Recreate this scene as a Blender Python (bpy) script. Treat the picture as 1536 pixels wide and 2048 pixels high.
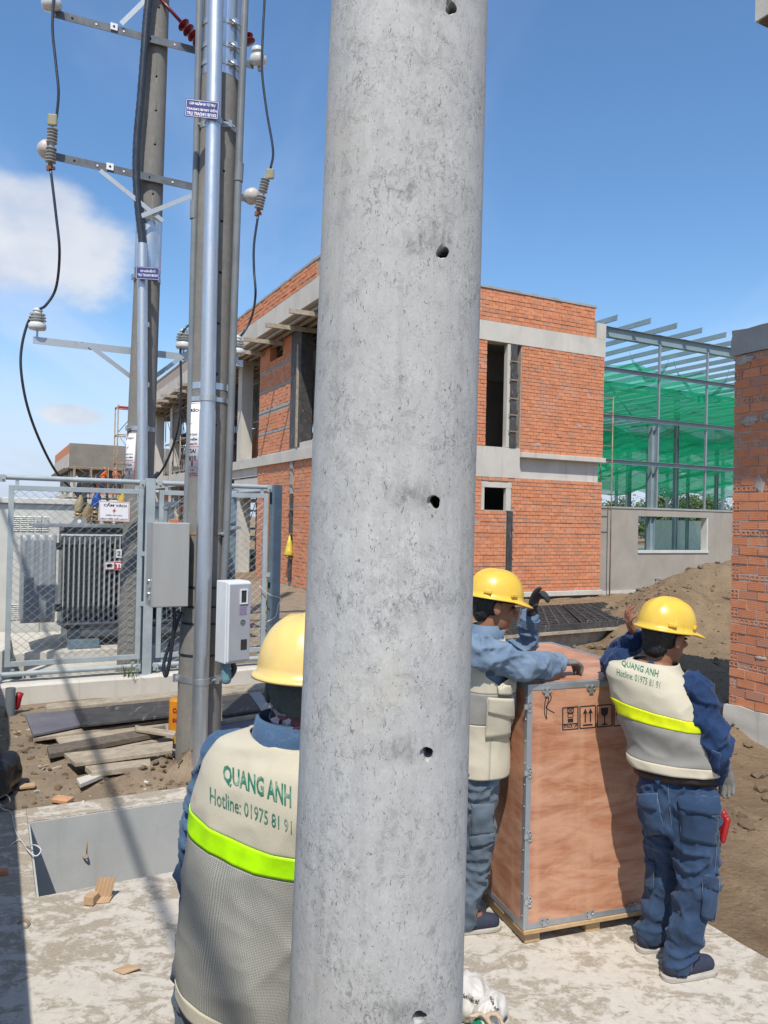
import bpy, bmesh, math, random
from math import sin, cos, tan, pi, radians, sqrt, atan2
from mathutils import Vector, Matrix, noise
random.seed(7)
for o in list(bpy.data.objects): bpy.data.objects.remove(o)
SC = bpy.context.scene
COL = SC.collection
# ------------------------------------------------------------------ camera
CAMH = 1.95; FPX = 1540.0; PITCH = radians(.45); ROLL = radians(1.25)
_f = Vector((0, cos(PITCH), sin(PITCH))); _u0 = Vector((0, -sin(PITCH), cos(PITCH))); _r0 = Vector((1, 0, 0))
_rt = cos(ROLL)*_r0 + sin(ROLL)*_u0; _up = -sin(ROLL)*_r0 + cos(ROLL)*_u0
cd = bpy.data.cameras.new('camera'); cam = bpy.data.objects.new('camera', cd); COL.objects.link(cam)
cd.sensor_fit = 'VERTICAL'; cd.sensor_height = 24.0; cd.lens = 24.0*FPX/2048.0
cd.clip_start = .05; cd.clip_end = 2000
cam.matrix_world = Matrix(((_rt.x, _up.x, -_f.x, 0), (_rt.y, _up.y, -_f.y, 0), (_rt.z, _up.z, -_f.z, CAMH), (0, 0, 0, 1)))
SC.camera = cam
# ------------------------------------------------------------------ sky and sun
SUN_ELEV = radians(56); SUN_H = Vector((-.07, -1.0, 0)).normalized()      # horizontal direction towards the sun
w = bpy.data.worlds.new('World'); SC.world = w; w.use_nodes = True
nt = w.node_tree; nt.nodes.clear()
def wn(t, **k):
    n = nt.nodes.new(t)
    for a, b in k.items(): setattr(n, a, b)
    return n
sky = wn('ShaderNodeTexSky', sky_type='NISHITA', sun_disc=False, sun_elevation=SUN_ELEV,
         sun_rotation=atan2(SUN_H.x, SUN_H.y), air_density=1.0, dust_density=.5, ozone_density=1.2, altitude=0)
bg = wn('ShaderNodeBackground'); bg.inputs[1].default_value = .148
out = wn('ShaderNodeOutputWorld')
tc = wn('ShaderNodeTexCoord')
def wmath(op, a, b=None, c=None, clamp=False):
    n = wn('ShaderNodeMath', operation=op, use_clamp=clamp)
    for i, v in enumerate((a, b, c)):
        if v is None: continue
        if hasattr(v, 'is_output'): nt.links.new(v, n.inputs[i])
        else: n.inputs[i].default_value = v
    return n.outputs[0]
def wnoise(vec, scale, detail, rough, dist=0):
    n = wn('ShaderNodeTexNoise'); n.inputs['Scale'].default_value = scale; n.inputs['Detail'].default_value = detail
    n.inputs['Roughness'].default_value = rough; n.inputs['Distortion'].default_value = dist
    nt.links.new(vec, n.inputs['Vector']); return n.outputs['Fac']
def wramp(v, a, b, smooth=True):
    n = wn('ShaderNodeMapRange', interpolation_type='SMOOTHSTEP' if smooth else 'LINEAR')
    n.inputs[1].default_value = a; n.inputs[2].default_value = b; nt.links.new(v, n.inputs[0]); return n.outputs[0]
sep = wn('ShaderNodeSeparateXYZ'); nt.links.new(tc.outputs['Generated'], sep.inputs[0])
# dome mapping: x/z, y/z gives drifting high veil cloud; azimuth / elevation places cumulus
az = wmath('ARCTAN2', sep.outputs[0], sep.outputs[1]); el = wmath('ARCSINE', sep.outputs[2])
zc = wmath('ADD', wmath('MAXIMUM', sep.outputs[2], 0.0), .18)
comb = wn('ShaderNodeCombineXYZ'); nt.links.new(wmath('DIVIDE', sep.outputs[0], zc), comb.inputs[0]); nt.links.new(wmath('DIVIDE', sep.outputs[1], zc), comb.inputs[1])
mp = wn('ShaderNodeMapping'); mp.inputs['Rotation'].default_value = (0, 0, radians(38)); mp.inputs['Scale'].default_value = (1.0, .38, 1); mp.inputs['Location'].default_value = (.7, .25, 0)
nt.links.new(comb.outputs[0], mp.inputs[0])
veil = wramp(wnoise(mp.outputs[0], 1.35, 5, .52, .4), .44, .78)
veil = wmath('ADD', wmath('MULTIPLY', veil, .62), .04)
# cumulus bank, low: noise in azimuth/elevation space, thresholded
c2 = wn('ShaderNodeCombineXYZ'); nt.links.new(wmath('MULTIPLY', az, 1.0), c2.inputs[0]); nt.links.new(wmath('MULTIPLY', el, 1.5), c2.inputs[1])
c2.inputs[2].default_value = 3.7
n1 = wnoise(c2.outputs[0], 6.5, 8, .55, .1)
def blob(az0, el0, ra, re):
    a = wmath('DIVIDE', wmath('SUBTRACT', az, az0), ra); b = wmath('DIVIDE', wmath('SUBTRACT', el, el0), re)
    return wmath('SUBTRACT', 1.0, wmath('SQRT', wmath('ADD', wmath('MULTIPLY', a, a), wmath('MULTIPLY', b, b))))
b1 = blob(-.475, .305, .19, .082); b2 = blob(-.385, .115, .045, .016); b3 = blob(1.15, .26, .4, .1); b4 = blob(-1.5, .3, .5, .13)
bb = wmath('MAXIMUM', wmath('MAXIMUM', b1, b2), wmath('MAXIMUM', b3, b4))
cum = wramp(wmath('ADD', wmath('MULTIPLY', bb, .95), wmath('MULTIPLY', wmath('SUBTRACT', n1, .5), 1.25)), .10, .46)
cum = wmath('MULTIPLY', cum, .86)
cl = wn('ShaderNodeMixRGB'); cl.inputs[2].default_value = (4.0, 4.7, 6.2, 1)
hs = wn('ShaderNodeHueSaturation'); hs.inputs['Saturation'].default_value = 1.25; nt.links.new(sky.outputs[0], hs.inputs['Color'])
hz = wn('ShaderNodeMixRGB'); hz.inputs[2].default_value = (2.75, 3.3, 4.4, 1); nt.links.new(wmath('MULTIPLY', wramp(el, .24, -.01), .9), hz.inputs[0]); nt.links.new(hs.outputs[0], hz.inputs[1])
nt.links.new(veil, cl.inputs[0]); nt.links.new(hz.outputs[0], cl.inputs[1])
shade = wn('ShaderNodeMixRGB'); shade.inputs[1].default_value = (3.3, 3.7, 4.5, 1); shade.inputs[2].default_value = (4.7, 4.8, 5.0, 1)
nt.links.new(wramp(wnoise(c2.outputs[0], 9, 5, .5), .32, .62), shade.inputs[0])
cm = wn('ShaderNodeMixRGB'); nt.links.new(cum, cm.inputs[0]); nt.links.new(cl.outputs[0], cm.inputs[1]); nt.links.new(shade.outputs[0], cm.inputs[2])
nt.links.new(cm.outputs[0], bg.inputs[0]); nt.links.new(bg.outputs[0], out.inputs[0])
sd = bpy.data.lights.new('sun', 'SUN'); sd.energy = 4.1; sd.angle = radians(.53); sd.color = (1, .955, .87)
sun = bpy.data.objects.new('sun', sd); COL.objects.link(sun)
_sd = -(SUN_H*cos(SUN_ELEV) + Vector((0, 0, sin(SUN_ELEV))))
sun.rotation_euler = _sd.to_track_quat('-Z', 'Y').to_euler(); sun.location = (-4, -20, 30)
SC.view_settings.view_transform = 'Standard'; SC.view_settings.look = 'None'; SC.view_settings.gamma = 1
SC.view_settings.exposure = .27; SC.view_settings.use_curve_mapping = False
# ------------------------------------------------------------------ helpers: pixels to rays
def ray(x, y): return _f + _rt*((x-768)/FPX) + _up*((1024-y)/FPX)
def at_z(x, y, z=0):
    d = ray(x, y); t = (z-CAMH)/d.z; return Vector((d.x*t, d.y*t, z))
def at_y(x, y, Y):
    d = ray(x, y); t = Y/d.y; return Vector((d.x*t, Y, CAMH+d.z*t))
def at_pl(x, y, p, n):
    d = ray(x, y); n = Vector((n[0], n[1])); t = (n.x*p[0]+n.y*p[1])/(n.x*d.x+n.y*d.y)
    return Vector((d.x*t, d.y*t, CAMH+d.z*t))
# the site's own grid: U runs along the right-hand facade, V along the left-hand one
AU = radians(63)
U = Vector((sin(AU), cos(AU), 0)); V = Vector((-cos(AU), sin(AU), 0)); Z = Vector((0, 0, 1))
PO = Vector((-1.71, 3.90, 0))        # corner of the cable pit
def uv(u, v, z=0): return PO + U*u + V*v + Z*z
RUV = Matrix(((U.x, V.x, 0), (U.y, V.y, 0), (0, 0, 1)))
# ------------------------------------------------------------------ mesh helpers
class MB:
    def __init__(s): s.v = []; s.f = []; s.m = []
    def add(s, vs, fs, mi=0):
        b = len(s.v); s.v += [tuple(p) for p in vs]; s.f += [tuple(b+i for i in f) for f in fs]; s.m += [mi]*len(fs); return s
    def box(s, o, ex, ey, ez, mi=0):          # o = corner, three edge vectors
        o = Vector(o); ex = Vector(ex); ey = Vector(ey); ez = Vector(ez)
        p = [o, o+ex, o+ex+ey, o+ey]; p += [q+ez for q in p]
        f = [(0, 3, 2, 1), (4, 5, 6, 7), (0, 1, 5, 4), (1, 2, 6, 5), (2, 3, 7, 6), (3, 0, 4, 7)]
        if ex.cross(ey).dot(ez) < 0: f = [t[::-1] for t in f]
        return s.add(p, f, mi)
    def cbox(s, c, sx, sy, sz, R=None, mi=0):   # centred box, optional 3x3
        R = R or Matrix.Identity(3); c = Vector(c)
        ex, ey, ez = R@Vector((sx, 0, 0)), R@Vector((0, sy, 0)), R@Vector((0, 0, sz))
        return s.box(c-(ex+ey+ez)/2, ex, ey, ez, mi)
    def bar(s, a, b, wd, ht, up=Z, mi=0):      # rectangular bar from a to b
        a = Vector(a); b = Vector(b); d = (b-a).normalized(); sd_ = d.cross(Vector(up))
        if sd_.length < 1e-4: sd_ = d.cross(Vector((1, 0, 0)))
        sd_.normalize(); u2 = sd_.cross(d)
        return s.box(a-sd_*wd/2-u2*ht/2, sd_*wd, b-a, u2*ht, mi)
    def tube(s, pts, r, seg=8, mi=0, cap=True):
        pts = [Vector(p) for p in pts]; n = len(pts)
        rs = r if isinstance(r, (list, tuple)) else [r]*n
        t0 = (pts[1]-pts[0]).normalized(); nrm = t0.orthogonal().normalized(); vs = []
        for i, p in enumerate(pts):
            t = (pts[min(i+1, n-1)]-pts[max(i-1, 0)]).normalized()
            nrm = (nrm - t*nrm.dot(t)); nrm = nrm.normalized() if nrm.length > 1e-6 else t.orthogonal().normalized()
            b = t.cross(nrm)
            vs += [p+(nrm*cos(2*pi*k/seg)+b*sin(2*pi*k/seg))*rs[i] for k in range(seg)]
        fs = [(i*seg+k, i*seg+(k+1) % seg, (i+1)*seg+(k+1) % seg, (i+1)*seg+k) for i in range(n-1) for k in range(seg)]
        if cap: fs += [tuple(range(seg))[::-1], tuple((n-1)*seg+k for k in range(seg))]
        return s.add(vs, fs, mi)
    def lathe(s, c, prof, seg=20, ax=Z, mi=0):  # prof: (radius, height) list along axis
        ax = Vector(ax).normalized(); e = ax.orthogonal().normalized(); g = ax.cross(e); c = Vector(c); vs = []
        for r, h in prof: vs += [c+ax*h+(e*cos(2*pi*k/seg)+g*sin(2*pi*k/seg))*max(r, 1e-4) for k in range(seg)]
        n = len(prof)
        fs = [(i*seg+k, i*seg+(k+1) % seg, (i+1)*seg+(k+1) % seg, (i+1)*seg+k) for i in range(n-1) for k in range(seg)]
        fs += [tuple(range(seg))[::-1], tuple((n-1)*seg+k for k in range(seg))]
        return s.add(vs, fs, mi)
    def prism(s, poly, ext, mi=0):              # polygon (3D points) extruded by vector
        poly = [Vector(p) for p in poly]; n = len(poly); ext = Vector(ext)
        nn = Vector((0, 0, 0))
        for i in range(n): nn += poly[i].cross(poly[(i+1) % n])
        if nn.dot(ext) < 0: poly = poly[::-1]
        fs = [tuple(range(n))[::-1], tuple(range(n, 2*n))] + [(i, (i+1) % n, n+(i+1) % n, n+i) for i in range(n)]
        return s.add(poly+[p+ext for p in poly], fs, mi)
    def mesh(s, name, mats, smooth=False):
        me = bpy.data.meshes.new(name); me.from_pydata(s.v, [], s.f)
        for m in (mats if isinstance(mats, (list, tuple)) else [mats]): me.materials.append(m)
        if any(s.m): me.polygons.foreach_set('material_index', s.m)
        if smooth: me.polygons.foreach_set('use_smooth', [True]*len(me.polygons))
        me.update(); return me
    def build(s, name, mats, parent=None, smooth=False, bevel=0, auto=None):
        return link(name, s.mesh(name, mats, smooth or auto), parent, bevel, auto)
def link(name, me, parent=None, bevel=0, auto=None):
    o = bpy.data.objects.new(name, me); COL.objects.link(o)
    if parent: adopt(o, parent)
    if bevel:
        b = o.modifiers.new('bevel', 'BEVEL'); b.width = bevel; b.segments = 2; b.limit_method = 'ANGLE'; b.angle_limit = radians(40)
    if auto:
        me.set_sharp_from_angle(angle=radians(auto))
    return o
def world_loc(p):
    v = Vector(p.location)
    if p.parent: v = v + (p.matrix_parent_inverse.to_translation() + world_loc(p.parent))
    return v
def adopt(o, parent):
    o.parent = parent; o.matrix_parent_inverse = Matrix.Translation(-world_loc(parent))
def empty(name, loc):
    o = bpy.data.objects.new(name, None); o.empty_display_size = .1; COL.objects.link(o); o.location = loc; return o
def tag(o, label=None, cat=None, group=None, kind=None):
    if label: o['label'] = label
    if cat: o['category'] = cat
    if group: o['group'] = group
    if kind: o['kind'] = kind
    return o
def thing(name, loc, label, cat, group=None): return tag(empty(name, loc), label, cat, group)
def struct(o): o['kind'] = 'structure'; return o
def catmull(pts, n=8):
    pts = [Vector(p) for p in pts]; P = [pts[0]*2-pts[1]] + pts + [pts[-1]*2-pts[-2]]; r = []
    for i in range(1, len(P)-2):
        a, b, c, d = P[i-1], P[i], P[i+1], P[i+2]
        for k in range(n):
            t = k/n; r.append(.5*((2*b)+(c-a)*t+(2*a-5*b+4*c-d)*t*t+(3*b-a-3*c+d)*t**3))
    return r+[pts[-1]]
def fbm(p, o=4): return noise.fractal(Vector(p), 1.0, 2.0, o)
def sstep(a, b, x):
    t = min(1, max(0, (x-a)/(b-a))); return t*t*(3-2*t)
def clipped(mb, keep): pass
# ------------------------------------------------------------------ materials
MATS = {}
class NT:
    def __init__(s, name):
        s.m = bpy.data.materials.new(name); s.m.use_nodes = True; s.t = s.m.node_tree; s.n = s.t.nodes; s.l = s.t.links
        s.b = s.n['Principled BSDF']; s.tc = s.n.new('ShaderNodeTexCoord'); s.geo = s.n.new('ShaderNodeNewGeometry')
    def put(s, v, sock):
        if hasattr(v, 'is_output'): s.l.new(v, sock)
        else: sock.default_value = v
    def mapping(s, scale=(1, 1, 1), rot=(0, 0, 0), loc=(0, 0, 0), coord='Object'):
        n = s.n.new('ShaderNodeMapping'); n.inputs['Scale'].default_value = scale; n.inputs['Rotation'].default_value = rot; n.inputs['Location'].default_value = loc
        s.l.new(s.geo.outputs['Position'] if coord == 'World' else s.tc.outputs[coord], n.inputs[0]); return n.outputs[0]
    def noise(s, vec, scale, detail=4, rough=.55, dist=0):
        n = s.n.new('ShaderNodeTexNoise'); s.l.new(vec, n.inputs['Vector'])
        for k, v in (('Scale', scale), ('Detail', detail), ('Roughness', rough), ('Distortion', dist)): n.inputs[k].default_value = v
        return n.outputs['Fac']
    def voro(s, vec, scale, feature='F1', out='Distance', rnd=1):
        n = s.n.new('ShaderNodeTexVoronoi'); n.feature = feature; n.inputs['Scale'].default_value = scale; n.inputs['Randomness'].default_value = rnd
        s.l.new(vec, n.inputs['Vector']); return n.outputs[out]
    def wave(s, vec, scale, dist=0, detail=2, bands='X', dscale=1):
        n = s.n.new('ShaderNodeTexWave'); n.bands_direction = bands; s.l.new(vec, n.inputs['Vector'])
        for k, v in (('Scale', scale), ('Distortion', dist), ('Detail', detail), ('Detail Scale', dscale)): n.inputs[k].default_value = v
        return n.outputs['Fac']
    def rng(s, v, a, b, c=0, d=1, smooth=False):
        n = s.n.new('ShaderNodeMapRange'); n.interpolation_type = 'SMOOTHSTEP' if smooth else 'LINEAR'
        s.put(v, n.inputs[0])
        for i, x in enumerate((a, b, c, d)): n.inputs[i+1].default_value = x
        return n.outputs[0]
    def math(s, op, a, b=0, clamp=False):
        n = s.n.new('ShaderNodeMath'); n.operation = op; n.use_clamp = clamp; s.put(a, n.inputs[0]); s.put(b, n.inputs[1]); return n.outputs[0]
    def mix(s, f, a, b, mode='MIX'):
        n = s.n.new('ShaderNodeMixRGB'); n.blend_type = mode
        s.put(f, n.inputs[0])
        for i, c in ((1, a), (2, b)):
            if hasattr(c, 'is_output'): s.l.new(c, n.inputs[i])
            else: n.inputs[i].default_value = (*c, 1)
        return n.outputs[0]
    def bump(s, h, strength=.3, dist=.01, normal=None):
        n = s.n.new('ShaderNodeBump'); n.inputs['Strength'].default_value = strength; n.inputs['Distance'].default_value = dist
        s.l.new(h, n.inputs['Height'])
        if normal: s.l.new(normal, n.inputs['Normal'])
        return n.outputs[0]
    def fin(s, col, rough=.7, metal=0, normal=None, spec=.4):
        b = s.b
        if hasattr(col, 'is_output'): s.l.new(col, b.inputs['Base Color'])
        else: b.inputs['Base Color'].default_value = (*col, 1)
        s.put(rough, b.inputs['Roughness']); b.inputs['Metallic'].default_value = metal; b.inputs['Specular IOR Level'].default_value = spec
        if normal: s.l.new(normal, b.inputs['Normal'])
        MATS[s.m.name] = s.m; return s.m
def hx(r, g, b):    # 0..255 display colour to linear
    return tuple(((c/255)/12.92 if c/255 <= .04045 else ((c/255+.055)/1.055)**2.4) for c in (r, g, b))
def simple(name, c1, c2=None, scale=8, rough=.6, metal=0, bump=.15, bscale=None, bdist=.004, stretch=(1, 1, 1), spec=.4, coord='Object', lo=.35, hi=.65, rvar=.1):
    t = NT(name); v = t.mapping(stretch, coord=coord); c2 = c2 or tuple(x*.75 for x in c1)
    n = t.noise(v, scale, 6, .6); n2 = t.noise(v, bscale or scale*6, 4, .6)
    col = t.mix(t.rng(n, lo, hi), c1, c2)
    return t.fin(col, t.rng(n2, .3, .7, max(.02, rough-rvar), min(1, rough+rvar)), metal, t.bump(n2, bump, bdist) if bump else None, spec)
# ================================================================== materials
def m_pole(name, base, dark, warm=None, pit=1.0, along=1.0, stains=()):
    t = NT(name); v = t.mapping((1, 1, 1)); vs = t.mapping((1, 1, .6*along))
    big = t.noise(v, 2.6, 6, .62); mid = t.noise(vs, 42, 7, .72, .5); fine = t.noise(vs, 240, 5, .65, .4); cloud = t.noise(v, 11, 7, .66, .4)
    pits = t.rng(t.noise(t.mapping((1, 1, .42)), 190, 3, .5, 1.6), .645, .70)
    patch = t.rng(t.noise(v, 6.5, 6, .66, .4), .46, .60)
    pits2 = t.math('MULTIPLY', t.rng(t.noise(t.mapping((1, 1, .7), loc=(3, 1, 2)), 85, 7, .76, .9), .52, .62), patch)
    mott = t.math('MULTIPLY', t.rng(t.noise(t.mapping((1, 1, .8), loc=(1, 5, 2)), 30, 8, .75, .7), .53, .62), t.rng(cloud, .40, .56))
    streak = t.rng(t.noise(t.mapping((11, 11, .4)), 3, 6, .65), .52, .74, 0, .8)
    c = t.mix(t.rng(mid, .30, .70), tuple(x*1.12 for x in base), tuple(x*.80 for x in base))
    c = t.mix(t.rng(cloud, .42, .66, 0, .6), c, tuple(x*.80 for x in base))
    c = t.mix(t.rng(fine, .54, .72, 0, .6), c, tuple(min(1, x*1.32) for x in base))
    c = t.mix(t.rng(big, .42, .66, 0, .45), c, tuple(x*.80 for x in base))
    if warm: c = t.mix(t.rng(t.noise(t.mapping((1, 1, .7), loc=(5.2, .3, 1.9)), 3.1, 4, .55), .56, .72, 0, .55), c, warm)
    c = t.mix(t.math('MULTIPLY', streak, .38), c, tuple(x*1.5 for x in dark))
    c = t.mix(t.math('MULTIPLY', mott, .33*pit), c, tuple(x*1.5 for x in dark))
    c = t.mix(t.math('MULTIPLY', pits2, .65*pit), c, dark)
    c = t.mix(t.math('MULTIPLY', pits, .72*pit), c, tuple(x*.8 for x in dark))
    for (p_, sx, sz) in stains:         # rubbed dark smears beside the bolt holes
        d = t.n.new('ShaderNodeVectorMath'); d.operation = 'LENGTH'
        mp = t.mapping((1/sx, 1/sx, 1/sz), loc=tuple(-a/b for a, b in zip(p_, (sx, sx, sz)))); t.l.new(mp, d.inputs[0])
        f_ = t.math('MULTIPLY', t.rng(d.outputs['Value'], .2, 1.0, 1, 0, True), t.rng(t.noise(t.mapping((1, 1, .35)), 70, 5, .7), .36, .60))
        c = t.mix(t.math('MULTIPLY', f_, .75), c, tuple(x*1.25 for x in dark))
    h = t.math('SUBTRACT', t.math('ADD', t.math('MULTIPLY', mid, .6), t.math('MULTIPLY', fine, .3)), t.math('ADD', t.math('MULTIPLY', pits, .6), t.math('MULTIPLY', t.math('ADD', pits2, mott), .35)))
    return t.fin(c, .82, 0, t.bump(h, .6, .0018), .3)
M_POLE2 = m_pole('weathered_pole_concrete', (.215, .205, .185), (.10, .095, .085), (.27, .245, .20), .5)
def m_galv(name, c=(.60, .63, .66), rough=.38, spangle=.12):
    t = NT(name); v = t.mapping((1, 1, .3)); n = t.noise(v, 14, 5, .6); vv = t.voro(t.mapping((1, 1, 1)), 60, out='Color')
    g = t.n.new('ShaderNodeSeparateColor'); t.l.new(vv, g.inputs[0])
    col = t.mix(t.math('ADD', t.rng(n, .35, .7, 0, .6), t.math('MULTIPLY', g.outputs[0], spangle)), c, tuple(x*.66 for x in c))
    return t.fin(col, t.rng(n, .3, .7, rough-.08, rough+.16), .85, t.bump(t.noise(v, 40, 4, .6), .1, .002), .5)
M_GALV = m_galv('galvanised_steel'); M_GALVD = m_galv('dull_galvanised_steel', (.50, .53, .55), .52)
M_FOIL = m_galv('bright_metal_wrap', (.62, .65, .68), .3, .02)
M_ARM = simple('zinc_angle_iron', (.17, .18, .19), (.11, .115, .12), 9, .5, .4, .12)
M_STAIN = simple('brushed_stainless', (.43, .42, .39), (.37, .36, .34), 5, .42, .35, .1, 90, .0006, (1, 1, .08))
M_FENCE = simple('pale_blue_grey_paint', (.355, .40, .412), (.29, .33, .345), 6, .42, 0, .06, spec=.5)
M_FENCED = simple('blue_grey_paint', (.17, .235, .275), (.13, .19, .225), 5, .34, .1, .08, spec=.6)
M_WIREM = simple('mesh_wire_zinc', (.42, .46, .48), None, 20, .45, .6, 0)
M_TANK = simple('transformer_grey_paint', (.23, .25, .262), (.175, .192, .205), 4, .4, 0, .1, spec=.5)
M_FIN = simple('fin_grey_paint', (.42, .44, .45), (.34, .36, .365), 5, .45, 0, .05)
M_DARK = simple('dark_hollow', (.012, .012, .013), None, 5, .9, 0, 0)  # near-black for shade painted on hole discs and an opening; also helmet bands
M_KIOSK = simple('cream_kiosk_paint', (.58, .575, .53), (.50, .495, .455), 3, .45, 0, .04)
M_CABLE = simple('black_cable_sheath', (.018, .021, .032), (.03, .034, .045), 12, .33, 0, .08, spec=.6)
M_PVC = simple('grey_plastic_pipe', (.20, .215, .225), (.15, .165, .175), 4, .45, 0, .04)
M_PORC = simple('glazed_porcelain', (.62, .63, .61), (.5, .5, .48), 6, .18, 0, .03, spec=.7)
M_PORCB = simple('dusty_porcelain', (.56, .52, .48), (.42, .37, .33), 7, .4, 0, .06)
M_BROWNP = simple('brown_porcelain', (.19, .12, .045), (.30, .21, .08), 10, .25, 0, .05, spec=.7)
M_REDIN = simple('red_polymer', (.17, .012, .022), (.12, .01, .016), 8, .35, 0, .05)
M_COPPER = simple('brown_copper_lug', (.22, .10, .055), None, 20, .5, .6, .1)
M_BLUEP = simple('blue_plastic_cover', (.012, .075, .33), None, 8, .35, 0, .05)
M_YELP = simple('yellow_plastic_cover', (.55, .36, .02), None, 8, .35, 0, .05)
M_STRAPW = simple('clear_tie', (.6, .6, .58), None, 8, .4, 0, 0)
M_SIGNB = simple('blue_sign_enamel', (.032, .036, .165), (.045, .05, .2), 6, .4, 0, .02)
M_SIGNW = simple('white_sign_enamel', (.78, .76, .76), (.70, .68, .69), 5, .45, 0, .02)
M_WHITE = simple('white_print', (.85, .85, .87), None, 5, .5, 0, 0)
M_BLACKP = simple('black_print', (.018, .018, .02), None, 5, .6, 0, 0)
M_REDP = simple('red_print', (.45, .012, .025), None, 5, .6, 0, 0)
M_METER = simple('pale_grey_plastic', (.66, .67, .67), (.58, .59, .60), 3, .42, 0, .04)
M_METERF = simple('grey_plastic_face', (.36, .36, .38), (.31, .31, .33), 3, .4, 0, .04)
M_GLASSD = simple('dark_glazing', (.03, .032, .035), None, 4, .08, 0, 0, spec=.8)
M_TEAL = simple('teal_plastic', (.15, .28, .32), None, 8, .45, 0, .05)
M_ORANGE = simple('orange_paint', (.62, .25, .015), (.5, .19, .012), 9, .5, 0, .1)
# --- bricks
def m_brick(name, a, b, c, lines=True):
    t = NT(name); oi = t.n.new('ShaderNodeObjectInfo')
    r = t.math('FRACT', t.math('ADD', t.geo.outputs['Random Per Island'], oi.outputs['Random']))
    v = t.mapping((1, 1, 1), coord='World'); n = t.noise(v, 7, 5, .6); nf = t.noise(v, 60, 4, .65)
    col = t.mix(t.rng(r, 0, 1), a, b); col = t.mix(t.rng(r, .80, .97, 0, .75), col, c)
    col = t.mix(t.rng(n, .5, .72, 0, .55), col, tuple(x*.72 for x in b))
    col = t.mix(t.rng(nf, .58, .72, 0, .30), col, (.46, .40, .35))
    col = t.mix(t.rng(t.noise(v, 1.1, 4, .6), .55, .72, 0, .35), col, (.50, .33, .25))
    col = t.mix(t.rng(t.noise(v, 4.5, 8, .72, .8), .60, .68, 0, .75), col, (.40, .345, .29))
    h = t.math('ADD', nf, 0)
    if lines:
        w_ = t.wave(t.mapping((1, 1, 1), coord='World'), 19.5, .6, 1, 'Z'); h = t.math('ADD', t.math('MULTIPLY', w_, .5), t.math('MULTIPLY', nf, .8))
        col = t.mix(t.rng(w_, .0, .35, .12, 0), col, tuple(x*.55 for x in b))
    return t.fin(col, .86, 0, t.bump(h, .45, .003), .25)
M_BRICK = m_brick('fired_clay_brick', (.62, .25, .128), (.51, .185, .088), (.42, .22, .155))
M_BRICKF = m_brick('clay_brick_wall', (.64, .265, .138), (.53, .195, .095), (.45, .25, .165), False)
M_MORTAR = simple('grey_mortar', (.42, .355, .30), (.32, .265, .22), 12, .9, 0, .5, 70, .006)
def m_conc(name, a, b, stain, sc=1.4, bump=.25):
    t = NT(name); v = t.mapping((1, 1, 1), coord='World'); n = t.noise(v, sc, 6, .6, .3); f = t.noise(v, 45, 5, .65)
    drip = t.noise(t.mapping((5, 5, .5), coord='World'), 1.6, 5, .6)
    c = t.mix(t.rng(n, .34, .68), a, b); c = t.mix(t.rng(drip, .56, .78, 0, .55), c, stain)
    c = t.mix(t.rng(f, .60, .72, 0, .35), c, tuple(x*.6 for x in b))
    return t.fin(c, .85, 0, t.bump(t.math('ADD', f, n), bump, .006), .3)
M_CONC = m_conc('cast_concrete', (.56, .53, .47), (.47, .44, .385), (.30, .275, .24))
M_CONCG = m_conc('grey_concrete', (.36, .355, .335), (.28, .275, .26), (.19, .18, .165), 2.5)
M_PITW = m_conc('smooth_pit_concrete', (.44, .445, .43), (.38, .385, .37), (.32, .315, .30), 3.0, .12)
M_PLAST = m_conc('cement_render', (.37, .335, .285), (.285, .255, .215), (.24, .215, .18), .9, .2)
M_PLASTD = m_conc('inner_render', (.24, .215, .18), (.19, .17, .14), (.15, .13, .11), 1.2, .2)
# --- slab with dried cement and mud film
t = NT('muddy_concrete_slab'); v = t.mapping((1, 1, 1), coord='World'); ang = radians(-28)
vd = t.mapping((1.0, 1.7, 1), (0, 0, ang), coord='World')
n1 = t.noise(vd, 4.6, 10, .76, 1.0); n2 = t.noise(v, 19, 9, .76, .6); nl = t.noise(v, .55, 4, .55); f = t.noise(v, 90, 5, .7)
mask = t.rng(t.math('ADD', t.math('MULTIPLY', n1, .62), t.math('ADD', t.math('MULTIPLY', n2, .30), t.math('MULTIPLY', nl, .30))), .575, .645, 0, 1, True)
c = t.mix(t.rng(n2, .35, .65), (.52, .475, .41), (.455, .41, .345))
c = t.mix(mask, c, t.mix(t.rng(f, .4, .65), (.285, .24, .18), (.36, .315, .25)))
scr = t.noise(t.mapping((.5, 9, 1), (0, 0, radians(-52)), coord='World'), 5, 6, .65, .5)
c = t.mix(t.rng(scr, .63, .71, 0, .42), c, (.23, .19, .15))
c = t.mix(t.rng(t.noise(v, 34, 4, .7, .8), .64, .70, 0, .6), c, (.16, .135, .11))
c = t.mix(t.rng(f, .62, .75, 0, .4), c, (.55, .52, .46))
M_SLAB = t.fin(c, .9, 0, t.bump(t.math('SUBTRACT', t.math('MULTIPLY', f, .6), t.math('MULTIPLY', mask, .5)), .35, .004), .2)
def m_soil(name, a, b, c3, sc, bump, dist):
    t = NT(name); v = t.mapping((1, 1, 1), coord='World')
    n1 = t.noise(v, sc, 8, .65, .5); n2 = t.noise(v, sc*9, 8, .7); n3 = t.noise(v, .35, 4, .5)
    c = t.mix(t.rng(n1, .36, .64), a, b); c = t.mix(t.rng(n3, .42, .64, 0, .6), c, c3)
    c = t.mix(t.rng(n2, .56, .72, 0, .7), c, tuple(x*.55 for x in b)); c = t.mix(t.rng(n2, .25, .38, .5, 0), c, tuple(min(1, x*1.3) for x in a))
    return t.fin(c, .95, 0, t.bump(t.math('ADD', t.math('MULTIPLY', n1, .6), n2), bump, dist), .12)
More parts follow.
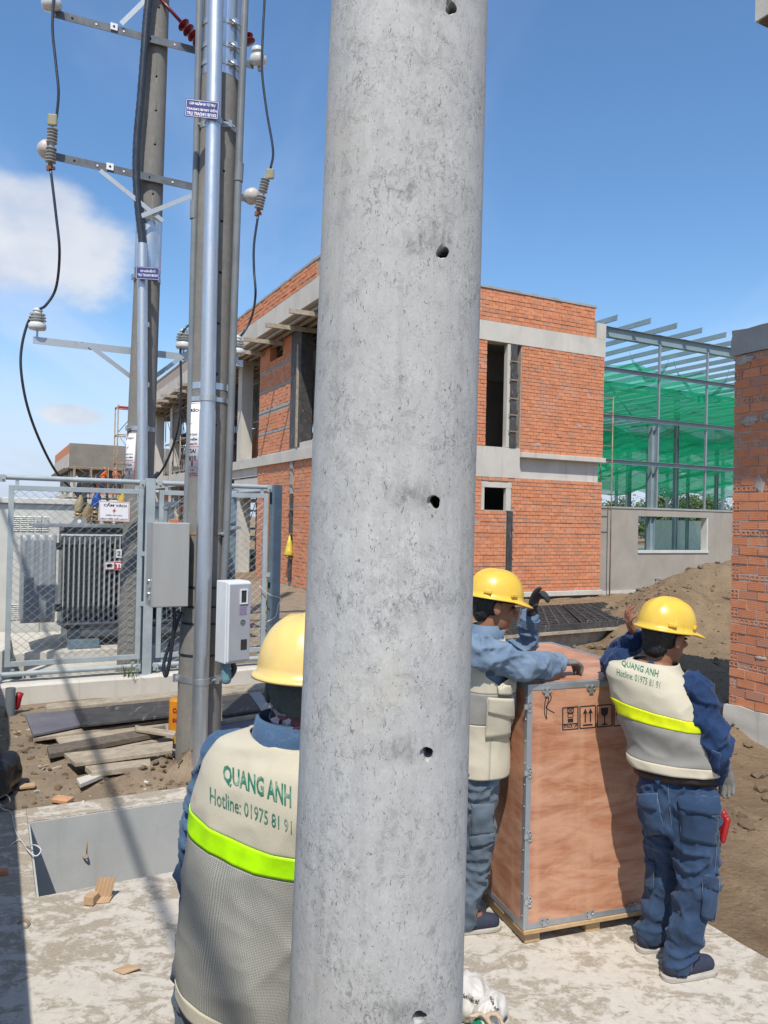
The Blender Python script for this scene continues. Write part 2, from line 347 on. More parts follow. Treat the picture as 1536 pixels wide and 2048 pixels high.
M_SOIL = m_soil('sandy_soil', (.315, .225, .14), (.20, .136, .08), (.255, .185, .117), 3.2, 1.0, .045)
M_DIRT = m_soil('trodden_dirt', (.32, .25, .175), (.215, .16, .11), (.275, .22, .16), 4.5, .9, .025)
M_CLOD = m_soil('soil_clod', (.23, .165, .105), (.15, .105, .065), (.20, .15, .10), 9, .8, .02)
M_GRAVEL = simple('broken_stone', (.40, .385, .35), (.27, .26, .235), 14, .9, 0, .6)
# --- timber
def m_wood(name, a, b, gs=(1, 1, 1), sc=6, rough=.6, coord='Object', dist=2.2, spec=.3):
    t = NT(name); v = t.mapping(gs, coord=coord); n = t.noise(v, sc, 6, .6, dist); fi = t.noise(v, sc*9, 4, .6, .6)
    c = t.mix(t.rng(n, .34, .66), a, b); c = t.mix(t.rng(fi, .5, .75, 0, .4), c, tuple(x*.6 for x in b))
    return t.fin(c, t.rng(fi, .3, .7, rough-.1, rough+.1), 0, t.bump(fi, .15, .002), spec)
M_PLANK = m_wood('grey_site_plank', (.42, .36, .275), (.27, .22, .165), (1, 1, 1), 7, .85, 'Object', 1)
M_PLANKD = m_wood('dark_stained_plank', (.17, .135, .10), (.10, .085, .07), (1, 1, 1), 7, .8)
M_PALLET = m_wood('pine_pallet', (.52, .36, .20), (.38, .25, .13), (1, 1, 6), 5, .7)
t = NT('okoume_plywood'); v = t.mapping((1, 1, 1)); vg = t.mapping((2.0, 2.0, 13.0)); vv = t.mapping((10, 10, .5))
n = t.noise(t.mapping((.9, .9, 3.2)), 2.2, 5, .55, 1.6); g1 = t.noise(vg, 3.0, 7, .65, .8); st = t.noise(vv, 1.0, 4, .5)
c = t.mix(t.rng(g1, .32, .68), (.50, .235, .135), (.33, .135, .072)); c = t.mix(t.rng(n, .42, .64, 0, .65), c, (.60, .35, .23)); c = t.mix(t.rng(t.noise(t.mapping((1, 1, 2.2), loc=(4, 2, 7)), 3.0, 5, .6, 2.0), .52, .68, 0, .5), c, (.27, .10, .05))
c = t.mix(t.rng(t.noise(t.mapping((1, 1, 1), loc=(2, 2, 2)), 9, 7, .7), .60, .74, 0, .35), c, (.50, .42, .34))
c = t.mix(t.rng(st, .56, .72, 0, .45), c, (.60, .34, .21)); c = t.mix(t.rng(t.noise(t.mapping((60, 60, 400)), 1, 3, .6), .6, .75, 0, .3), c, (.26, .10, .05))
M_CRATE = t.fin(c, t.rng(n, .3, .7, .26, .46), 0, t.bump(g1, .1, .002), .45)
t = NT('film_faced_plywood'); v = t.mapping((1, 1, 1), coord='World'); n = t.noise(v, 5, 8, .7, .8); n2 = t.noise(t.mapping((6, 1, 1), (0, 0, 1.1), coord='World'), 4, 6, .7, .6)
c = t.mix(t.rng(n, .35, .65), (.035, .034, .036), (.075, .07, .065)); c = t.mix(t.rng(n2, .60, .72, 0, .75), c, (.42, .40, .36)); c = t.mix(t.rng(t.noise(v, 14, 6, .7), .62, .72, 0, .6), c, (.36, .33, .29))
M_FILM = t.fin(c, .55, 0, t.bump(n, .2, .003), .4)
M_FILM2 = simple('grey_film_plywood', (.115, .11, .135), (.16, .155, .16), 4, .5, 0, .1, lo=.4, hi=.7)
M_RUST = simple('rusty_scaffold_tube', (.34, .26, .18), (.22, .14, .09), 6, .7, .2, .2)
M_SCAF = simple('zinc_scaffold_tube', (.38, .35, .31), (.26, .235, .2), 6, .55, .4, .1)
M_STEEL = simple('pale_steel_paint', (.24, .315, .34), (.19, .255, .28), 2, .45, 0, .03)
M_ROOFS = simple('roof_sheet', (.32, .40, .44), (.26, .33, .37), 3, .45, .2, .03)
# --- cloth and people
def m_cloth(name, a, b, fade=None, sc=6, weave=900, wb=.25, rough=.85):
    t = NT(name); v = t.mapping((1, 1, 1)); n = t.noise(v, sc*.7, 5, .55, .4); m2 = t.noise(t.mapping((1, 1, 2.2)), sc*3, 7, .7, .5)
    wv = t.noise(t.mapping((1, 1, .3)), weave*.5, 3, .7)
    c = t.mix(t.rng(n, .36, .66), a, b)
    if fade: c = t.mix(t.rng(m2, .55, .80, 0, .5), c, fade); c = t.mix(t.rng(wv, .55, .75, 0, .35), c, fade)
    c = t.mix(t.rng(wv, .25, .48, .35, 0), c, tuple(x*.55 for x in b))
    m = t.fin(c, rough, 0, t.bump(t.math('ADD', wv, t.math('MULTIPLY', m2, 2.0)), wb, .002), .15)
    t.b.inputs['Sheen Weight'].default_value = .1
    return m
M_DENIMD = m_cloth('dark_blue_denim', (.019, .045, .115), (.012, .029, .080), (.038, .072, .145))
M_DENIMJ = m_cloth('mid_blue_jeans', (.038, .070, .135), (.024, .047, .096), (.088, .13, .19))
M_DENIML = m_cloth('faded_light_denim', (.165, .225, .30), (.095, .145, .22), (.27, .33, .39))
M_DENIMN = m_cloth('washed_blue_denim', (.075, .135, .225), (.045, .09, .165), (.18, .25, .33))
M_JEANL = m_cloth('dusty_blue_jeans', (.11, .14, .17), (.07, .095, .125), (.20, .23, .25))
M_STITCH = simple('pale_denim_stitch', (.17, .225, .30), None, 40, .9, 0, 0)
M_CREAM = m_cloth('cream_cotton', (.53, .48, .365), (.46, .415, .315), None, 5, 900, .1)
M_VGREY = m_cloth('grey_vest_nylon', (.30, .29, .26), (.235, .225, .205), None, 5, 900, .1, .7)
t = NT('grey_mesh_fabric'); uvn = t.n.new('ShaderNodeUVMap'); mpp = t.n.new('ShaderNodeMapping'); mpp.inputs['Scale'].default_value = (290, 290, 290)
t.l.new(uvn.outputs[0], mpp.inputs[0])
vo = t.n.new('ShaderNodeTexVoronoi'); vo.inputs['Scale'].default_value = 1; vo.inputs['Randomness'].default_value = .12; t.l.new(mpp.outputs[0], vo.inputs['Vector'])
hole = t.rng(vo.outputs['Distance'], .30, .46, 1, 0)
c = t.mix(t.rng(t.noise(t.mapping(), 4, 4, .5), .35, .65), (.46, .45, .40), (.39, .38, .335))
c = t.mix(t.math('MULTIPLY', hole, .75), c, (.12, .12, .105))
M_MESH = t.fin(c, .8, 0, t.bump(vo.outputs['Distance'], .5, .002), .2)
t = NT('fluorescent_band'); c = t.mix(t.rng(t.noise(t.mapping(), 22, 5, .6), .4, .7), (.48, .95, .002), (.40, .78, .004))
M_NEON = t.fin(c, .35, 0, t.bump(t.noise(t.mapping((1, 1, .4)), 55, 3, .6), .25, .003), .5)
M_NEON.node_tree.nodes['Principled BSDF'].inputs['Emission Color'].default_value = (.5, 1, 0, 1)
M_NEON2 = simple('yellow_fluorescent_band', (.72, .80, .006), (.58, .66, .01), 22, .4, 0, .2, 50, .003)
M_NEON.node_tree.nodes['Principled BSDF'].inputs['Emission Strength'].default_value = 0
M_GREENT = simple('green_print', (.022, .15, .095), (.36, .42, .32), 42, .8, 0, 0, lo=.50, hi=.78)
def m_skin(name, a, b):
    t = NT(name); n = t.noise(t.mapping(), 9, 5, .6); f = t.noise(t.mapping(), 90, 4, .6)
    m = t.fin(t.mix(t.rng(n, .35, .65), a, b), t.rng(f, .3, .7, .42, .58), 0, t.bump(f, .12, .001), .4)
    t.b.inputs['Subsurface Weight'].default_value = .08; t.b.inputs['Subsurface Radius'].default_value = (.01, .004, .002); t.b.inputs['Subsurface Scale'].default_value = .5
    return m
M_SKIN = m_skin('tanned_skin', (.285, .125, .068), (.235, .098, .052))
M_HAIR = simple('black_hair', (.010, .009, .009), (.02, .018, .016), 60, .5, 0, .5, 160, .003, (1, 1, .3))
t = NT('yellow_helmet_shell'); n = t.noise(t.mapping(), 5, 5, .6); f = t.noise(t.mapping((1, 1, .25)), 34, 5, .7, .6)
c = t.mix(t.rng(n, .35, .65), (.72, .47, .055), (.66, .41, .045)); c = t.mix(t.rng(f, .58, .72, 0, .4), c, (.46, .30, .08)); c = t.mix(t.rng(t.noise(t.mapping(), 13, 8, .75, .5), .56, .70, 0, .35), c, (.62, .50, .25)); c = t.mix(t.rng(t.noise(t.mapping((30, 2, 2), (.3, .5, .2)), 6, 4, .6), .66, .70, 0, .5), c, (.75, .62, .30))
M_HELM = t.fin(c, t.rng(f, .3, .7, .25, .42), 0, t.bump(f, .05, .001), .5)
M_HELMN = simple('pale_yellow_helmet_shell', (.76, .53, .165), (.64, .45, .17), 11, .33, 0, .03, spec=.5, lo=.42, hi=.75)
M_GLOVB = simple('black_knit_glove', (.022, .022, .024), (.035, .035, .037), 20, .75, 0, .4, 220, .002)
M_GLOVG = simple('grey_knit_glove', (.19, .18, .165), (.14, .13, .12), 14, .85, 0, .4, 220, .002)
M_SHOE = simple('navy_canvas_shoe', (.022, .027, .05), (.03, .035, .06), 20, .8, 0, .3, 200, .002)
M_SOLE = simple('dusty_rubber_sole', (.44, .41, .36), (.34, .31, .27), 15, .8, 0, .2)
M_BELT = simple('brown_leather_belt', (.03, .015, .013), None, 12, .5, 0, .1)
t = NT('camouflage_scarf'); vo = t.voro(t.mapping((1, 1, 1.7)), 46, out='Color', rnd=1); g = t.n.new('ShaderNodeSeparateColor'); t.l.new(vo, g.inputs[0])
c = t.mix(t.rng(g.outputs[0], .45, .5), (.055, .018, .026), (.17, .075, .085)); c = t.mix(t.rng(g.outputs[0], .74, .78), c, (.50, .40, .41)); c = t.mix(t.rng(g.outputs[1], .8, .84), c, (.26, .24, .25))
M_CAMO = t.fin(c, .85, 0, t.bump(t.noise(t.mapping(), 30, 3, .6), .2, .003), .2)
M_MASK = simple('dark_grey_face_cloth', (.085, .095, .085), (.06, .07, .062), 12, .8, 0, .2)
M_CARD = simple('torn_cardboard', (.46, .31, .185), (.38, .25, .145), 8, .85, 0, .15)
M_BAGW = simple('white_woven_sack', (.56, .53, .48), (.47, .44, .39), 7, .5, 0, .15, 40, .003)
M_BAGB = simple('black_plastic_bag', (.016, .017, .019), None, 7, .3, 0, .2)
M_GREENB = simple('green_plastic', (.015, .20, .08), None, 9, .3, 0, .1)
M_REDT = simple('red_tool_handle', (.36, .02, .022), None, 9, .35, 0, .05)
# --- green debris netting: woven, see-through
t = NT('green_debris_netting'); v = t.mapping((1, 1, 1), coord='World'); n = t.noise(v, .8, 5, .6)
c = t.mix(t.rng(n, .35, .65), (.012, .50, .25), (.014, .40, .20)); t.fin(c, .7, 0, None, .2)
tr = t.n.new('ShaderNodeBsdfTransparent'); tl = t.n.new('ShaderNodeBsdfTranslucent'); t.l.new(c, tl.inputs[0])
m1 = t.n.new('ShaderNodeMixShader'); m1.inputs[0].default_value = .5; t.l.new(t.b.outputs[0], m1.inputs[1]); t.l.new(tl.outputs[0], m1.inputs[2])
m2 = t.n.new('ShaderNodeMixShader'); t.l.new(t.rng(n, .3, .7, .26, .44), m2.inputs[0]); t.l.new(m1.outputs[0], m2.inputs[1]); t.l.new(tr.outputs[0], m2.inputs[2])
t.l.new(m2.outputs[0], t.n['Material Output'].inputs[0]); M_NET = t.m
t = NT('tree_leaf'); oi = t.geo.outputs['Random Per Island']
c = t.mix(oi, (.030, .065, .018), (.075, .115, .030)); M_LEAF = t.fin(c, .6, 0, None, .3); t.b.inputs['Transmission Weight'].default_value = 0
M_BARK = simple('tree_bark', (.12, .09, .065), None, 9, .9, 0, .4)
M_GRASSB = simple('grass_blade', (.10, .16, .04), (.14, .17, .06), 9, .6, 0, 0)
# ================================================================== ground, slab, pit
def to_uv(x, y):
    d = Vector((x, y, 0))-PO; return d.dot(U), d.dot(V)
SLAB = (-.60, 2.92, -7.0, 1.285)
PIT = (0.0, 1.85, 0.0, 1.05)
def gauss(x, y, cx, cy, rx, ry): return math.exp(-((x-cx)/rx)**2-((y-cy)/ry)**2)
def ground_h(x, y):
    u, v = to_uv(x, y); far = sstep(18, 40, y)+sstep(9, 20, abs(x))
    left = sstep(.9, -.3, x)
    h = -.03*left + (1-left)*(-.13)
    amp = (.022*left+.035*(1-left))*(1-min(1, far))
    h += amp*fbm((x*1.7, y*1.7, 3.1))+.4*amp*fbm((x*6, y*6, 1.7), 3)
    if far < 1:
        h += (.42*gauss(x, y, 2.6, 8.6, 2.2, 1.5)+.30*gauss(x, y, 1.2, 10.0, 1.9, 1.0)+.22*gauss(x, y, 3.9, 9.9, 1.5, 1.3))*(1+.4*fbm((x*1.3, y*1.3, 8), 3))+.03*(1-left)*fbm((x*3.5, y*3.5, 6), 3)
        m = 1.20*gauss(x, y, 6.6, 14.2, 2.0, 1.9)+.45*gauss(x, y, 4.9, 13.0, 1.1, 1.1)
        h += m*(1+.26*fbm((x*1.1, y*1.1, 2), 3))+.05*sstep(.05, .3, m)*fbm((x*4, y*4, 4), 4)
        h += .13*gauss(x, y, -1.3, 5.78, .55, .28)*(1+1.2*fbm((x*6, y*6, 9)))
        h += .16*sstep(12, 15.5, y)*(1-left)+.25*sstep(9.2, 11, y)*left
        h += .05*gauss(x, y, -2.6, 6.2, .8, .5)*(1+fbm((x*5, y*5, 2)))
    s = SLAB; d = min(u-s[0], s[1]-u, v-s[2], s[3]-v)
    if d > .03: h = min(h, -.03) + (-1.3-min(h, -.03))*sstep(.03, .16, d)
    elif d > -.35 and x > .8: h = h+(-.07-h)*sstep(-.35, -.02, d)
    elif d > -.2: h = min(h, -.015)
    return h
def axis(lo, hi, a, b, st, far):
    r = []; x = a
    while x <= b+1e-6: r.append(x); x += st
    g = st; x = b
    while x < hi: g *= 1.35; x = min(hi, x+g); r.append(x)
    g = st; x = a
    while x > lo: g *= 1.35; x = max(lo, x-g); r.insert(0, x)
    return r
xs = axis(-600, 600, -6.0, 8.4, .085, 0); ys = axis(-60, 1200, 2.6, 18.5, .085, 0)
gm = MB(); gm.v = [(x, y, ground_h(x, y)) for y in ys for x in xs]; nx = len(xs)
gm.f = [(j*nx+i, j*nx+i+1, (j+1)*nx+i+1, (j+1)*nx+i) for j in range(len(ys)-1) for i in range(nx-1)]
gm.m = [1 if (xs[f[0] % nx] < .25 and ys[f[0]//nx] < 20) else 0 for f in gm.f]
ground = struct(gm.build('ground', [M_SOIL, M_DIRT], smooth=True))
# slab: four strips round the cable pit, each butted to the next
sl = MB()
s = SLAB; p = PIT
def strip(u0, u1, v0, v1, z0, z1, mb): mb.box(uv(u0, v0, z0), U*(u1-u0), V*(v1-v0), Z*(z1-z0))
def grid_top(mb, u0, u1, v0, v1, n, m, thick, amp):
    top = []
    for j in range(m+1):
        for i in range(n+1):
            q = uv(u0+(u1-u0)*i/n, v0+(v1-v0)*j/m); e = min(i, n-i, j, m-j)
            top.append(Vector((q.x, q.y, amp*fbm((q.x*2.2, q.y*2.2, 0), 3) if e else amp*.2*fbm((q.x*6, q.y*6, 0)))))
    fs = [(j*(n+1)+i, j*(n+1)+i+1, (j+1)*(n+1)+i+1, (j+1)*(n+1)+i) for j in range(m) for i in range(n)]
    mb.add(top, fs)
    ring = [i for i in range(n+1)]+[j*(n+1)+n for j in range(1, m+1)]+[m*(n+1)+i for i in range(n-1, -1, -1)]+[j*(n+1) for j in range(m-1, 0, -1)]
    k = len(ring); vs = [top[i] for i in ring]+[top[i]-Z*thick for i in ring]
    mb.add(vs, [(a, a+k, (a+1) % k+k, (a+1) % k) for a in range(k)]+[tuple(range(k, 2*k))[::-1]])
grid_top(sl, s[0], s[1], s[2], p[2], 40, 70, .30, .006)
slab = struct(sl.build('concrete_slab', M_SLAB))
rm = MB()
grid_top(rm, s[0], p[0]-.002, p[2]+.002, s[3], 8, 14, .30, .003)
grid_top(rm, p[1]+.002, s[1], p[2]+.002, s[3], 10, 14, .30, .003)
grid_top(rm, p[0], p[1], p[3]+.002, s[3], 24, 4, .30, .003)
rim = rm.build('pit_rim', M_SLAB, slab)
pw = MB(); zt = -.301; zb = -1.05
for a in ((p[0]-.2, p[0]-.002, p[2]-.2, p[3]+.2), (p[1]+.002, p[1]+.2, p[2]-.2, p[3]+.2), (p[0], p[1], p[2]-.2, p[2]-.003), (p[0], p[1], p[3]+.003, p[3]+.2)):
    strip(a[0], a[1], a[2], a[3], zb, zt, pw)
# smooth cast lining from rim to floor on the four inside faces
ln = MB()
strip(p[0]+.004, p[1]-.004, p[3]-.012, p[3]-.001, zb, -.006, ln); strip(p[0]+.004, p[1]-.004, p[2]+.001, p[2]+.012, zb, -.012, ln)
strip(p[0]+.001, p[0]+.011, p[2]+.014, p[3]-.014, zb, -.006, ln); strip(p[1]-.011, p[1]-.001, p[2]+.014, p[3]-.014, zb, -.006, ln)
strip(p[0]-.2, p[1]+.2, p[2]-.2, p[3]+.2, zb-.1, zb-.002, ln)
pw.build('pit_wall', M_PITW, slab); ln.build('pit_lining', M_PITW, slab)
# low boundary wall just outside the left of the view (its shadow lies along the slab edge)
bw = MB(); strip(-.80, -.62, -6.0, 4.2, -.3, 1.44, bw); strip(-.84, -.60, -6.02, 4.22, 1.442, 1.54, bw)
tag(bw.build('boundary_wall', M_CONCG), 'grey concrete boundary wall with a coping running beside the muddy slab', 'wall')
# kerb beam under the fence
kb = MB(); n = 60
prof = [(4.40, -.25), (4.40, .15), (4.425, .175), (4.70, .175), (4.72, .15), (4.72, -.25)]
rows = []
for i in range(n+1):
    u_ = -2.6+7.4*i/n
    for (v_, z_) in prof: kb.v.append(tuple(uv(u_, v_+.006*fbm((u_*4, z_*9, 1)), z_+.005*fbm((u_*3, v_*5, 4)))))
k = len(prof); kb.f = [(i*k+a, (i+1)*k+a, (i+1)*k+a+1, i*k+a+1) for i in range(n) for a in range(k-1)]; kb.m = [0]*len(kb.f)
kerb = struct(kb.build('kerb', M_CONC))
# ================================================================== big concrete pole in the foreground
def lathe_pole(a, b, ra, rb, seg, n, hole_list, mats, name, parent=None, hr=.011, depth=.12):
    """tapered pole from a to b with drilled holes (point, inward direction)"""
    mb = MB(); mb.tube([a.lerp(b, i/n) for i in range(n+1)], [ra+(rb-ra)*i/n for i in range(n+1)], seg)
    me = mb.mesh(name, mats, True); o = bpy.data.objects.new(name, me); COL.objects.link(o)
    if hole_list:
        cm_ = MB()
        for (q, d, r) in hole_list:
            d = d.normalized(); s_ = 14; e = d.orthogonal().normalized(); g = d.cross(e)
            ph = random.random()*6
            ring = [1+.16*sin(2*2*pi*k/s_+ph)+.10*sin(3*2*pi*k/s_+ph*2)+random.uniform(-.06, .06) for k in range(s_)]
            pr = [(1.18, -.02), (1.16, .000), (1.03, .003), (1.0, .006), (.97, depth)]
            vs = [q+d*h+(e*cos(2*pi*k/s_)+g*sin(2*pi*k/s_))*(r*f_*(ring[k] if f_ < 1.1 else 1.1*ring[(k+1) % s_])) for f_, h in pr for k in range(s_)]
            nn = len(pr)
            cm_.add(vs, [(i*s_+k, i*s_+(k+1) % s_, (i+1)*s_+(k+1) % s_, (i+1)*s_+k) for i in range(nn-1) for k in range(s_)]+[tuple(range(s_))[::-1], tuple((nn-1)*s_+k for k in range(s_))])
        co = bpy.data.objects.new('cut', cm_.mesh('cut', mats)); COL.objects.link(co)
        bo = o.modifiers.new('b', 'BOOLEAN'); bo.object = co; bo.operation = 'DIFFERENCE'; bo.solver = 'EXACT'
        dg = bpy.context.evaluated_depsgraph_get(); me2 = bpy.data.meshes.new_from_object(o.evaluated_get(dg))
        o.modifiers.clear(); o.data = me2; me2.name = name; bpy.data.objects.remove(co)
        me2.polygons.foreach_set('use_smooth', [True]*len(me2.polygons)); me2.set_sharp_from_angle(angle=radians(35))
    if parent: adopt(o, parent)
    return o
def cyl_hit(px, py, a, b, ra, rb):
    """first hit of the pixel's ray with the tapered pole"""
    o = Vector((0, 0, CAMH)); d = ray(px, py).normalized(); t = 0
    ax = (b-a).normalized(); L = (b-a).length
    for i in range(400):
        q = o+d*t; h = (q-a).dot(ax); dist = (q-(a+ax*h)).length-(ra+(rb-ra)*h/L)
        if dist < .0004: break
        t += dist*.8
    q = o+d*t; h = (q-a).dot(ax); return q, (a+ax*h-q).normalized()
BPY = 1.45
_a = at_y(750, 2048, BPY); _b = at_y(819, 0, BPY)
_ax = (_b-_a).normalized(); _r0_ = .1622; _r1_ = .1473; _L = (_b-_a).length
tp = (_r1_-_r0_)/_L
pa = _a-_ax*((_a.z+.05)/_ax.z); ra_ = _r0_-tp*(_a-pa).length
pb = _b+_ax*5.5; rb_ = _r1_+tp*5.5
holes = []
for (x, y, r) in ((903, 15, .0098), (886, 504, .0098), (870, 1004, .0098), (855, 1508, .0098), (840, 2034, .0098)):
    q, d = cyl_hit(x, y, pa, pb, ra_, rb_); holes.append((q, Vector((.12, 1, .05)).normalized(), r))
for i in range(1, 5):      # the same row of climbing-bolt holes goes on above the picture
    q, d = cyl_hit(903, 15, pa, pb, ra_, rb_); holes.append((q+_ax*.505*i, d, .0098))
M_POLE = m_pole('pole_concrete', (.465, .455, .432), (.14, .138, .131), (.47, .425, .34), 1.0, 1.0, [(tuple(h_[0]+Vector((-.035, .0, .012))), .075, .035) for h_ in holes[:5]])
bp = lathe_pole(pa, pb, ra_, rb_, 128, 40, holes, M_POLE, 'concrete_pole')
tag(bp, 'thick pale grey concrete pole with a row of drilled bolt holes', 'pole')
# ================================================================== lettering
def text_geo(body, thick=0.0, xs=1.0):
    c = bpy.data.curves.new('t', 'FONT'); c.body = body; c.size = 1; c.offset = thick; c.resolution_u = 2; c.align_x = 'CENTER'; c.align_y = 'CENTER'
    o = bpy.data.objects.new('t', c); COL.objects.link(o); dg = bpy.context.evaluated_depsgraph_get()
    me = bpy.data.meshes.new_from_object(o.evaluated_get(dg)); vs = [(v.co.x*xs, v.co.y) for v in me.vertices]; fs = [tuple(p.vertices) for p in me.polygons]
    bpy.data.objects.remove(o); bpy.data.meshes.remove(me); bpy.data.curves.remove(c)
    return vs, fs
def text_fit(body, w, h, thick=.02):
    """text scaled into a w x h box centred on 0"""
    vs, fs = text_geo(body, thick)
    if not vs: return [], []
    x0 = min(v[0] for v in vs); x1 = max(v[0] for v in vs); y0 = min(v[1] for v in vs); y1 = max(v[1] for v in vs)
    return [((x-(x0+x1)/2)*w/(x1-x0), (y-(y0+y1)/2)*h/(y1-y0)) for x, y in vs], fs
def put_text(mb, body, w, h, fn, thick=.02, dx=0, dy=0, mi=0):
    vs, fs = text_fit(body, w, h, thick); mb.add([fn(x+dx, y+dy) for x, y in vs], fs, mi)
def rect(mb, fn, x0, x1, y0, y1, mi=0, n=1):
    vs = []
    for i in range(n+1): vs += [fn(x0+(x1-x0)*i/n, y0), fn(x0+(x1-x0)*i/n, y1)]
    mb.add(vs, [(2*i, 2*i+2, 2*i+3, 2*i+1) for i in range(n)], mi)
def frame_lines(mb, fn, w, h, t_, mi=0, n=1):
    rect(mb, fn, -w, w, h-t_, h, mi, n); rect(mb, fn, -w, w, -h, -h+t_, mi, n); rect(mb, fn, -w, -w+t_, -h+t_, h-t_, mi); rect(mb, fn, w-t_, w, -h+t_, h-t_, mi)
def plane_fn(c, ex, ey, off=0.0):
    c = Vector(c); ex = Vector(ex).normalized(); ey = Vector(ey).normalized(); n = ex.cross(ey)
    return lambda x, y, o=0: c+ex*x+ey*y+n*(off+o)
# ================================================================== the two service poles
P1Y = 6.02; p1a = at_y(395, 1528, P1Y); p1b = at_y(445, 0, P1Y); ax1 = (p1b-p1a).normalized()
p1base = p1a-ax1*((p1a.z+.3)/ax1.z); p1top = p1b+ax1*5.0
def p1(z): return p1base+ax1*((z-p1base.z)/ax1.z)
def p1r(z): return .170-.0035*z
P2Y = 8.9; p2a = at_y(264, 1341, P2Y); p2b = at_y(316, 0, P2Y); ax2 = (p2b-p2a).normalized()
p2base = p2a-ax2*((p2a.z+.3)/ax2.z); p2top = p2b+ax2*5.0
def p2(z): return p2base+ax2*((z-p2base.z)/ax2.z)
def p2r(z): return .172-.0058*z
# -- pole beside the boxes
pole1 = thing('service_pole', (p1(0).x, p1(0).y, 0), 'weathered concrete service pole carrying steel and plastic conduits and two meter boxes', 'pole')
hl = []
zt1 = p1top.z
for (x, y) in ((455, 140), (451, 242), (448, 342), (444, 442), (441, 545), (437, 647), (434, 748), (431, 850), (427, 952), (424, 1070), (446, 1200)):
    q, d = cyl_hit(x, y, p1base, p1top, p1r(-.3), p1r(zt1)); hl.append((q, d, .0105))
shaft1 = lathe_pole(p1base, p1top, p1r(-.3), p1r(zt1), 40, 24, hl, M_POLE2, 'pole_shaft', pole1)
cfront = 5.78
c1 = [at_y(x, y, cfront) for x, y in ((398, 1500), (400, 1400), (409, 1100), (415.5, 820))]; c2_ = [at_y(x, y, cfront-.002) for x, y in ((415, 860), (420, 560), (426, 290), (431.5, 0))]
c2_.append(c2_[-1]+(c2_[-1]-c2_[-2])*1.6); c1.insert(0, c1[0]+(c1[0]-c1[1])*.9)
mb = MB(); mb.tube(c1, .061, 24); pipe = mb.build('steel_conduit', M_GALV, pole1, True, auto=50)
mb = MB(); mb.tube(c2_, .0565, 24); mb.build('steel_conduit', M_GALV, pole1, True, auto=50)
def pvc(px, zz, r, yk, top=True):
    q = [at_y(x, y, zz) for x, y in px]
    if top: q.append(q[-1]+(q[-1]-q[-2])*1.6)
    m_ = MB(); m_.tube(q, r, 14); o = m_.build('plastic_conduit', M_PVC, pole1, True, auto=50)
    k_ = at_y(*yk, zz); d = (q[1]-q[0]).normalized(); m_ = MB(); m_.tube([k_-d*.07, k_+d*.07], r*1.2, 14); m_.build('coupling', M_PVC, o, True, auto=50)
pvc([(372, 1060), (374, 1000), (380, 850), (386, 560), (393, 290), (399, 0)], 5.92, .0255, (388, 420))
pvc([(447, 1165), (452, 1080), (461, 850), (470, 560), (479, 290), (490, 0)], 5.94, .0285, (478, 345))
def band(parent, fn, rf, z, h, mat, bolts=(), extra=.004, name='band', ax=None):
    c = fn(z); a = ax; m_ = MB(); r = rf(z)+extra
    m_.lathe(c, [(r-.003, -h/2), (r, -h/2), (r, h/2), (r-.003, h/2)], 36, a)
    o = m_.build(name, mat, parent, True, auto=40)
    for ang in bolts:
        d = Vector((sin(radians(ang)), -cos(radians(ang)), 0)); b = MB(); b.cbox(c+d*(r+.012), .03, .05, h*1.15, Matrix(((d.y, d.x, 0), (-d.x, d.y, 0), (0, 0, 1)))); b.tube([c+d*(r+.012)-d.cross(Z)*.05, c+d*(r+.012)+d.cross(Z)*.05], .009, 8)
        b.build('bolt_lug', M_GALV, o)
    return o
def zat(px, py, Y): return at_y(px, py, Y).z
band(pole1, p1, p1r, zat(440, 243, 5.85), .045, M_GALVD, (-58, 40), ax=ax1)
band(pole1, p1, p1r, zat(420, 770, 5.85), .05, M_FOIL, (), .003, ax=ax1); band(pole1, p1, p1r, zat(420, 797, 5.85), .035, M_FOIL, (), .006, ax=ax1)
band(pole1, p1, p1r, zat(400, 1362, 5.85), .05, M_GALVD, (-66, 52), ax=ax1)
band(pole1, p1, p1r, zat(440, 1068, 5.85), .022, M_RUST, (60,), ax=ax1)
zf0 = zat(465, 140, 5.85); fo = band(pole1, p1, p1r, zf0+.75, 1.5, M_FOIL, (), .004, 'metal_wrap', ax=ax1)
for dy in (35, 82, 118): band(pole1, p1, p1r, zat(465, dy, 5.85), .035, M_GALV, (48,), .008, ax=ax1)
# conduit clamps
for y in (243, 797, 1362):
    c = at_y({243: 427, 797: 416, 1362: 402}[y], y, cfront); m_ = MB(); m_.lathe(c, [(.0605, -.022), (.0645, -.022), (.0645, .022), (.0605, .022)], 24, ax1); m_.build('conduit_clamp', M_GALVD, pole1, True, auto=40)
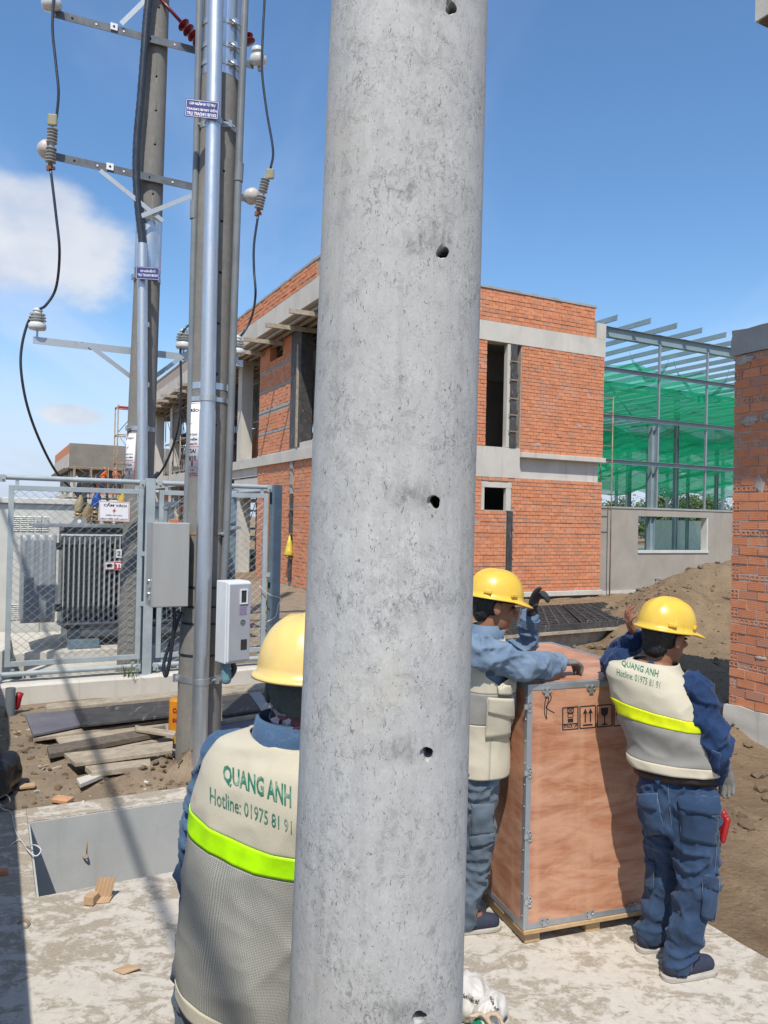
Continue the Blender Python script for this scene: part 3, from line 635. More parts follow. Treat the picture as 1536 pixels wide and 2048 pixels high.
# -- blue plate fixed on the conduit
def plate(parent, name, c, w, h, roll, yaw, mat, lines, tmat, bord=.006, thick=.02, label=None):
    ex = Vector((cos(yaw), sin(yaw), 0)); ey = Z; r_ = Matrix.Rotation(-roll, 3, ex.cross(ey)); ex = r_@ex; ey = r_@ey; n_ = ex.cross(ey)
    m_ = MB(); m_.box(Vector(c)-ex*w/2-ey*h/2-n_*.003, ex*w, ey*h, n_*.003); o = m_.build(name, mat, parent, bevel=.0006)
    if label: o['label'] = label
    f_ = plane_fn(c, ex, ey, .0012); g_ = MB(); frame_lines(g_, f_, w/2-.006, h/2-.006, bord*.5)
    for (s_, tw, th, dx, dy) in lines: put_text(g_, s_, tw, th, f_, thick, dx, dy)
    g_.build('lettering', tmat, o); return o, f_
plate(pole1, 'blue_plate', at_y(404, 218, 5.70), .248, .134, radians(3.2), radians(4), M_SIGNB,
      [('CÁP NGẦM ĐI TỪ TRỤ', .19, .034, .0, .037), ('T5A/24/11B/10/1 ĐẾN', .222, .027, 0, -.002), ('TRỤ T5A/24/11B/10/2', .217, .031, 0, -.042)], M_WHITE, .006, .03)
# -- printed warning sheet wrapped round a pole (right-hand part shows beside the conduit)
def wrap_sheet(parent, fn, rf, px_right, y0, y1, Y, wdt, base, top, r0, r1, lab):
    q, d = cyl_hit(px_right, (y0+y1)/2, base, top, r0, r1); z0 = cyl_hit(px_right, y1, base, top, r0, r1)[0].z; z1 = cyl_hit(px_right, y0, base, top, r0, r1)[0].z
    zc_ = (z0+z1)/2; hh = (z1-z0)/2; n_ = -d; ang_r = atan2(n_.x, -n_.y); r = rf(zc_)+.0035
    ac = ang_r-(wdt/2)/r
    def f_(x, y, o=0):
        a = ac+x/r; c = fn(zc_+y); rr = rf(zc_+y)+.0035+o; return Vector((c.x+sin(a)*rr, c.y-cos(a)*rr, c.z))
    m_ = MB(); rect(m_, f_, -wdt/2, wdt/2, -hh, hh, 0, 16); o = m_.build('warning_sheet', M_SIGNW, parent, True)
    so = o.modifiers.new('s', 'SOLIDIFY'); so.thickness = .002; so.offset = -1
    g = lambda x, y: f_(x, y, .0015)
    t_ = MB(); W = wdt
    put_text(t_, 'CẤM TRÈO', W*.82, hh*.13, g, .03, 0, hh*.80)
    for i, s_ in enumerate(('ĐIỆN ÁP CAO', 'NGUY HIỂM', 'CHẾT NGƯỜI')): put_text(t_, s_, W*.62, hh*.085, g, .03, W*.07, hh*(.12-.125*i))
    put_text(t_, 'T11/T5A/', W*.66, hh*.12, g, .03, W*.03, -hh*.33); put_text(t_, '24/11B/10', W*.66, hh*.12, g, .03, W*.03, -hh*.52)
    put_text(t_, '1', W*.06, hh*.16, g, .03, W*.22, -hh*.68); put_text(t_, 'TRẠM HẠ THẾ', W*.6, hh*.06, g, .03, W*.0, -hh*.85); put_text(t_, 'TRUNG HẬU', W*.6, hh*.06, g, .03, W*.09, -hh*.945)
    t_.build('lettering', M_BLACKP, o)
    t_ = MB(); frame_lines(t_, g, wdt/2-.004, hh-.006, .003, 0, 12)
    for yy in (-.225, -.60, -.79): rect(t_, g, -wdt/2, wdt/2, hh*yy, hh*yy+.004, 0, 12)
    bolt = [(.02, .50), (-.035, .36), (-.005, .36), (-.03, .24), (.035, .40), (.005, .40)]
    t_.add([g(x*1.2+W*.02, y*hh*1.05) for x, y in bolt], [(0, 1, 2, 3, 4, 5)]); t_.build('red_marks', M_REDP, o)
wrap_sheet(pole1, p1, p1r, 402, 804, 951, P1Y, .25, p1base, p1top, p1r(-.3), p1r(zt1), '')
# -- stainless box on the pole's left side, grid-aligned
def yawm(n): n = Vector(n).normalized(); r = n.cross(Z)*-1; r = Z.cross(n)*1; return r
mbx = thing('metal_control_box', tuple(at_y(335, 1216, 5.80)), 'brushed stainless steel control box strapped to the left side of the service pole', 'control box')
bc = at_y(303, 1216, 5.62); W_, D_, H_ = .268, .24, .625
m_ = MB(); m_.box(bc+V*.014, U*W_, V*D_, Z*H_); m_.build('box_body', M_STAIN, mbx, bevel=.003)
m_ = MB(); m_.box(bc+U*.004+Z*.004, U*(W_-.008), V*.0125, Z*(H_-.008)); dr = m_.build('door', M_STAIN, mbx, bevel=.004)
for zz in (.17, .075):
    m_ = MB(); m_.tube([bc-U*.014+V*.09+Z*zz, bc-U*.014+V*.05+Z*(zz+.03)], .008, 8); m_.cbox(bc-U*.006+V*.07+Z*zz, .014, .03, .05, RUV); m_.build('latch', M_GALV, mbx)
for zz in (.02, .53):
    m_ = MB(); m_.box(bc+U*W_+V*(D_-.03)+Z*zz, U*.045, V*.006, Z*.06); m_.build('mounting_bracket', M_GALV, mbx, bevel=.002)
m_ = MB(); m_.cbox(bc+U*.17+V*.1+Z*(H_+.012), .06, .05, .024, RUV); m_.build('cable_gland', simple('orange_gland', (.55, .16, .05), None, 9, .5), mbx, bevel=.004)
m_ = MB(); m_.tube([bc+U*.12+V*.16+Z*H_, bc+U*.12+V*.16+Z*(H_+.10)], .017, 10); m_.tube([bc+U*.12+V*.16+Z*(H_+.10), bc+U*.12+V*.16+Z*(H_+.12)], .024, 10); m_.build('conduit_stub', M_PVC, mbx, True, auto=40)
# loop of flexible conduit hanging under the box
lp = [(348, 1216), (349, 1240), (344, 1290), (336, 1340), (331, 1352), (327, 1335), (332, 1310), (345, 1275), (356, 1240), (362, 1224)]
m_ = MB(); m_.tube(catmull([at_y(x, y, 5.80+.012*i) for i, (x, y) in enumerate(lp)], 8), .0135, 10); tag(m_.build('cable_loop', M_CABLE, None, True), 'black flexible cable hanging in a loop under the stainless box', 'cable')
# straps holding both boxes
for y in (1175, 1214, 1248, 1312): band(pole1, p1, p1r, zat(365, y, 5.85), .016, M_CABLE, (), .005, 'black_strap', ax=ax1)
# -- pale plastic meter box, right side
a_ = radians(40); mn = Vector((sin(a_), -cos(a_), 0)); mr = Vector((cos(a_), sin(a_), 0)); me_ = -mn
mt = thing('meter_box', tuple(at_y(462, 1325, 5.8)), 'pale grey plastic electricity meter box with a small square window on the service pole', 'meter box')
c0 = at_y(453, 1330, 5.58); W_, D_, H_ = .196, .15, .60
m_ = MB(); m_.box(c0+me_*.03, mr*W_, me_*D_, Z*H_); m_.build('box_body', M_METER, mt, bevel=.006)
m_ = MB(); m_.box(c0+mr*.004+me_*.0008+Z*.012, mr*(W_-.008), me_*.028, Z*(H_-.02)); m_.build('cover', M_METER, mt, bevel=.008)
f_ = plane_fn(c0+mr*W_/2+Z*H_/2, mr, Z)
m_ = MB(); m_.box(f_(-.085, -.275), mr*.17, mn*.004, Z*.555); fc = m_.build('face_panel', M_METERF, mt, bevel=.003)
wf = MB(); F_ = lambda x, y, o: f_(x, y)+mn*o
for (x0, x1, y0, y1) in ((-.005, .06, .235, .245), (-.005, .06, .135, .145), (-.005, .005, .145, .235), (.05, .06, .145, .235)): wf.box(F_(x0, y0, .004), mr*(x1-x0), mn*.009, Z*(y1-y0))
wo = wf.build('window_frame', M_METER, mt); m_ = MB(); m_.box(F_(.005, .145, .003), mr*.045, mn*.003, Z*.09); m_.build('pane', M_GLASSD, wo)
m_ = MB(); m_.box(F_(.012, -.20, .0035), mr*.05, mn*.003, Z*.075); m_.build('lower_window', M_GLASSD, mt)
g = MB(); fn_ = lambda x, y: F_(x, y, .0048)
rect(g, fn_, -.01, .06, .052, .118); g.build('label_plate', simple('mauve_label', (.34, .29, .40), None, 30, .5), fc)
g = MB()
for i in range(5): put_text(g, 'CÔNG TƠ ĐIỆN', .056, .006, lambda x, y: F_(x, y, .0062), .02, .025, .108-.012*i)
g.build('lettering', M_BLACKP, fc)
g = MB(); g.lathe(F_(.025, .0, .0045), [(.022, 0), (.022, .002), (.019, .002), (.019, 0)], 20, mn); put_text(g, '+', .02, .02, fn_, .03, .025, 0); g.build('round_emblem', M_PVC, fc)
m_ = MB(); m_.tube([c0+mr*.06+me_*.11+Z*.0, c0+mr*.06+me_*.11-Z*.075], .033, 14); m_.tube([c0+mr*.06+me_*.11-Z*.07, c0+mr*.06+me_*.11-Z*.125], .038, 14); m_.lathe(c0+mr*.06+me_*.11-Z*.125, [(.038, 0), (.036, -.02), (.026, -.034), (.008, -.04)], 14); m_.build('bottom_fitting', M_TEAL, mt, True, auto=40)
m_ = MB(); m_.tube(catmull([c0+mr*.1+me_*.12, c0+mr*.13+me_*.12-Z*.06, c0+mr*.10+me_*.13-Z*.12, c0+mr*.05+me_*.14-Z*.13], 6), .022, 10); m_.build('cable_tail', M_CABLE, mt, True)
# -- second pole behind the fence
pole2 = thing('transformer_pole', (p2(0).x, p2(0).y, 0), 'tall tapering concrete pole behind the mesh fence carrying three steel crossarms', 'pole')
zt2 = p2top.z; hl = []
for (x, y) in ((318, 15), (313, 153), (312, 221), (310, 289), (306, 388)):
    q, d = cyl_hit(x, y, p2base, p2top, p2r(-.3), p2r(zt2)); hl.append((q, d, .0125))
lathe_pole(p2base, p2top, p2r(-.3), p2r(zt2), 36, 24, hl, M_POLE2, 'pole_shaft', pole2)
q = [at_y(285, y, 8.66) for y in (1350, 1100, 800, 488)]; m_ = MB(); m_.tube(q, .058, 20); m_.build('steel_conduit', M_GALV, pole2, True, auto=50)
q = catmull([at_y(x, y, 8.66+.0*y) for x, y in ((285, 520), (284, 480), (277, 420), (272.5, 350), (274, 280), (281, 200), (288, 110), (293, 40), (299, -20), (306, -120))], 10)
m_ = MB(); m_.tube(q, [.041+.004*(i % 2) for i in range(len(q))], 12); m_.build('corrugated_cable', M_CABLE, pole2, True)
band(pole2, p2, p2r, zat(310, 485, 8.75), .55, M_FOIL, (), .004, 'metal_wrap', ax=ax2)
for y, b in ((553, (-50, 55)), (857, (-40, 38))): band(pole2, p2, p2r, zat(300, y, 8.75), .05, M_GALVD, b, .006, ax=ax2)
for y in (650, 770): c = at_y(297, y, 8.7); m_ = MB(); m_.cbox(c, .02, .05, .05); m_.build('step_bolt', M_GALVD, pole2)
plate(pole2, 'blue_plate', at_y(295.5, 546.5, 8.56), .262, .142, radians(1), radians(3), M_SIGNB, [('CÁP NGẦM ĐẾN TỪ', .17, .036, 0, .028), ('TRỤ T5A/24/11B/10/1', .22, .036, 0, -.025)], M_WHITE, .006, .03)
wrap_sheet(pole2, p2, p2r, 271, 866, 962, P2Y, .25, p2base, p2top, p2r(-.3), p2r(zt2), '')
# ---- crossarms (parts of the pole)
def arm(name, l, r, plane, vsz, hsz, mat, holes_=True):
    a = at_pl(*l, plane, V); b = at_pl(*r, plane, V); zz = (a.z+b.z)/2; d = (b-a).normalized()
    m_ = MB(); m_.box(a-Z*vsz/2-V*.004, b-a, V*.008, Z*vsz); m_.box(a+Z*(vsz/2-.008)+V*.0045, b-a, V*hsz, Z*.007)
    o = m_.build(name, mat, pole2)
    return a, b, o
plA = p2(7.2)-V*.17; plB = p2(5.7)-V*.18; plC = p2(3.8)+V*.17
aL, aR, armA = arm('crossarm', (104, 26), (507, 131), plA, .085, .085, M_ARM)
bL, bR, armB = arm('crossarm', (110, 313), (497, 398), plB, .085, .085, M_ARM)
cL, cR, armC = arm('crossarm', (66, 680), (486, 727), plC, .08, .06, M_GALVD)
for o_, a, b in ((armA, aL, aR), (armB, bL, bR)):
    for i, t_ in enumerate((.09, .20, .33, .46, .58, .70, .78, .9)):
        c = a.lerp(b, t_); m_ = MB(); m_.lathe(c-V*.005, [(.011, -.004), (.011, .0)], 8, V); m_.build('bolt_hole_disc', M_SIGNW if i % 3 else M_DARK, o_)  # solid discs painted for holes: white for brightness through, near-black for shade
for (x, y, pl) in ((228, 53, plA), (220, 333, plB)):
    c = at_pl(x, y, pl-V*.02, V); m_ = MB(); m_.cbox(c, .075, .006, .075, RUV); o_ = m_.build('end_plate', M_SIGNW, pole2); m_ = MB(); m_.lathe(c-V*.004, [(.012, -.003), (.012, 0)], 10, V); m_.build('bolt_hole_disc', M_DARK, o_)  # near-black disc painted as the shade inside the plate's hole
def flat(l, r, pl, wd=.05, mat=M_GALVD, name='brace'):
    a = at_pl(*l, pl, V); b = at_pl(*r, pl, V); m_ = MB(); m_.bar(a, b, .007, wd, V.cross(b-a)); return m_.build(name, mat, pole2)
flat((200, 341), (326, 442), plB-V*.03); flat((392, 388), (280, 433), plB-V*.045)
flat((178, 690), (268, 758), plC-V*.012); flat((402, 686), (305, 757), plC-V*.012); flat((242, 48), (352, -60), plA-V*.02)
# ---- insulators: things mounted on the arms
def insulator_pin(c, sc, lab, tilt=(0, 0, 1)):
    t_ = thing('pin_insulator', tuple(c), lab, 'insulator', 'white insulators on the lowest crossarm'); ax = Vector(tilt).normalized()
    m_ = MB(); m_.tube([c-ax*.035*sc, c+ax*.05*sc], .012, 10); m_.build('pin', M_GALVD, t_, True, auto=40)
    c = c+ax*.05*sc; m_ = MB(); m_.lathe(c, [(r*sc, h*sc) for r, h in ((.05, .0), (.088, .004), (.098, .02), (.098, .06), (.085, .078), (.06, .088), (.055, .10), (.095, .106), (.10, .112), (.06, .122), (.055, .135), (.092, .141), (.096, .147), (.056, .157), (.052, .17), (.085, .176), (.088, .182), (.05, .192), (.042, .215), (.05, .222), (.046, .245), (.02, .256))], 24, ax); m_.build('porcelain', M_PORC, t_, True, auto=60)
    m_ = MB(); m_.tube([c+ax*.222*sc+Vector((cos(a)*.05, sin(a)*.05, .004*sin(3*a)))*sc for a in [i*2*pi/14 for i in range(15)]], .007, 6); m_.build('tie_wire', M_STRAPW, t_, True)
insulator_pin(cL+Z*.07+U*.04, .95, 'white insulator at the outer left end of the lowest crossarm')
cm2 = at_pl(367, 700, plC, V); insulator_pin(Vector((cm2.x, cm2.y, cL.z+.05)), .95, 'white insulator on the lowest crossarm between the two poles')
cm3 = at_pl(474, 715, plC, V); insulator_pin(Vector((cm3.x, cm3.y, cR.z+.05)), .95, 'white insulator at the end of the lowest crossarm beside the far brick eaves')
def insulator_ball(c, lab):
    t_ = thing('line_insulator', tuple(c), lab, 'insulator', 'round insulators on the top crossarm'); ax = Vector((-.1, -.35, .93)).normalized()
    m_ = MB(); m_.lathe(c, [(.04, -.04), (.09, -.03), (.108, .0), (.104, .05), (.085, .085), (.062, .1), (.055, .12), (.07, .13), (.06, .165), (.03, .18)], 26, ax); m_.build('porcelain', M_PORC, t_, True, auto=60)
    m_ = MB(); m_.tube([c-ax*.10, c-ax*.03], .02, 10); m_.build('pin', M_GALVD, t_, True)
insulator_ball(at_pl(104, 22, plA, V)+Z*.03-V*.02, 'round white insulator at the left end of the top crossarm')
insulator_ball(at_pl(516, 130, plA, V)+Z*.02-V*.02, 'round white insulator at the right end of the top crossarm')
def arrester(top, bot, back, cap, lab, k=1):
    t_ = thing('surge_arrester', tuple(bot), lab, 'arrester', 'finned arresters on the middle crossarm'); a = Vector(top); b = Vector(bot); d = (b-a); L = d.length; d.normalize()
    prof = []; n_ = 11
    for i in range(n_):
        h = L*i/n_; prof += [(.030, h), (.055 if i != 5 else .03, h+L*.25/n_), (.055 if i != 5 else .03, h+L*.42/n_), (.030, h+L*.6/n_)]
    m_ = MB(); m_.lathe(a, prof, 20, d); m_.build('finned_body', simple('grey_polymer%d' % k, (.36, .36, .35), (.27, .26, .25), 9, .4), t_, True, auto=35)
    m_ = MB(); m_.cbox(Vector(cap), .10, .035, .125, Matrix.Rotation(.12*k, 3, 'Z')); m_.build('terminal_cap', simple('khaki_cap%d' % k, (.30, .275, .17), (.2, .19, .13), 6, .5), t_, bevel=.014)
    m_ = MB(); m_.lathe(Vector(back)+V*.10, [(.03, -.16), (.075, -.14), (.095, -.06), (.085, .0), (.05, .05)], 20, V); m_.build('mounting_insulator', M_PORCB, t_, True, auto=60)
    m_ = MB(); m_.tube([b, b+d*.06], .025, 8); m_.cbox(b+d*.04+U*.02, .05, .03, .03); m_.cbox(b+d*.05-U*.02, .03, .03, .05); m_.build('copper_lug', M_COPPER, t_)
    m_ = MB(); m_.tube([a, a-d*.05], .018, 8); m_.build('terminal', M_GALV, t_)
bz = bL.y-.12
arrester(at_y(105, 257, bz), at_y(101, 328, bz), at_y(93, 296, bz+.06), at_y(105, 240, bz-.03), 'finned arrester with khaki cap at the left end of the middle crossarm')
bz2 = bR.y-.1
arrester(at_y(531, 358, bz2), at_y(517, 420, bz2), at_y(505, 390, bz2+.06), at_y(540, 348, bz2-.03), 'finned arrester with khaki cap at the right end of the middle crossarm', -1)
def red_string(pts, Y, lab):
    q = [at_y(x, y, Y) for x, y in pts]; t_ = thing('red_insulator', tuple(q[-1]), lab, 'insulator', 'dark red strain insulators'); d = (q[-1]-q[0]); L = d.length; d.normalize(); prof = []
    n_ = max(2, int(L/.075))
    for i in range(n_): h = L*i/n_; prof += [(.022, h), (.075, h+L*.3/n_), (.078, h+L*.4/n_), (.022, h+L*.65/n_)]
    m_ = MB(); m_.lathe(q[0], prof, 20, d); m_.build('sheds', M_REDIN, t_, True, auto=40)
    m_ = MB(); m_.tube([q[0]-d*.5, q[0]], .02, 8); m_.build('rod', M_REDIN, t_, True)
red_string(((364, 46), (376, 61), (391, 75), (402, 88)), 8.8, 'string of dark red disc insulators slanting beside the top crossarm')
red_string(((492, 70), (500, 90)), 8.95, 'dark red disc insulator half hidden behind the service pole conduits')
# ---- loose cables between the arms
def cable(pts, lab, r=.0145, mat=None):
    m_ = MB(); m_.tube(catmull([at_y(x, y, yy) for x, y, yy in pts], 8), r, 10); return tag(m_.build('overhead_cable', mat or M_CABLE, None, True), lab, 'cable')
ya = aL.y-.12
cable([(110, -90, ya), (107, 0, ya), (105, 60, ya), (112, 130, ya), (117, 185, ya), (113, 236, bz)], 'black cable dropping from the top left insulator to the left arrester')
yc = cL.y
cable([(101, 338, bz), (112, 430, bz), (119, 505, bz+.05), (112, 575, yc), (92, 610, yc), (75, 621, yc), (57, 643, yc), (44, 690, yc), (42, 740, yc), (54, 810, yc+.1), (79, 880, yc+.3), (113, 945, yc+.6), (150, 985, 9.55), (166, 1012, 9.75)], 'long black cable looping from the left arrester round an insulator down to the transformer')
cable([(388, 632, cm2.y), (380, 648, cm2.y), (367, 662, cm2.y-.05), (361, 700, cm2.y), (362, 780, cm2.y), (355, 860, cm2.y+.1), (330, 930, 9.6), (300, 966, 9.7), (262, 990, 9.75)], 'black cable curving down from the middle insulator between the poles')
yr = aR.y-.12
cable([(531, -90, yr), (529, 0, yr), (526, 60, yr), (524, 140, yr), (533, 220, yr), (546, 300, yr), (541, 338, bz2)], 'black cable dropping from the top right insulator to the right arrester')
cable([(516, 432, bz2), (508, 490, bz2), (508, 540, bz2), (511, 590, bz2), (503, 635, cm3.y), (487, 665, cm3.y), (476, 676, cm3.y)], 'black cable hanging from the right arrester to the insulator by the brick eaves')
# overhead line strung above the slab, behind and left of the viewer: its thin shadows cross the ground and the pole
for (pt, hgt, r, dirv, lab) in ((Vector((-1.88, 5.63, 0)), 7.4, .026, V, 'thick bundled overhead cable strung high along the slab beside the boundary wall'),):
    g0 = pt+SUN_H*(hgt/tan(SUN_ELEV)); q = [g0+dirv*t_+Z*(hgt-.25*(1-(t_/18)**2)) for t_ in range(-18, 13, 3)]
    m_ = MB(); m_.tube(q, r, 8); tag(m_.build('bundled_line', M_CABLE, None, True), lab, 'cable')
# ---- orange cable marker post
ob = at_z(346, 1476, 0); om = thing('marker_post', tuple(ob), 'short orange cable marker post with red letters, half hidden by the service pole', 'marker post')
hh_ = .345; rr_ = .062; m_ = MB(); m_.lathe(ob+U*.02, [(rr_, -.1), (rr_, hh_-.02), (rr_*.8, hh_)], 8); m_.build('post', M_ORANGE, om)
g = MB(); fo_ = plane_fn(ob+U*.02+Vector((.26, -.965, 0)).normalized()*(rr_*.985)+Z*.2, Vector((.965, .26, 0)), Z, .004)
put_text(g, 'CÁP', .085, .05, fo_, .03, .012, .06); put_text(g, 'ĐIỆN', .085, .05, fo_, .03, .012, -.03); g.build('lettering', M_REDP, om)
# ================================================================== mesh fence
FV = 4.53; FP = uv(0, FV); FZ = .176
def fpt(px, py, dv=0): return at_pl(px, py, FP+V*dv, V)
def fu(px, py=1150, dv=0): return (fpt(px, py, dv)-PO).dot(U)
fence = thing('mesh_fence', tuple(uv(fu(282), FV, FZ)), 'pale blue-grey steel fence with chain-link panels on a concrete kerb', 'fence')
def fpost(u_, v_, z1, mat, wd=.10, dp=.11):
    m_ = MB(); b = uv(u_, v_, FZ)
    m_.box(b-U*wd/2-V*dp/2, U*wd, V*.012, Z*(z1-FZ)); m_.box(b-U*wd/2+V*(dp/2-.012), U*wd, V*.012, Z*(z1-FZ)); m_.box(b-U*.006-V*(dp/2-.0125), U*.012, V*(dp-.025), Z*(z1-FZ))
    o = m_.build('post', mat, fence, bevel=.003)
    m_ = MB(); m_.box(b-U*.11-V*.1-Z*.012, U*.22, V*.2, Z*.0115); m_.build('base_plate', mat, o); return o
um = fu(296); ur = fu(548); ul = fu(-8); ztop = fpt(296, 957).z
fpost(um, FV, ztop, M_FENCE); fpost(ur, FV, fpt(548, 970).z, M_FENCED, .12, .12); fpost(ul-.06, FV, ztop, M_FENCE)
fpost(ur, FV+1.9, ztop-.02, M_FENCED, .12, .12)
m_ = MB(); m_.bar(uv(ur+.02, FV+1.8, 1.0), uv(ur-.30, FV+1.8, 1.9), .012, .16, V); m_.build('gusset', M_FENCED, fence)
def frail(a, b, r, mat=M_FENCE, nm='rail'):
    m_ = MB(); m_.tube([a, b], r, 14); return m_.build(nm, mat, fence, True, auto=50)
zt_ = ztop-.045; zb_ = FZ+.085
for (a, b) in ((ul, um-.06), (um+.06, ur-.06)):
    for z_ in (zt_, zb_):
        o = frail(uv(a, FV, z_), uv(b, FV, z_), .027)
        for e in (a+.04, b-.03):
            m_ = MB(); m_.cbox(uv(e, FV-.034, z_-.015), .055, .006, .075, RUV); m_.tube([uv(e, FV-.05, z_-.015), uv(e, FV-.02, z_-.015)], .012, 8); m_.build('clamp', M_FENCE, o)
frail(uv(ur, FV+.07, zt_-.03), uv(ur, FV+1.85, zt_-.03), .027); frail(uv(ur-1.6, FV+1.9, zt_-.05), uv(ur-.06, FV+1.9, zt_-.05), .027)
def panel(u0, u1, z0, z1, v_, slack=True):
    fw = .052; m_ = MB()
    m_.box(uv(u0, v_-.02, z0), U*fw, V*.04, Z*(z1-z0)); m_.box(uv(u1-fw, v_-.02, z0), U*fw, V*.04, Z*(z1-z0))
    m_.box(uv(u0+fw, v_-.019, z0), U*(u1-u0-2*fw), V*.038, Z*fw); m_.box(uv(u0+fw, v_-.019, z1-fw), U*(u1-u0-2*fw), V*.038, Z*fw)
    o = m_.build('panel_frame', M_FENCE, fence, bevel=.003)
    m_ = MB(); W = u1-u0-2*fw; Hh = z1-z0-2*fw; pw_, ph_ = .098, .082; k = ph_/pw_
    def wob(u_, z_): return uv(u0+fw+u_, v_+.006*sin(u_*9+z_*5), z0+fw+z_)
    for sgn in (1, -1):
        n_ = int((W+Hh/k)/pw_)+2
        for i in range(-n_, n_):
            # line z = sgn*k*(u - u_i)
            ui = i*pw_; pts = []
            ua = 0.0; ub = W
            f_ = lambda u_: sgn*k*(u_-ui)
            lo_, hi_ = (ui, ui+Hh/k) if sgn > 0 else (ui-Hh/k, ui)
            ua = max(ua, lo_); ub = min(ub, hi_)
            if ub-ua < .02: continue
            st = max(2, int((ub-ua)/pw_*2)); q = []
            for j in range(st+1):
                u_ = ua+(ub-ua)*j/st; q.append(wob(u_, f_(u_))+V*(.003*sgn*(1 if j % 2 else -1)))
            m_.tube(q, .0021, 4, cap=False)
    m_.build('chain_link', M_WIREM, o, True); tag(o.children[0] if o.children else o, kind=None)
    for z_ in (z0, z1):
        for uu in (u0+.06, u1-.09):
            m_ = MB(); m_.box(uv(uu, v_-.004, z_-.05 if z_ == z0 else z_+.001), U*.035, V*.008, Z*.049); m_.build('hanger', M_FENCE, o)
    return o
panel(fu(13), um-.07, zb_+.08, zt_-.08, FV-.005); panel(um+.10, ur-.10, zb_+.08, zt_-.08, FV-.005)
for z_ in (.95, 1.5): m_ = MB(); m_.cbox(uv(um-.058, FV-.03, z_), .05, .012, .05, RUV); m_.build('hinge', M_FENCE, fence)
m_ = MB(); m_.cbox(uv(ur-.085, FV-.03, 1.25), .05, .012, .05, RUV); m_.build('hinge', M_FENCE, fence)
m_ = MB(); m_.tube(catmull([uv(ur-.2, FV-.06, 1.12), uv(ur-.08, FV-.08, 1.02), uv(ur+.06, FV-.09, .97), uv(ur+.03, FV-.09, .90), uv(ur+.0, FV-.09, .76), uv(ur-.1, FV-.08, .70)], 6), .006, 6); tag(m_.build('tie_wire', M_STRAPW, None, True), 'loose pale wire tied round the dark right fence post', 'wire')
# warning sign hung on the mesh
sc_ = fpt(228.5, 1022.5, -.05); sgn_ = thing('warning_sign', tuple(sc_), 'white warning sign with black letters and a red bolt hung on the chain-link fence', 'sign')
ex = (U*cos(radians(1.5))-Z*sin(radians(1.5))); f_ = plane_fn(sc_, ex, Z, .002); w_, h_ = .315, .212
m_ = MB(); m_.box(f_(-w_/2, -h_/2, -.004), ex*w_, Z*h_, -V*.003); m_.build('plate', M_SIGNW, sgn_)
g = MB(); put_text(g, 'CẤM VÀO!', .24, .042, f_, .035, .01, .068); put_text(g, 'ĐIỆN ÁP CAO', .17, .022, f_, .03, 0, -.045); put_text(g, 'NGUY HIỂM CHẾT NGƯỜI', .28, .022, f_, .03, 0, -.08); g.build('lettering', M_BLACKP, sgn_)
g = MB(); frame_lines(g, f_, w_/2-.006, h_/2-.006, .004); bolt = [(.012, .038), (-.022, -.002), (-.002, -.002), (-.014, -.03), (.022, .010), (.002, .010)]; g.add([f_(x, y) for x, y in bolt], [(0, 1, 2, 3, 4, 5)]); g.build('red_marks', M_REDP, sgn_)
# ================================================================== transformer behind the fence
TV = 5.40; TP = uv(0, TV)
def tpt(px, py, dv=0): return at_pl(px, py, TP+V*dv, V)
def tu(px, py=1150, dv=0): return (tpt(px, py, dv)-PO).dot(U)
u0 = tu(120); u1 = u0+2.0; z0 = tpt(180, 1244).z; z1 = tpt(180, 1068).z
tr_ = thing('transformer', tuple(uv((u0+u1)/2, TV+.5, z0-.25)), 'grey oil-filled transformer with vertical cooling fins standing inside the fence', 'transformer')
m_ = MB(); m_.box(uv(u0+.05, TV+.24, z0-.10), U*(u1-u0-.1), V*.72, Z*(z1-z0+.17)); m_.build('tank', M_TANK, tr_, bevel=.01)
m_ = MB(); m_.box(uv(u0-.30, TV+.02, z1+.075), U*(u1-u0+.45), V*1.1, Z*.03); m_.build('lid', M_TANK, tr_, bevel=.004)
m_ = MB(); m_.box(uv(u0-.30, TV+.02, z1+.106), U*(u1-u0+.45), V*.05, Z*.012)
for i in range(14): m_.lathe(uv(u0-.25+i*.12, TV+.05, z1+.118), [(.012, 0), (.012, .014)], 6)
m_.build('lid_bolts', M_GALVD, tr_)
nf = int((u1-u0)/.0565)
for i in range(nf):
    uu = u0+.03+i*.0565; m_ = MB(); m_.box(uv(uu, TV, z0), U*.013, V*.235, Z*(z1-z0-.02)); m_.build('cooling_fin', M_FIN, tr_)
m_ = MB(); m_.prism([uv(u0, TV-.01, z1-.02), uv(u0, TV+.238, z1+.03), uv(u0, TV+.238, z1-.13), uv(u0, TV+.09, z1-.13)], U*(u1-u0)); m_.build('fin_header', M_FIN, tr_)
m_ = MB(); m_.box(uv(u0-.01, TV-.006, z0-.022), U*(u1-u0), V*.25, Z*.02); m_.build('fin_rail', M_FIN, tr_)
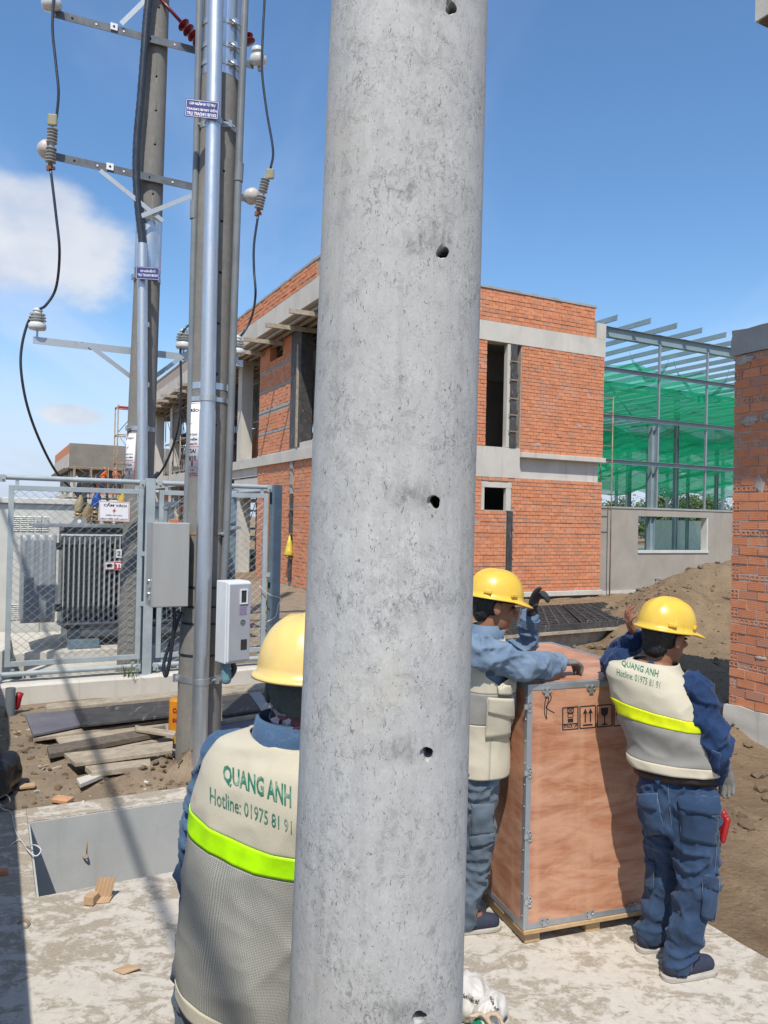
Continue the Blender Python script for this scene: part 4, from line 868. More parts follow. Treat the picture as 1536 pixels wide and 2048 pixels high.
# left radiator: a block of close plates with a gently rippled outer sheet
ra = tu(42, dv=-.16); rb = tu(112, dv=-.16); rz0 = tpt(80, 1246, -.16).z; rz1 = tpt(80, 1070, -.16).z
m_ = MB(); n_ = 36; rows = []
for j, (z_, ins) in enumerate(((rz0, .03), (rz0+.05, 0), (rz1-.06, 0), (rz1, .035))):
    for i in range(n_+1):
        f_ = i/n_; m_.v.append(tuple(uv(ra+(rb-ra)*f_, TV-.16+ins+.003*cos(f_*2*pi*4)+(.03 if i in (0, n_) else 0), z_)))
m_.f = [(j*(n_+1)+i, j*(n_+1)+i+1, (j+1)*(n_+1)+i+1, (j+1)*(n_+1)+i) for j in range(3) for i in range(n_)]; m_.m = [0]*len(m_.f)
m_.box(uv(ra+.004, TV-.10, rz0+.02), U*(rb-ra-.008), V*.55, Z*(rz1-rz0-.04)); m_.build('radiator', M_TANK, tr_, True, auto=30)
m_ = MB(); m_.box(uv(rb, TV+.3, z1-.2), U*(u0-rb+.06), V*.1, Z*.08); m_.box(uv(rb, TV+.3, z0+.1), U*(u0-rb+.06), V*.1, Z*.08); m_.build('header_pipe', M_TANK, tr_)
m_ = MB(); lb = tpt(140, 1051, .06); m_.prism([lb, lb+U*.2, lb+U*.17+Z*.09, lb+U*.05+Z*.09], V*.014); m_.build('lifting_lug', M_TANK, tr_)
m_ = MB(); m_.lathe(lb+U*.1+Z*.05-V*.002, [(.022, -.003), (.022, 0)], 12, V); m_.build('lug_hole_disc', M_SIGNW, tr_)  # white disc painted as the brightness seen through the lug
def bushing(px, cover, hgt=.26, dv=.35):
    b = tpt(px, 1049, dv); b.z = z1+.105; m_ = MB(); prof = [(.06, 0), (.06, .03)]
    for i in range(4): h = .03+i*hgt/5; prof += [(.035, h), (.066-.006*i, h+.012), (.064-.006*i, h+.022), (.034, h+.034)]
    prof += [(.03, hgt), (.014, hgt+.03)]; m_.lathe(b, prof, 18); o = m_.build('bushing', M_BROWNP, tr_, True, auto=50)
    m_ = MB(); m_.lathe(b+Z*(hgt-.04), [(.05, 0), (.055, .05), (.05, .12), (.03, .16), (.018, .2)], 14, Vector((.15, 0, 1))); m_.build('bushing_cover', cover, o, True, auto=50)
    m_ = MB(); m_.tube(catmull([b+Z*(hgt+.12), b+Z*(hgt+.3)-U*.01, b+Z*(hgt+.42)+U*.1+V*.1], 5), .016, 8); m_.build('lead', M_CABLE, o, True)
bushing(156, simple('khaki_cover', (.30, .24, .12), None, 9, .5), .2); bushing(160, M_CABLE, .22, .55); bushing(190, M_BLUEP, .26); bushing(240, M_YELP, .25); bushing(215, M_BROWNP, .12, .2); bushing(172, M_BROWNP, .1, .22); bushing(300, M_YELP, .26)
m_ = MB(); kc = tpt(240, 1107, -.012); m_.cbox(kc, .09, .006, .10, RUV); o = m_.build('number_plate', M_SIGNW, tr_); g = MB(); put_text(g, '2', .04, .06, plane_fn(kc-V*.0045, U, Z), .03, -.012, 0); g.build('lettering', M_BLACKP, o)
m_ = MB(); kc = tpt(236, 1131, -.014); f_ = plane_fn(kc, U, Z); m_.prism([f_(-.15, -.045), f_(.15, -.06), f_(.15, .06), f_(-.15, .045)], -V*.006); o = m_.build('maker_plate', M_SIGNW, tr_)
f2 = plane_fn(kc-V*.0085, U, Z); g = MB(); rect(g, f2, -.045, .14, -.042, .042); frame_lines(g, f2, .148, .046, .005); g.build('red_field', M_REDP, o)
f3 = plane_fn(kc-V*.0100, U, Z); g = MB(); put_text(g, 'THB', .15, .06, f3, .05, .045, 0); g.build('lettering', M_WHITE, o)
g = MB()
for dx in (-.11, -.085): g.lathe(f2(dx, 0), [(.022, 0), (.022, .001), (.017, .001), (.017, 0)], 16, -V)
g.build('ring_emblem', M_BLACKP, o)
m_ = MB(); sk = tpt(168, 1280, -.05); m_.box(Vector((sk.x, sk.y, z0-.30))-U*.17, U*.34, V*.1, Z*.10); m_.build('skid', M_FENCED, tr_, bevel=.004)
for du in (.1, 1.0):
    m_ = MB(); m_.box(uv(u0+du, TV+.1, z0-.30), U*.16, V*.9, Z*.2); m_.build('skid', M_TANK, tr_)
# plinth with steps
plz = z0-.305
m_ = MB(); m_.box(uv(u0-.55, TV-.12, -.1), U*2.6, V*1.6, Z*(plz+.1)); m_.box(uv(u0-.35, TV-.42, -.1), U*2.3, V*.298, Z*(plz-.05)); m_.box(uv(u0-.20, TV-.62, -.1), U*2.1, V*.198, Z*(plz-.14)); tag(m_.build('concrete_plinth', M_CONC, bevel=.01), 'stepped concrete plinth under the transformer', 'plinth')
m_ = MB(); m_.box(uv(u0-.62, TV-.5, -.1), U*.12, V*1.4, Z*.55); m_.box(uv(u0-.8, TV-.45, -.1), U*.11, V*1.2, Z*.38); tag(m_.build('concrete_trestle', M_CONC, bevel=.01), 'pair of low concrete beams beside the transformer plinth', 'beam')
# pale equipment kiosk behind
KV = 7.0; kp = uv(0, KV); zk = at_pl(60, 990, kp, V).z
kio = thing('equipment_kiosk', tuple(uv(0, KV+.5, 0)), 'long cream metal equipment kiosk with louvred vents behind the transformer', 'kiosk')
m_ = MB(); m_.box(uv(-2.2, KV, -.1), U*4.3, V*1.2, Z*(zk-.02)); m_.build('cabinet', M_KIOSK, kio, bevel=.008)
m_ = MB(); m_.box(uv(-2.25, KV-.05, zk-.117), U*4.4, V*1.3, Z*.08); m_.build('roof_cap', M_KIOSK, kio, bevel=.01)
def louvre(pa_, pb_, pc, pd, n_, cols):
    a = at_pl(pa_, pc, kp, V); b = at_pl(pb_, pd, kp, V); ua = (a-PO).dot(U); ub = (b-PO).dot(U); z_a, z_b = a.z, b.z
    for c in range(cols):
        wu = (ub-ua)/cols
        for i in range(n_):
            z_ = z_a+(z_b-z_a)*(i+.5)/n_; m_ = MB(); q = uv(ua+wu*c+wu*.08, KV, z_)
            m_.prism([q, q-V*.014-Z*.012, q-Z*.016], U*wu*.84); m_.build('louvre', M_KIOSK, kio)
louvre(26, 98, 1030, 1062, 8, 5); louvre(20, 46, 1206, 1238, 8, 2); louvre(318, 345, 1080, 1120, 8, 1)
for uu in (-.9, .35, 1.6): m_ = MB(); m_.box(uv(uu, KV-.004, .02), U*.008, V*.004, Z*(zk-.3)); m_.build('door_seam', M_PVC, kio)
# ================================================================== boards and planks lying before the kerb
def board(name, quad, z, th, mat, lab, group=None, tilt=(0, 0, 0, 0)):
    q = [at_z(x, y, z+dz) for (x, y), dz in zip(quad, tilt)]
    m_ = MB(); vs = q+[p_-Z*th for p_ in q]; m_.add(vs, [(3, 2, 1, 0), (4, 5, 6, 7), (0, 1, 5, 4), (1, 2, 6, 5), (2, 3, 7, 6), (3, 0, 4, 7)])
    me = m_.mesh(name, mat); bm = bmesh.new(); bm.from_mesh(me); bmesh.ops.recalc_face_normals(bm, faces=bm.faces); bm.to_mesh(me); bm.free()
    return tag(link(name, me, None, .003), lab, 'board' if 'board' in name else 'plank', group)
board('formwork_board', [(50, 1428), (148, 1415), (163, 1449), (66, 1469)], .09, .022, M_FILM2, 'grey film-faced formwork board at the left end of the pile')
board('formwork_board', [(149, 1418), (352, 1399), (352, 1429), (164, 1450)], .115, .022, M_FILM, 'black film-faced formwork board streaked with cement reaching to the service pole')
board('plank', [(92, 1408), (356, 1382), (356, 1392), (93, 1418)], .12, .05, M_PLANK, 'long pale plank lying along the foot of the kerb')
board('plank', [(66, 1470), (352, 1432), (352, 1437), (66, 1477)], .055, .03, M_PLANK, 'thin pale batten under the front edge of the black formwork board')
board('formwork_board', [(108, 1470), (345, 1438), (346, 1476), (135, 1512)], .035, .02, M_PLANK, 'cement-whitened board lying under the dark narrow plank')
board('plank', [(94, 1492), (330, 1450), (334, 1462), (98, 1508)], .085, .04, M_PLANKD, 'dark narrow plank lying across the whitened board')
board('plank', [(270, 1450), (352, 1462), (350, 1470), (272, 1458)], .12, .025, M_PLANK, 'grey plank end sticking out beside the orange marker post')
board('formwork_board', [(128, 1506), (346, 1482), (345, 1500), (150, 1526)], .10, .03, M_PLANK, 'pale splintered board on top of the broken heap', tilt=(0, .02, .02, 0))
board('plank', [(170, 1532), (300, 1516), (302, 1530), (184, 1544)], .07, .04, M_PLANK, 'short whitened plank under the splintered board')
board('plank', [(153, 1556), (208, 1540), (213, 1546), (160, 1568)], .04, .03, M_CONC, 'broken white slat lying alone on the dirt')
board('formwork_board', [(444, 1392), (496, 1386), (520, 1418), (444, 1430)], .10, .022, M_FILM, 'dark formwork board lying on the right of the service pole')
board('formwork_board', [(497, 1385), (520, 1383), (545, 1412), (521, 1418)], .10, .022, M_CONCG, 'pale grey sheet beside the dark board right of the service pole')
board('plank', [(442, 1376), (560, 1362), (560, 1372), (442, 1388)], .11, .05, M_PLANK, 'pale plank right of the service pole along the kerb')
board('plank', [(520, 1398), (600, 1388), (600, 1399), (524, 1410)], .06, .05, M_PLANK, 'brown plank end showing beside the near yellow helmet')
board('plank', [(444, 1432), (530, 1420), (530, 1428), (444, 1442)], .06, .03, M_PLANK, 'thin pale batten in front of the dark board right of the pole')
board('formwork_board', [(440, 1442), (545, 1430), (575, 1478), (440, 1494)], .03, .022, M_FILM2, 'smooth dark grey board right of the foot of the service pole')
# ---- grey pipe stub, bag, wires, rubble
q = at_z(20, 1426, 0); m_ = MB(); m_.lathe(q, [(.045, -.05), (.045, .24), (.04, .24), (.04, .1)], 16); tag(m_.build('pipe_stub', M_PVC, None, True, auto=40), 'short grey pipe stub standing against the kerb', 'pipe')
m_ = MB(); q = at_z(30, 1418, .02); m_.lathe(q, [(.03, 0), (.04, .03), (.03, .12), (.035, .16)], 9, Vector((.3, 0, 1))); tag(m_.build('rag', M_REDP, None, True), 'small red rag beside the grey pipe stub', 'rag')
def lump(name, c, sx, sy, sz, mat, seed, lab=None, cat=None, amp=.35, sub=3, group=None, sink=.3):
    bm = bmesh.new(); bmesh.ops.create_icosphere(bm, subdivisions=sub, radius=1)
    for v_ in bm.verts:
        d = v_.co.normalized(); v_.co = d*(1+amp*fbm((d.x*1.6+seed, d.y*1.6, d.z*1.6+seed*.37))); v_.co = Vector((v_.co.x*sx, v_.co.y*sy, max(-.5*sz, v_.co.z*sz)))+Vector(c)+Z*(sz*(.5-sink*.2))
    me = bpy.data.meshes.new(name); bm.to_mesh(me); bm.free(); me.materials.append(mat); me.polygons.foreach_set('use_smooth', [sub > 2]*len(me.polygons))
    o = link(name, me); 
    if lab: tag(o, lab, cat, group)
    return o
lump('rubbish_bag', at_z(-28, 1590, -.02), .19, .26, .22, M_BAGB, 3.3, 'black plastic rubbish bag lying in the shade of the boundary wall', 'bag', .28, 4)
for (x, y, a_, b_, h_, sd_, lab) in ((333, 1512, .075, .05, .055, 1, 'rough white rubble lump at the foot of the service pole'), (290, 1568, .04, .03, .022, 2, 'small pale stone on the dirt heap'), (262, 1562, .03, .025, .02, 5, 'pale pebble at the edge of the dirt heap'), (165, 1610, .02, .03, .02, 6, 'white plaster crumb beside the pit rim'), (320, 1530, .05, .03, .022, 8, 'flat white rubble piece beside the heap')):
    lump('rubble', at_z(x, y, -.02), a_, b_, h_, M_CONC, sd_, lab, 'rubble', .5, 2)
def chip(px, py, w_, d_, h_, rot, mat, nm, lab, cat, z=0.0):
    c = at_z(px, py, z); m_ = MB(); R_ = Matrix.Rotation(rot, 3, 'Z')@Matrix.Rotation(.08, 3, 'X'); m_.cbox(c+Z*h_*.4, w_, d_, h_, R_); return tag(m_.build(nm, mat, None, bevel=.004), lab, cat)
chip(125, 1602, .13, .075, .025, -.3, simple('pale_terracotta', (.55, .30, .16), None, 9, .8), 'tile_piece', 'broken terracotta tile lying on the dirt before the pit rim', 'tile', -.01)
chip(55, 1574, .10, .06, .02, .4, M_CARD, 'wood_chip', 'pale splinter of wood on the trodden dirt', 'splinter', -.01)
chip(108, 1540, .02, .12, .02, -.7, M_PLANK, 'wood_chip', 'thin brown stick on the trodden dirt', 'stick', -.01)
chip(62, 1486, .03, .03, .07, .2, M_PLANKD, 'wood_chip', 'small upright wooden stub near the grey board', 'stub', -.02)
# rubble and clods: stuff
def scatter(name, n_, area, smin, smax, mat, hf, seed, flat=.7):
    rnd = random.Random(seed); m_ = MB(); i = 0
    ico = bmesh.new(); bmesh.ops.create_icosphere(ico, subdivisions=1, radius=1); base = [v_.co.copy() for v_ in ico.verts]; fs = [tuple(v_.index for v_ in f.verts) for f in ico.faces]; ico.free()
    while i < n_:
        x, y = area(rnd); z_ = hf(x, y)
        if z_ < -.5: i += .2; continue
        i += 1; s_ = smin*(smax/smin)**(rnd.random()**2.2); R_ = Matrix.Rotation(rnd.random()*6.3, 3, 'Z')@Matrix.Rotation(rnd.uniform(-.5, .5), 3, 'X')
        sc = Vector((s_*rnd.uniform(.7, 1.5), s_*rnd.uniform(.6, 1.1), s_*flat*rnd.uniform(.5, 1)))
        m_.add([R_@Vector((b.x*sc.x*rnd.uniform(.7, 1.2), b.y*sc.y*rnd.uniform(.7, 1.2), b.z*sc.z*rnd.uniform(.7, 1.2)))+Vector((x, y, z_+s_*.12)) for b in base], fs)
    return tag(m_.build(name, mat), kind='stuff')
def areaL(r):
    p_ = uv(r.uniform(-.75, 3.2), r.uniform(1.30, 4.3)); return p_.x, p_.y
tag(scatter('dirt_litter', 1500, areaL, .006, .035, M_CLOD, ground_h, 11), 'loose dirt crumbs between the pit and the kerb', 'dirt')
tag(scatter('stone_litter', 260, areaL, .006, .03, M_GRAVEL, ground_h, 12), 'small pale stones on the trodden dirt', 'stones')
tag(scatter('timber_litter', 220, areaL, .008, .03, M_CARD, ground_h, 17, .25), 'wood splinters scattered on the trodden dirt', 'splinters')
tag(scatter('soil_clods', 3200, lambda r: (r.uniform(1.2, 8.0), r.uniform(5.2, 15.5)), .010, .075, M_CLOD, ground_h, 13), 'loose clods on the sandy soil before the brick building', 'soil')
def heapA(r): return random.gauss(-1.25, .35), random.gauss(5.75, .16)
tag(scatter('heap_clods', 260, lambda r: (r.gauss(-1.35, .38), r.gauss(5.78, .16)), .01, .045, M_CLOD, ground_h, 14), 'crumbly soil heaped at the foot of the service pole', 'soil')
# wire bits
m_ = MB(); m_.tube(catmull([at_z(x, y, z_) for x, y, z_ in ((-5, 1598, .05), (12, 1590, .1), (20, 1602, .08), (8, 1612, .02), (-6, 1605, .04), (6, 1618, .02), (22, 1625, .01), (30, 1660, .01), (50, 1690, .005), (70, 1690, .06), (82, 1700, .05), (72, 1712, .03), (55, 1700, .03), (40, 1680, .01), (20, 1690, .01))], 6), .0035, 6); tag(m_.build('loose_wire', M_STRAPW, None, True), 'thin pale wire curling over the left rim of the pit', 'wire')
m_ = MB(); m_.tube(catmull([at_z(x, y, 0) for x, y in ((38, 1848), (44, 1842), (52, 1842), (58, 1848), (52, 1856))], 5), .008, 8); tag(m_.build('iron_loop', M_RUST, None, True), 'small rusty iron loop set in the slab', 'iron loop')
# pit wall hook
m_ = MB(); hk = uv(.35, PIT[3]-.012, -.26); m_.tube([hk+Z*.09, hk], .004, 8); m_.tube(catmull([hk, hk-V*.03-Z*.01, hk-V*.02-U*.015-Z*.012, hk-U*.02-Z*.012], 5), .006, 8); tag(m_.build('iron_hook', M_RUST, None, True), 'rusty iron hook set in the far wall of the pit', 'hook')
# grass tuft on kerb
g = MB(); rnd = random.Random(5); gb = uv(fu(262), 4.42, .17)
for i in range(22):
    a = rnd.uniform(0, 6.28); l_ = rnd.uniform(.08, .22); d = Vector((cos(a), sin(a), 0)); s_ = d.cross(Z)*.004; o_ = gb+Vector((rnd.uniform(-.06, .06), rnd.uniform(-.03, .03), -.01))
    q1 = o_+d*l_*.3+Z*l_*.7; q2 = o_+d*l_*.8+Z*l_*.75
    g.add([o_-s_, o_+s_, q1+s_*.7, q1-s_*.7, q2], [(0, 1, 2, 3), (3, 2, 4)])
tag(g.build('grass_tuft', M_GRASSB), 'dry grass tuft growing on the kerb by the middle fence post', 'grass')
# cardboard on the slab
cb = thing('crumpled_carton', tuple(at_z(190, 1806, 0)), 'crumpled brown carton piece standing on the slab beside the pit', 'carton')
c = at_z(190, 1806, 0); m_ = MB()
m_.box(c+Vector((-.03, -.02, .004)), Vector((.10, .02, 0)), Vector((.0, .07, .015)), Vector((0, .01, .004))); m_.build('flap', M_CARD, cb)
m_ = MB(); n_ = 10
for i in range(n_): x = -.02+.085*i/(n_-1); m_.v += [tuple(c+Vector((x, .03+.008*(i % 2), .012))), tuple(c+Vector((x+.015, .055+.008*(i % 2), .10)))]
m_.f = [(2*i, 2*i+2, 2*i+3, 2*i+1) for i in range(n_-1)]; m_.m = [0]*(n_-1); o = m_.build('corrugated_face', M_CARD, cb); so = o.modifiers.new('s', 'SOLIDIFY'); so.thickness = .005
m_ = MB(); m_.box(c+Vector((-.045, -.03, .003)), Vector((.05, -.01, 0)), Vector((.01, .06, 0)), Vector((0, 0, .045))); m_.build('flap', M_CARD, cb, bevel=.004)
c = at_z(251, 1942, 0); m_ = MB(); m_.add([c+Vector((-.055, .0, .004)), c+Vector((.0, -.03, .006)), c+Vector((.065, .0, .018)), c+Vector((.0, .045, .004))], [(0, 1, 2, 3)]); o = tag(m_.build('cardboard_scrap', M_CARD), 'flat torn cardboard scrap lying on the muddy slab', 'cardboard'); so = o.modifiers.new('s', 'SOLIDIFY'); so.thickness = .004
m_ = MB(); m_.cbox(at_z(4, 1744, .012), .06, .04, .025, Matrix.Rotation(.4, 3, 'Z')); tag(m_.build('brick_scrap', M_BRICK, None, bevel=.004), 'small broken red brick scrap lying in the wall shade', 'brick')
# ================================================================== the unfinished brick building
BC = Vector((-1.48, 16.37, 0))
def bpnt(u, v, z=0): return BC+U*u+V*v+Z*z
def bbox(mb, u0, u1, v0, v1, z0, z1, mi=0): return mb.box(bpnt(u0, v0, z0), U*(u1-u0), V*(v1-v0), Z*(z1-z0), mi)
bld = thing('brick_building', tuple(BC), 'unfinished two-storey red brick building with pale concrete beams and a deep roof edge', 'building')
def part(name, mat, boxes, parent=bld, bevel=0):
    m_ = MB()
    for b in boxes: bbox(m_, *b)
    if len(boxes) > 1 and name in ('wall', 'column'):
        for b in boxes: q_ = MB(); bbox(q_, *b); q_.build(name, mat, parent, bevel=bevel)
        return
    return m_.build(name, mat, parent, bevel=bevel)
LR = .48                                   # recess of the left-hand walls behind the roof edge
RV = 24.0
# concrete frame
part('roof_beam', M_CONC, [(.185, 8.02, -.015, .3, 6.25, 6.715)])
part('roof_beam', M_CONC, [(0, .18, 0, RV, 6.62, 7.09)])
part('roof_slab', M_CONCG, [(.19, 8.0, .31, RV, 6.55, 6.70)])
part('corner_column', M_CONC, [(7.72, 8.03, -.012, .3, 6.72, 7.12)])
part('parapet', M_MORTAR, [(0.02, 7.66, .012, .20, 6.716, 7.50)]); part('parapet', M_MORTAR, [(.012, .17, .21, RV, 7.091, 7.50)])
# rough mortar capping
m_ = MB()
def capline(a, b, n_, wd):
    for i in range(n_):
        p_ = a.lerp(b, i/n_); q = a.lerp(b, (i+1)/n_); s_ = (b-a).cross(Z).normalized()*wd
        h0 = .055+.035*fbm((i*.5, wd, 3)); h1 = .055+.035*fbm(((i+1)*.5, wd, 3)); m_.add([p_-s_, p_+s_, p_+s_+Z*h0, p_-s_+Z*h0, q-s_, q+s_, q+s_+Z*h1, q-s_+Z*h1], [(0, 3, 2, 1), (4, 5, 6, 7), (3, 7, 6, 2), (0, 4, 7, 3), (1, 2, 6, 5), (0, 1, 5, 4)])
capline(bpnt(.0, .09, 7.49), bpnt(7.7, .09, 7.49), 50, .115); capline(bpnt(.1, .2, 7.49), bpnt(.1, RV, 7.49), 120, .11); m_.build('mortar_capping', M_CONCG, bld)
part('floor_slab', M_CONC, [(.4, 8.0, .16, 9.0, 3.30, 3.55)]); part('floor_slab', M_CONCG, [(.6, 8.0, 9.02, RV, 3.30, 3.55)])
part('floor_beam', M_CONC, [(.45, 5.345, -.01, .15, 2.99, 3.72)])
part('floor_beam', M_CONC, [(5.35, 7.94, .10, .25, 3.0, 3.50)])
part('ledge', M_CONC, [(5.348, 8.03, -.10, .16, 3.502, 3.625)], bevel=.01)
part('base_ledge', M_CONC, [(.45, 8.03, -.06, .2, .09, .215)], bevel=.01)
part('plinth', M_CONCG, [(.2, 7.95, .12, .3, -.5, .09)])
# facade backing walls (mortar) with openings cut by splitting
WT = .16
part('wall', M_MORTAR, [(3.2, 4.33, .014, WT, 3.72, 6.25), (5.34, 8.0, .014, WT, 3.626, 6.25), (7.98, 8.0, .17, 3, 3.56, 6.25)])
part('wall', M_MORTAR, [(3.2, 4.32, .014, WT, .215, 2.99), (5.06, 8.0, .014, WT, .215, 2.998), (4.321, 5.059, .014, WT, .215, 2.20), (4.321, 5.059, .014, WT, 2.76, 2.99), (0.5, 3.19, .014, WT, .215, 2.985), (0.5, 3.19, .014, WT, 3.73, 6.245)])
part('side_wall', M_BRICKF, [(7.82, 7.99, .17, 6.0, -.3, 2.98)])
part('window_frame', M_CONC, [(4.25, 5.12, -.012, .1, 2.74, 2.86), (4.96, 5.10, -.010, .1, 2.19, 2.735), (4.25, 4.33, -.010, .1, 2.19, 2.735)], bevel=.006)
part('formwork_column', M_FILM, [(5.02, 5.20, -.03, .12, 3.73, 6.24)]); part('column', M_CONC, [(4.93, 5.018, .0, .14, 3.73, 6.24)])
part('formwork_column', M_FILM, [(5.0, 5.16, -.025, .1, .75, 2.185)])
for z_ in (4.1, 4.5, 4.9, 5.35, 5.8): part('formwork_clamp', M_RUST, [(4.97, 5.25, -.05, -.032, z_, z_+.03)])
# interior seen through the openings
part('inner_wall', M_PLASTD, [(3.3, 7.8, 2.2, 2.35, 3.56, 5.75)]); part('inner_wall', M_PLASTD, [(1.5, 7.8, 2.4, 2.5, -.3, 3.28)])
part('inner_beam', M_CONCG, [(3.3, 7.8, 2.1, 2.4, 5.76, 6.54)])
for i, (a, b) in enumerate((((4.55, 1.3, 5.1), (4.75, 1.2, 4.75)),)): m_ = MB(); m_.tube([bpnt(*a), bpnt(*b)], .02, 8); m_.build('inner_pipe', M_STRAPW, bld)
# left-hand facade, recessed under the roof edge
lw = bpnt(LR, 0)
def lv(px, py=800): return (at_pl(px, py, lw, U)-BC).dot(V)
vb = lv(519); vcol0, vcol1 = lv(606, 760), lv(586, 760)
part('wall', M_MORTAR, [(LR, LR+.2, vcol1+.005, vb, 3.60, 6.08)]); part('wall', M_MORTAR, [(LR, LR+.2, -.0, vb, .2, 3.42)])
part('wall', M_BRICKF, [(LR, LR+.2, vcol1+.005, lv(566, 700), 6.081, 6.50), (LR, LR+.2, lv(540, 700), vb, 6.081, 6.50)])
part('formwork_column', M_FILM, [(LR-.06, LR+.25, vcol0, vcol1, 3.62, 6.5)]); part('formwork_brace', M_PLANK, [(LR-.10, LR-.062, vcol0+.12, vcol0+.2, 3.62, 6.1)])
part('slab_edge', M_CONC, [(LR-.02, LR+.2, vcol1, vb+.02, 3.425, 3.595)]); part('slab_edge', M_CONC, [(LR-.05, LR+.2, -.02, vcol1-.004, 3.35, 3.72)])
part('inner_wall', M_BRICKF, [(3.0, 3.15, .3, 4.5, 3.56, 6.5)])
for z_ in (4.15, 4.75, 5.3, 5.85): part('mortar_band', M_CONCG, [(LR-.012, LR, vcol1+.01, vb-.01, z_, z_+.045)])
# formwork strip on the ground-floor wall
vs_ = lv(587, 1000); part('formwork_strip', M_CONCG, [(LR-.05, LR-.001, vs_, vs_+.16, 2.5, 3.4)]); part('formwork_strip', M_FILM, [(LR-.05, LR-.001, vs_, vs_+.16, .35, 2.49)])
for z_ in (.9, 1.5, 2.1, 2.7, 3.1): part('strip_clamp', M_RUST, [(LR-.07, LR-.05, vs_-.1, vs_+.26, z_, z_+.03)])
q = bpnt(LR-.09, vs_+.02, 1.0); m_ = MB(); m_.lathe(q, [(.1, -.03), (.13, .0), (.09, .1), (.07, .25), (.02, .52)], 10, Vector((.05, .1, 1))); tag(m_.build('plastic_bag', simple('yellow_bag', (.62, .50, .05), None, 9, .35, 0, .3), None, True), 'yellow plastic bag hanging on the formwork strip of the brick wall', 'bag')
# columns and rear part behind the scaffold
for v_ in (vb+1.9, vb+5.2, vb+8.6, vb+12, vb+15.4):
    part('column', M_CONC, [(LR+.05, LR+.40, v_, v_+.40, -.3, 6.5)])
part('wall', M_BRICKF, [(2.6, 2.75, vb+.6, vb+4.4, -.3, 3.2), (2.6, 2.75, vb+5, RV, 3.6, 5.2), (1.4, 1.55, vb+7, RV, -.3, 3.1)])
part('edge_beam', M_CONC, [(LR, LR+.25, vb+.06, RV, 3.05, 3.55)]); part('parapet_panel', M_CONC, [(LR+.02, LR+.15, vb+.10, vb+2.4, 2.45, 3.02)])
# soffit formwork: joists poking out under the roof edge, battens along it
rnd = random.Random(3)
for i in range(15):
    v_ = .5+i*1.55; zz = 6.40+rnd.uniform(-.03, .03); m_ = MB(); m_.bar(bpnt(-.35-rnd.uniform(0, .25), v_, zz), bpnt(1.6, v_+rnd.uniform(-.15, .15), zz), .06, .10); m_.build('soffit_joist', M_PLANK, bld)
for i, u_ in enumerate((.12, .32, .55, .8, 1.05, 1.35)):
    for k in range(6):
        a = .1+k*4.0; m_ = MB(); m_.bar(bpnt(u_, a, 6.49), bpnt(u_+rnd.uniform(-.06, .06), a+3.85, 6.49+rnd.uniform(-.02, .02)), .07, .045); m_.build('soffit_batten', M_PLANK, bld)
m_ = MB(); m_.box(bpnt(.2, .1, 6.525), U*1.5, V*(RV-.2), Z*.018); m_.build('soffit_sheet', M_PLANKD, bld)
# ---- bricks: 300 that show largest are parts, the rest one part of stuff
BR = []                                     # (centre, R, sx, sy, sz)
Ru = RUV; Rv_ = Matrix(((-V.x, U.x, 0), (-V.y, U.y, 0), (0, 0, 1)))
rnd = random.Random(21)
def courses(plane, a0, a1, z0, z1, off, holes_=()):
    pz = .0865; n_ = int((z1-z0)/pz); pz = (z1-z0)/n_
    for r in range(n_):
        z_ = z0+pz*(r+.5); a = a0-(0 if r % 2 else .095)+rnd.uniform(-.01, .01)
        while a < a1-.01:
            L_ = .192; b0 = max(a, a0); b1 = min(a+L_, a1); a += L_
            if b1-b0 < .03: continue
            segs = [(b0, b1)]
            for (h0, h1, g0, g1) in holes_:
                if z_+pz*.4 < g0 or z_-pz*.4 > g1: continue
                segs = [s_ for x in segs for s_ in ((x[0], min(x[1], h0)), (max(x[0], h1), x[1])) if s_[1]-s_[0] > .03]
            for (s0, s1) in segs:
                ca = (s0+s1)/2; dpt = .030; pr = rnd.uniform(-.007, .006); hgt = pz-.011+rnd.uniform(-.005, .003); z_ += rnd.uniform(-.0015, .0015)
                if plane == 'R': c = bpnt(ca, off+.011+pr, z_); BR.append((c, Ru, s1-s0-.010, dpt, hgt))
                else: c = bpnt(off+.011+pr, ca, z_); BR.append((c, Ru, dpt, s1-s0-.010, hgt))
courses('R', 5.36, 8.0, 3.63, 6.25, 0); courses('R', .5, 4.33, 3.73, 6.25, 0); courses('R', .03, 7.66, 6.722, 7.49, 0)
courses('R', .5, 8.0, .22, 2.985, 0, ((4.24, 5.13, 2.18, 2.87), (4.98, 5.18, .74, 2.2)))
courses('L', .0, vb, .25, 3.41, LR-.002, ((vs_-.02, vs_+.18, .3, 3.45),)); courses('L', vcol1+.01, vb, 3.61, 6.08, LR-.002, ((0, 30, 4.14, 4.2), (0, 30, 4.74, 4.8), (0, 30, 5.29, 5.35), (0, 30, 5.84, 5.9)))
courses('L', .2, 9.0, 7.1, 7.49, .004)
eye = Vector((0, 0, CAMH))
def pxa(b):
    d = (b[0]-eye)
    if abs(b[0].x/b[0].y) < .105: return 0      # behind the thick pole
    n_ = (-V if b[3] == .030 else -U); return b[2 if b[3] == .030 else 3]*b[4]*abs(d.normalized().dot(n_))/d.length_squared
BR.sort(key=pxa, reverse=True)
unit = MB(); unit.cbox((0, 0, 0), 1, 1, 1); ume = unit.mesh('brick', M_BRICKF)
for (c, R_, sx, sy, sz) in BR[:300]:
    o = bpy.data.objects.new('brick', ume); COL.objects.link(o); o.parent = bld
    o.matrix_local = Matrix.Translation(c-BC)@R_.to_4x4()@Matrix.Rotation(rnd.uniform(-.004, .004), 4, 'Y')@Matrix.Diagonal((sx, sy, sz, 1))
m_ = MB()
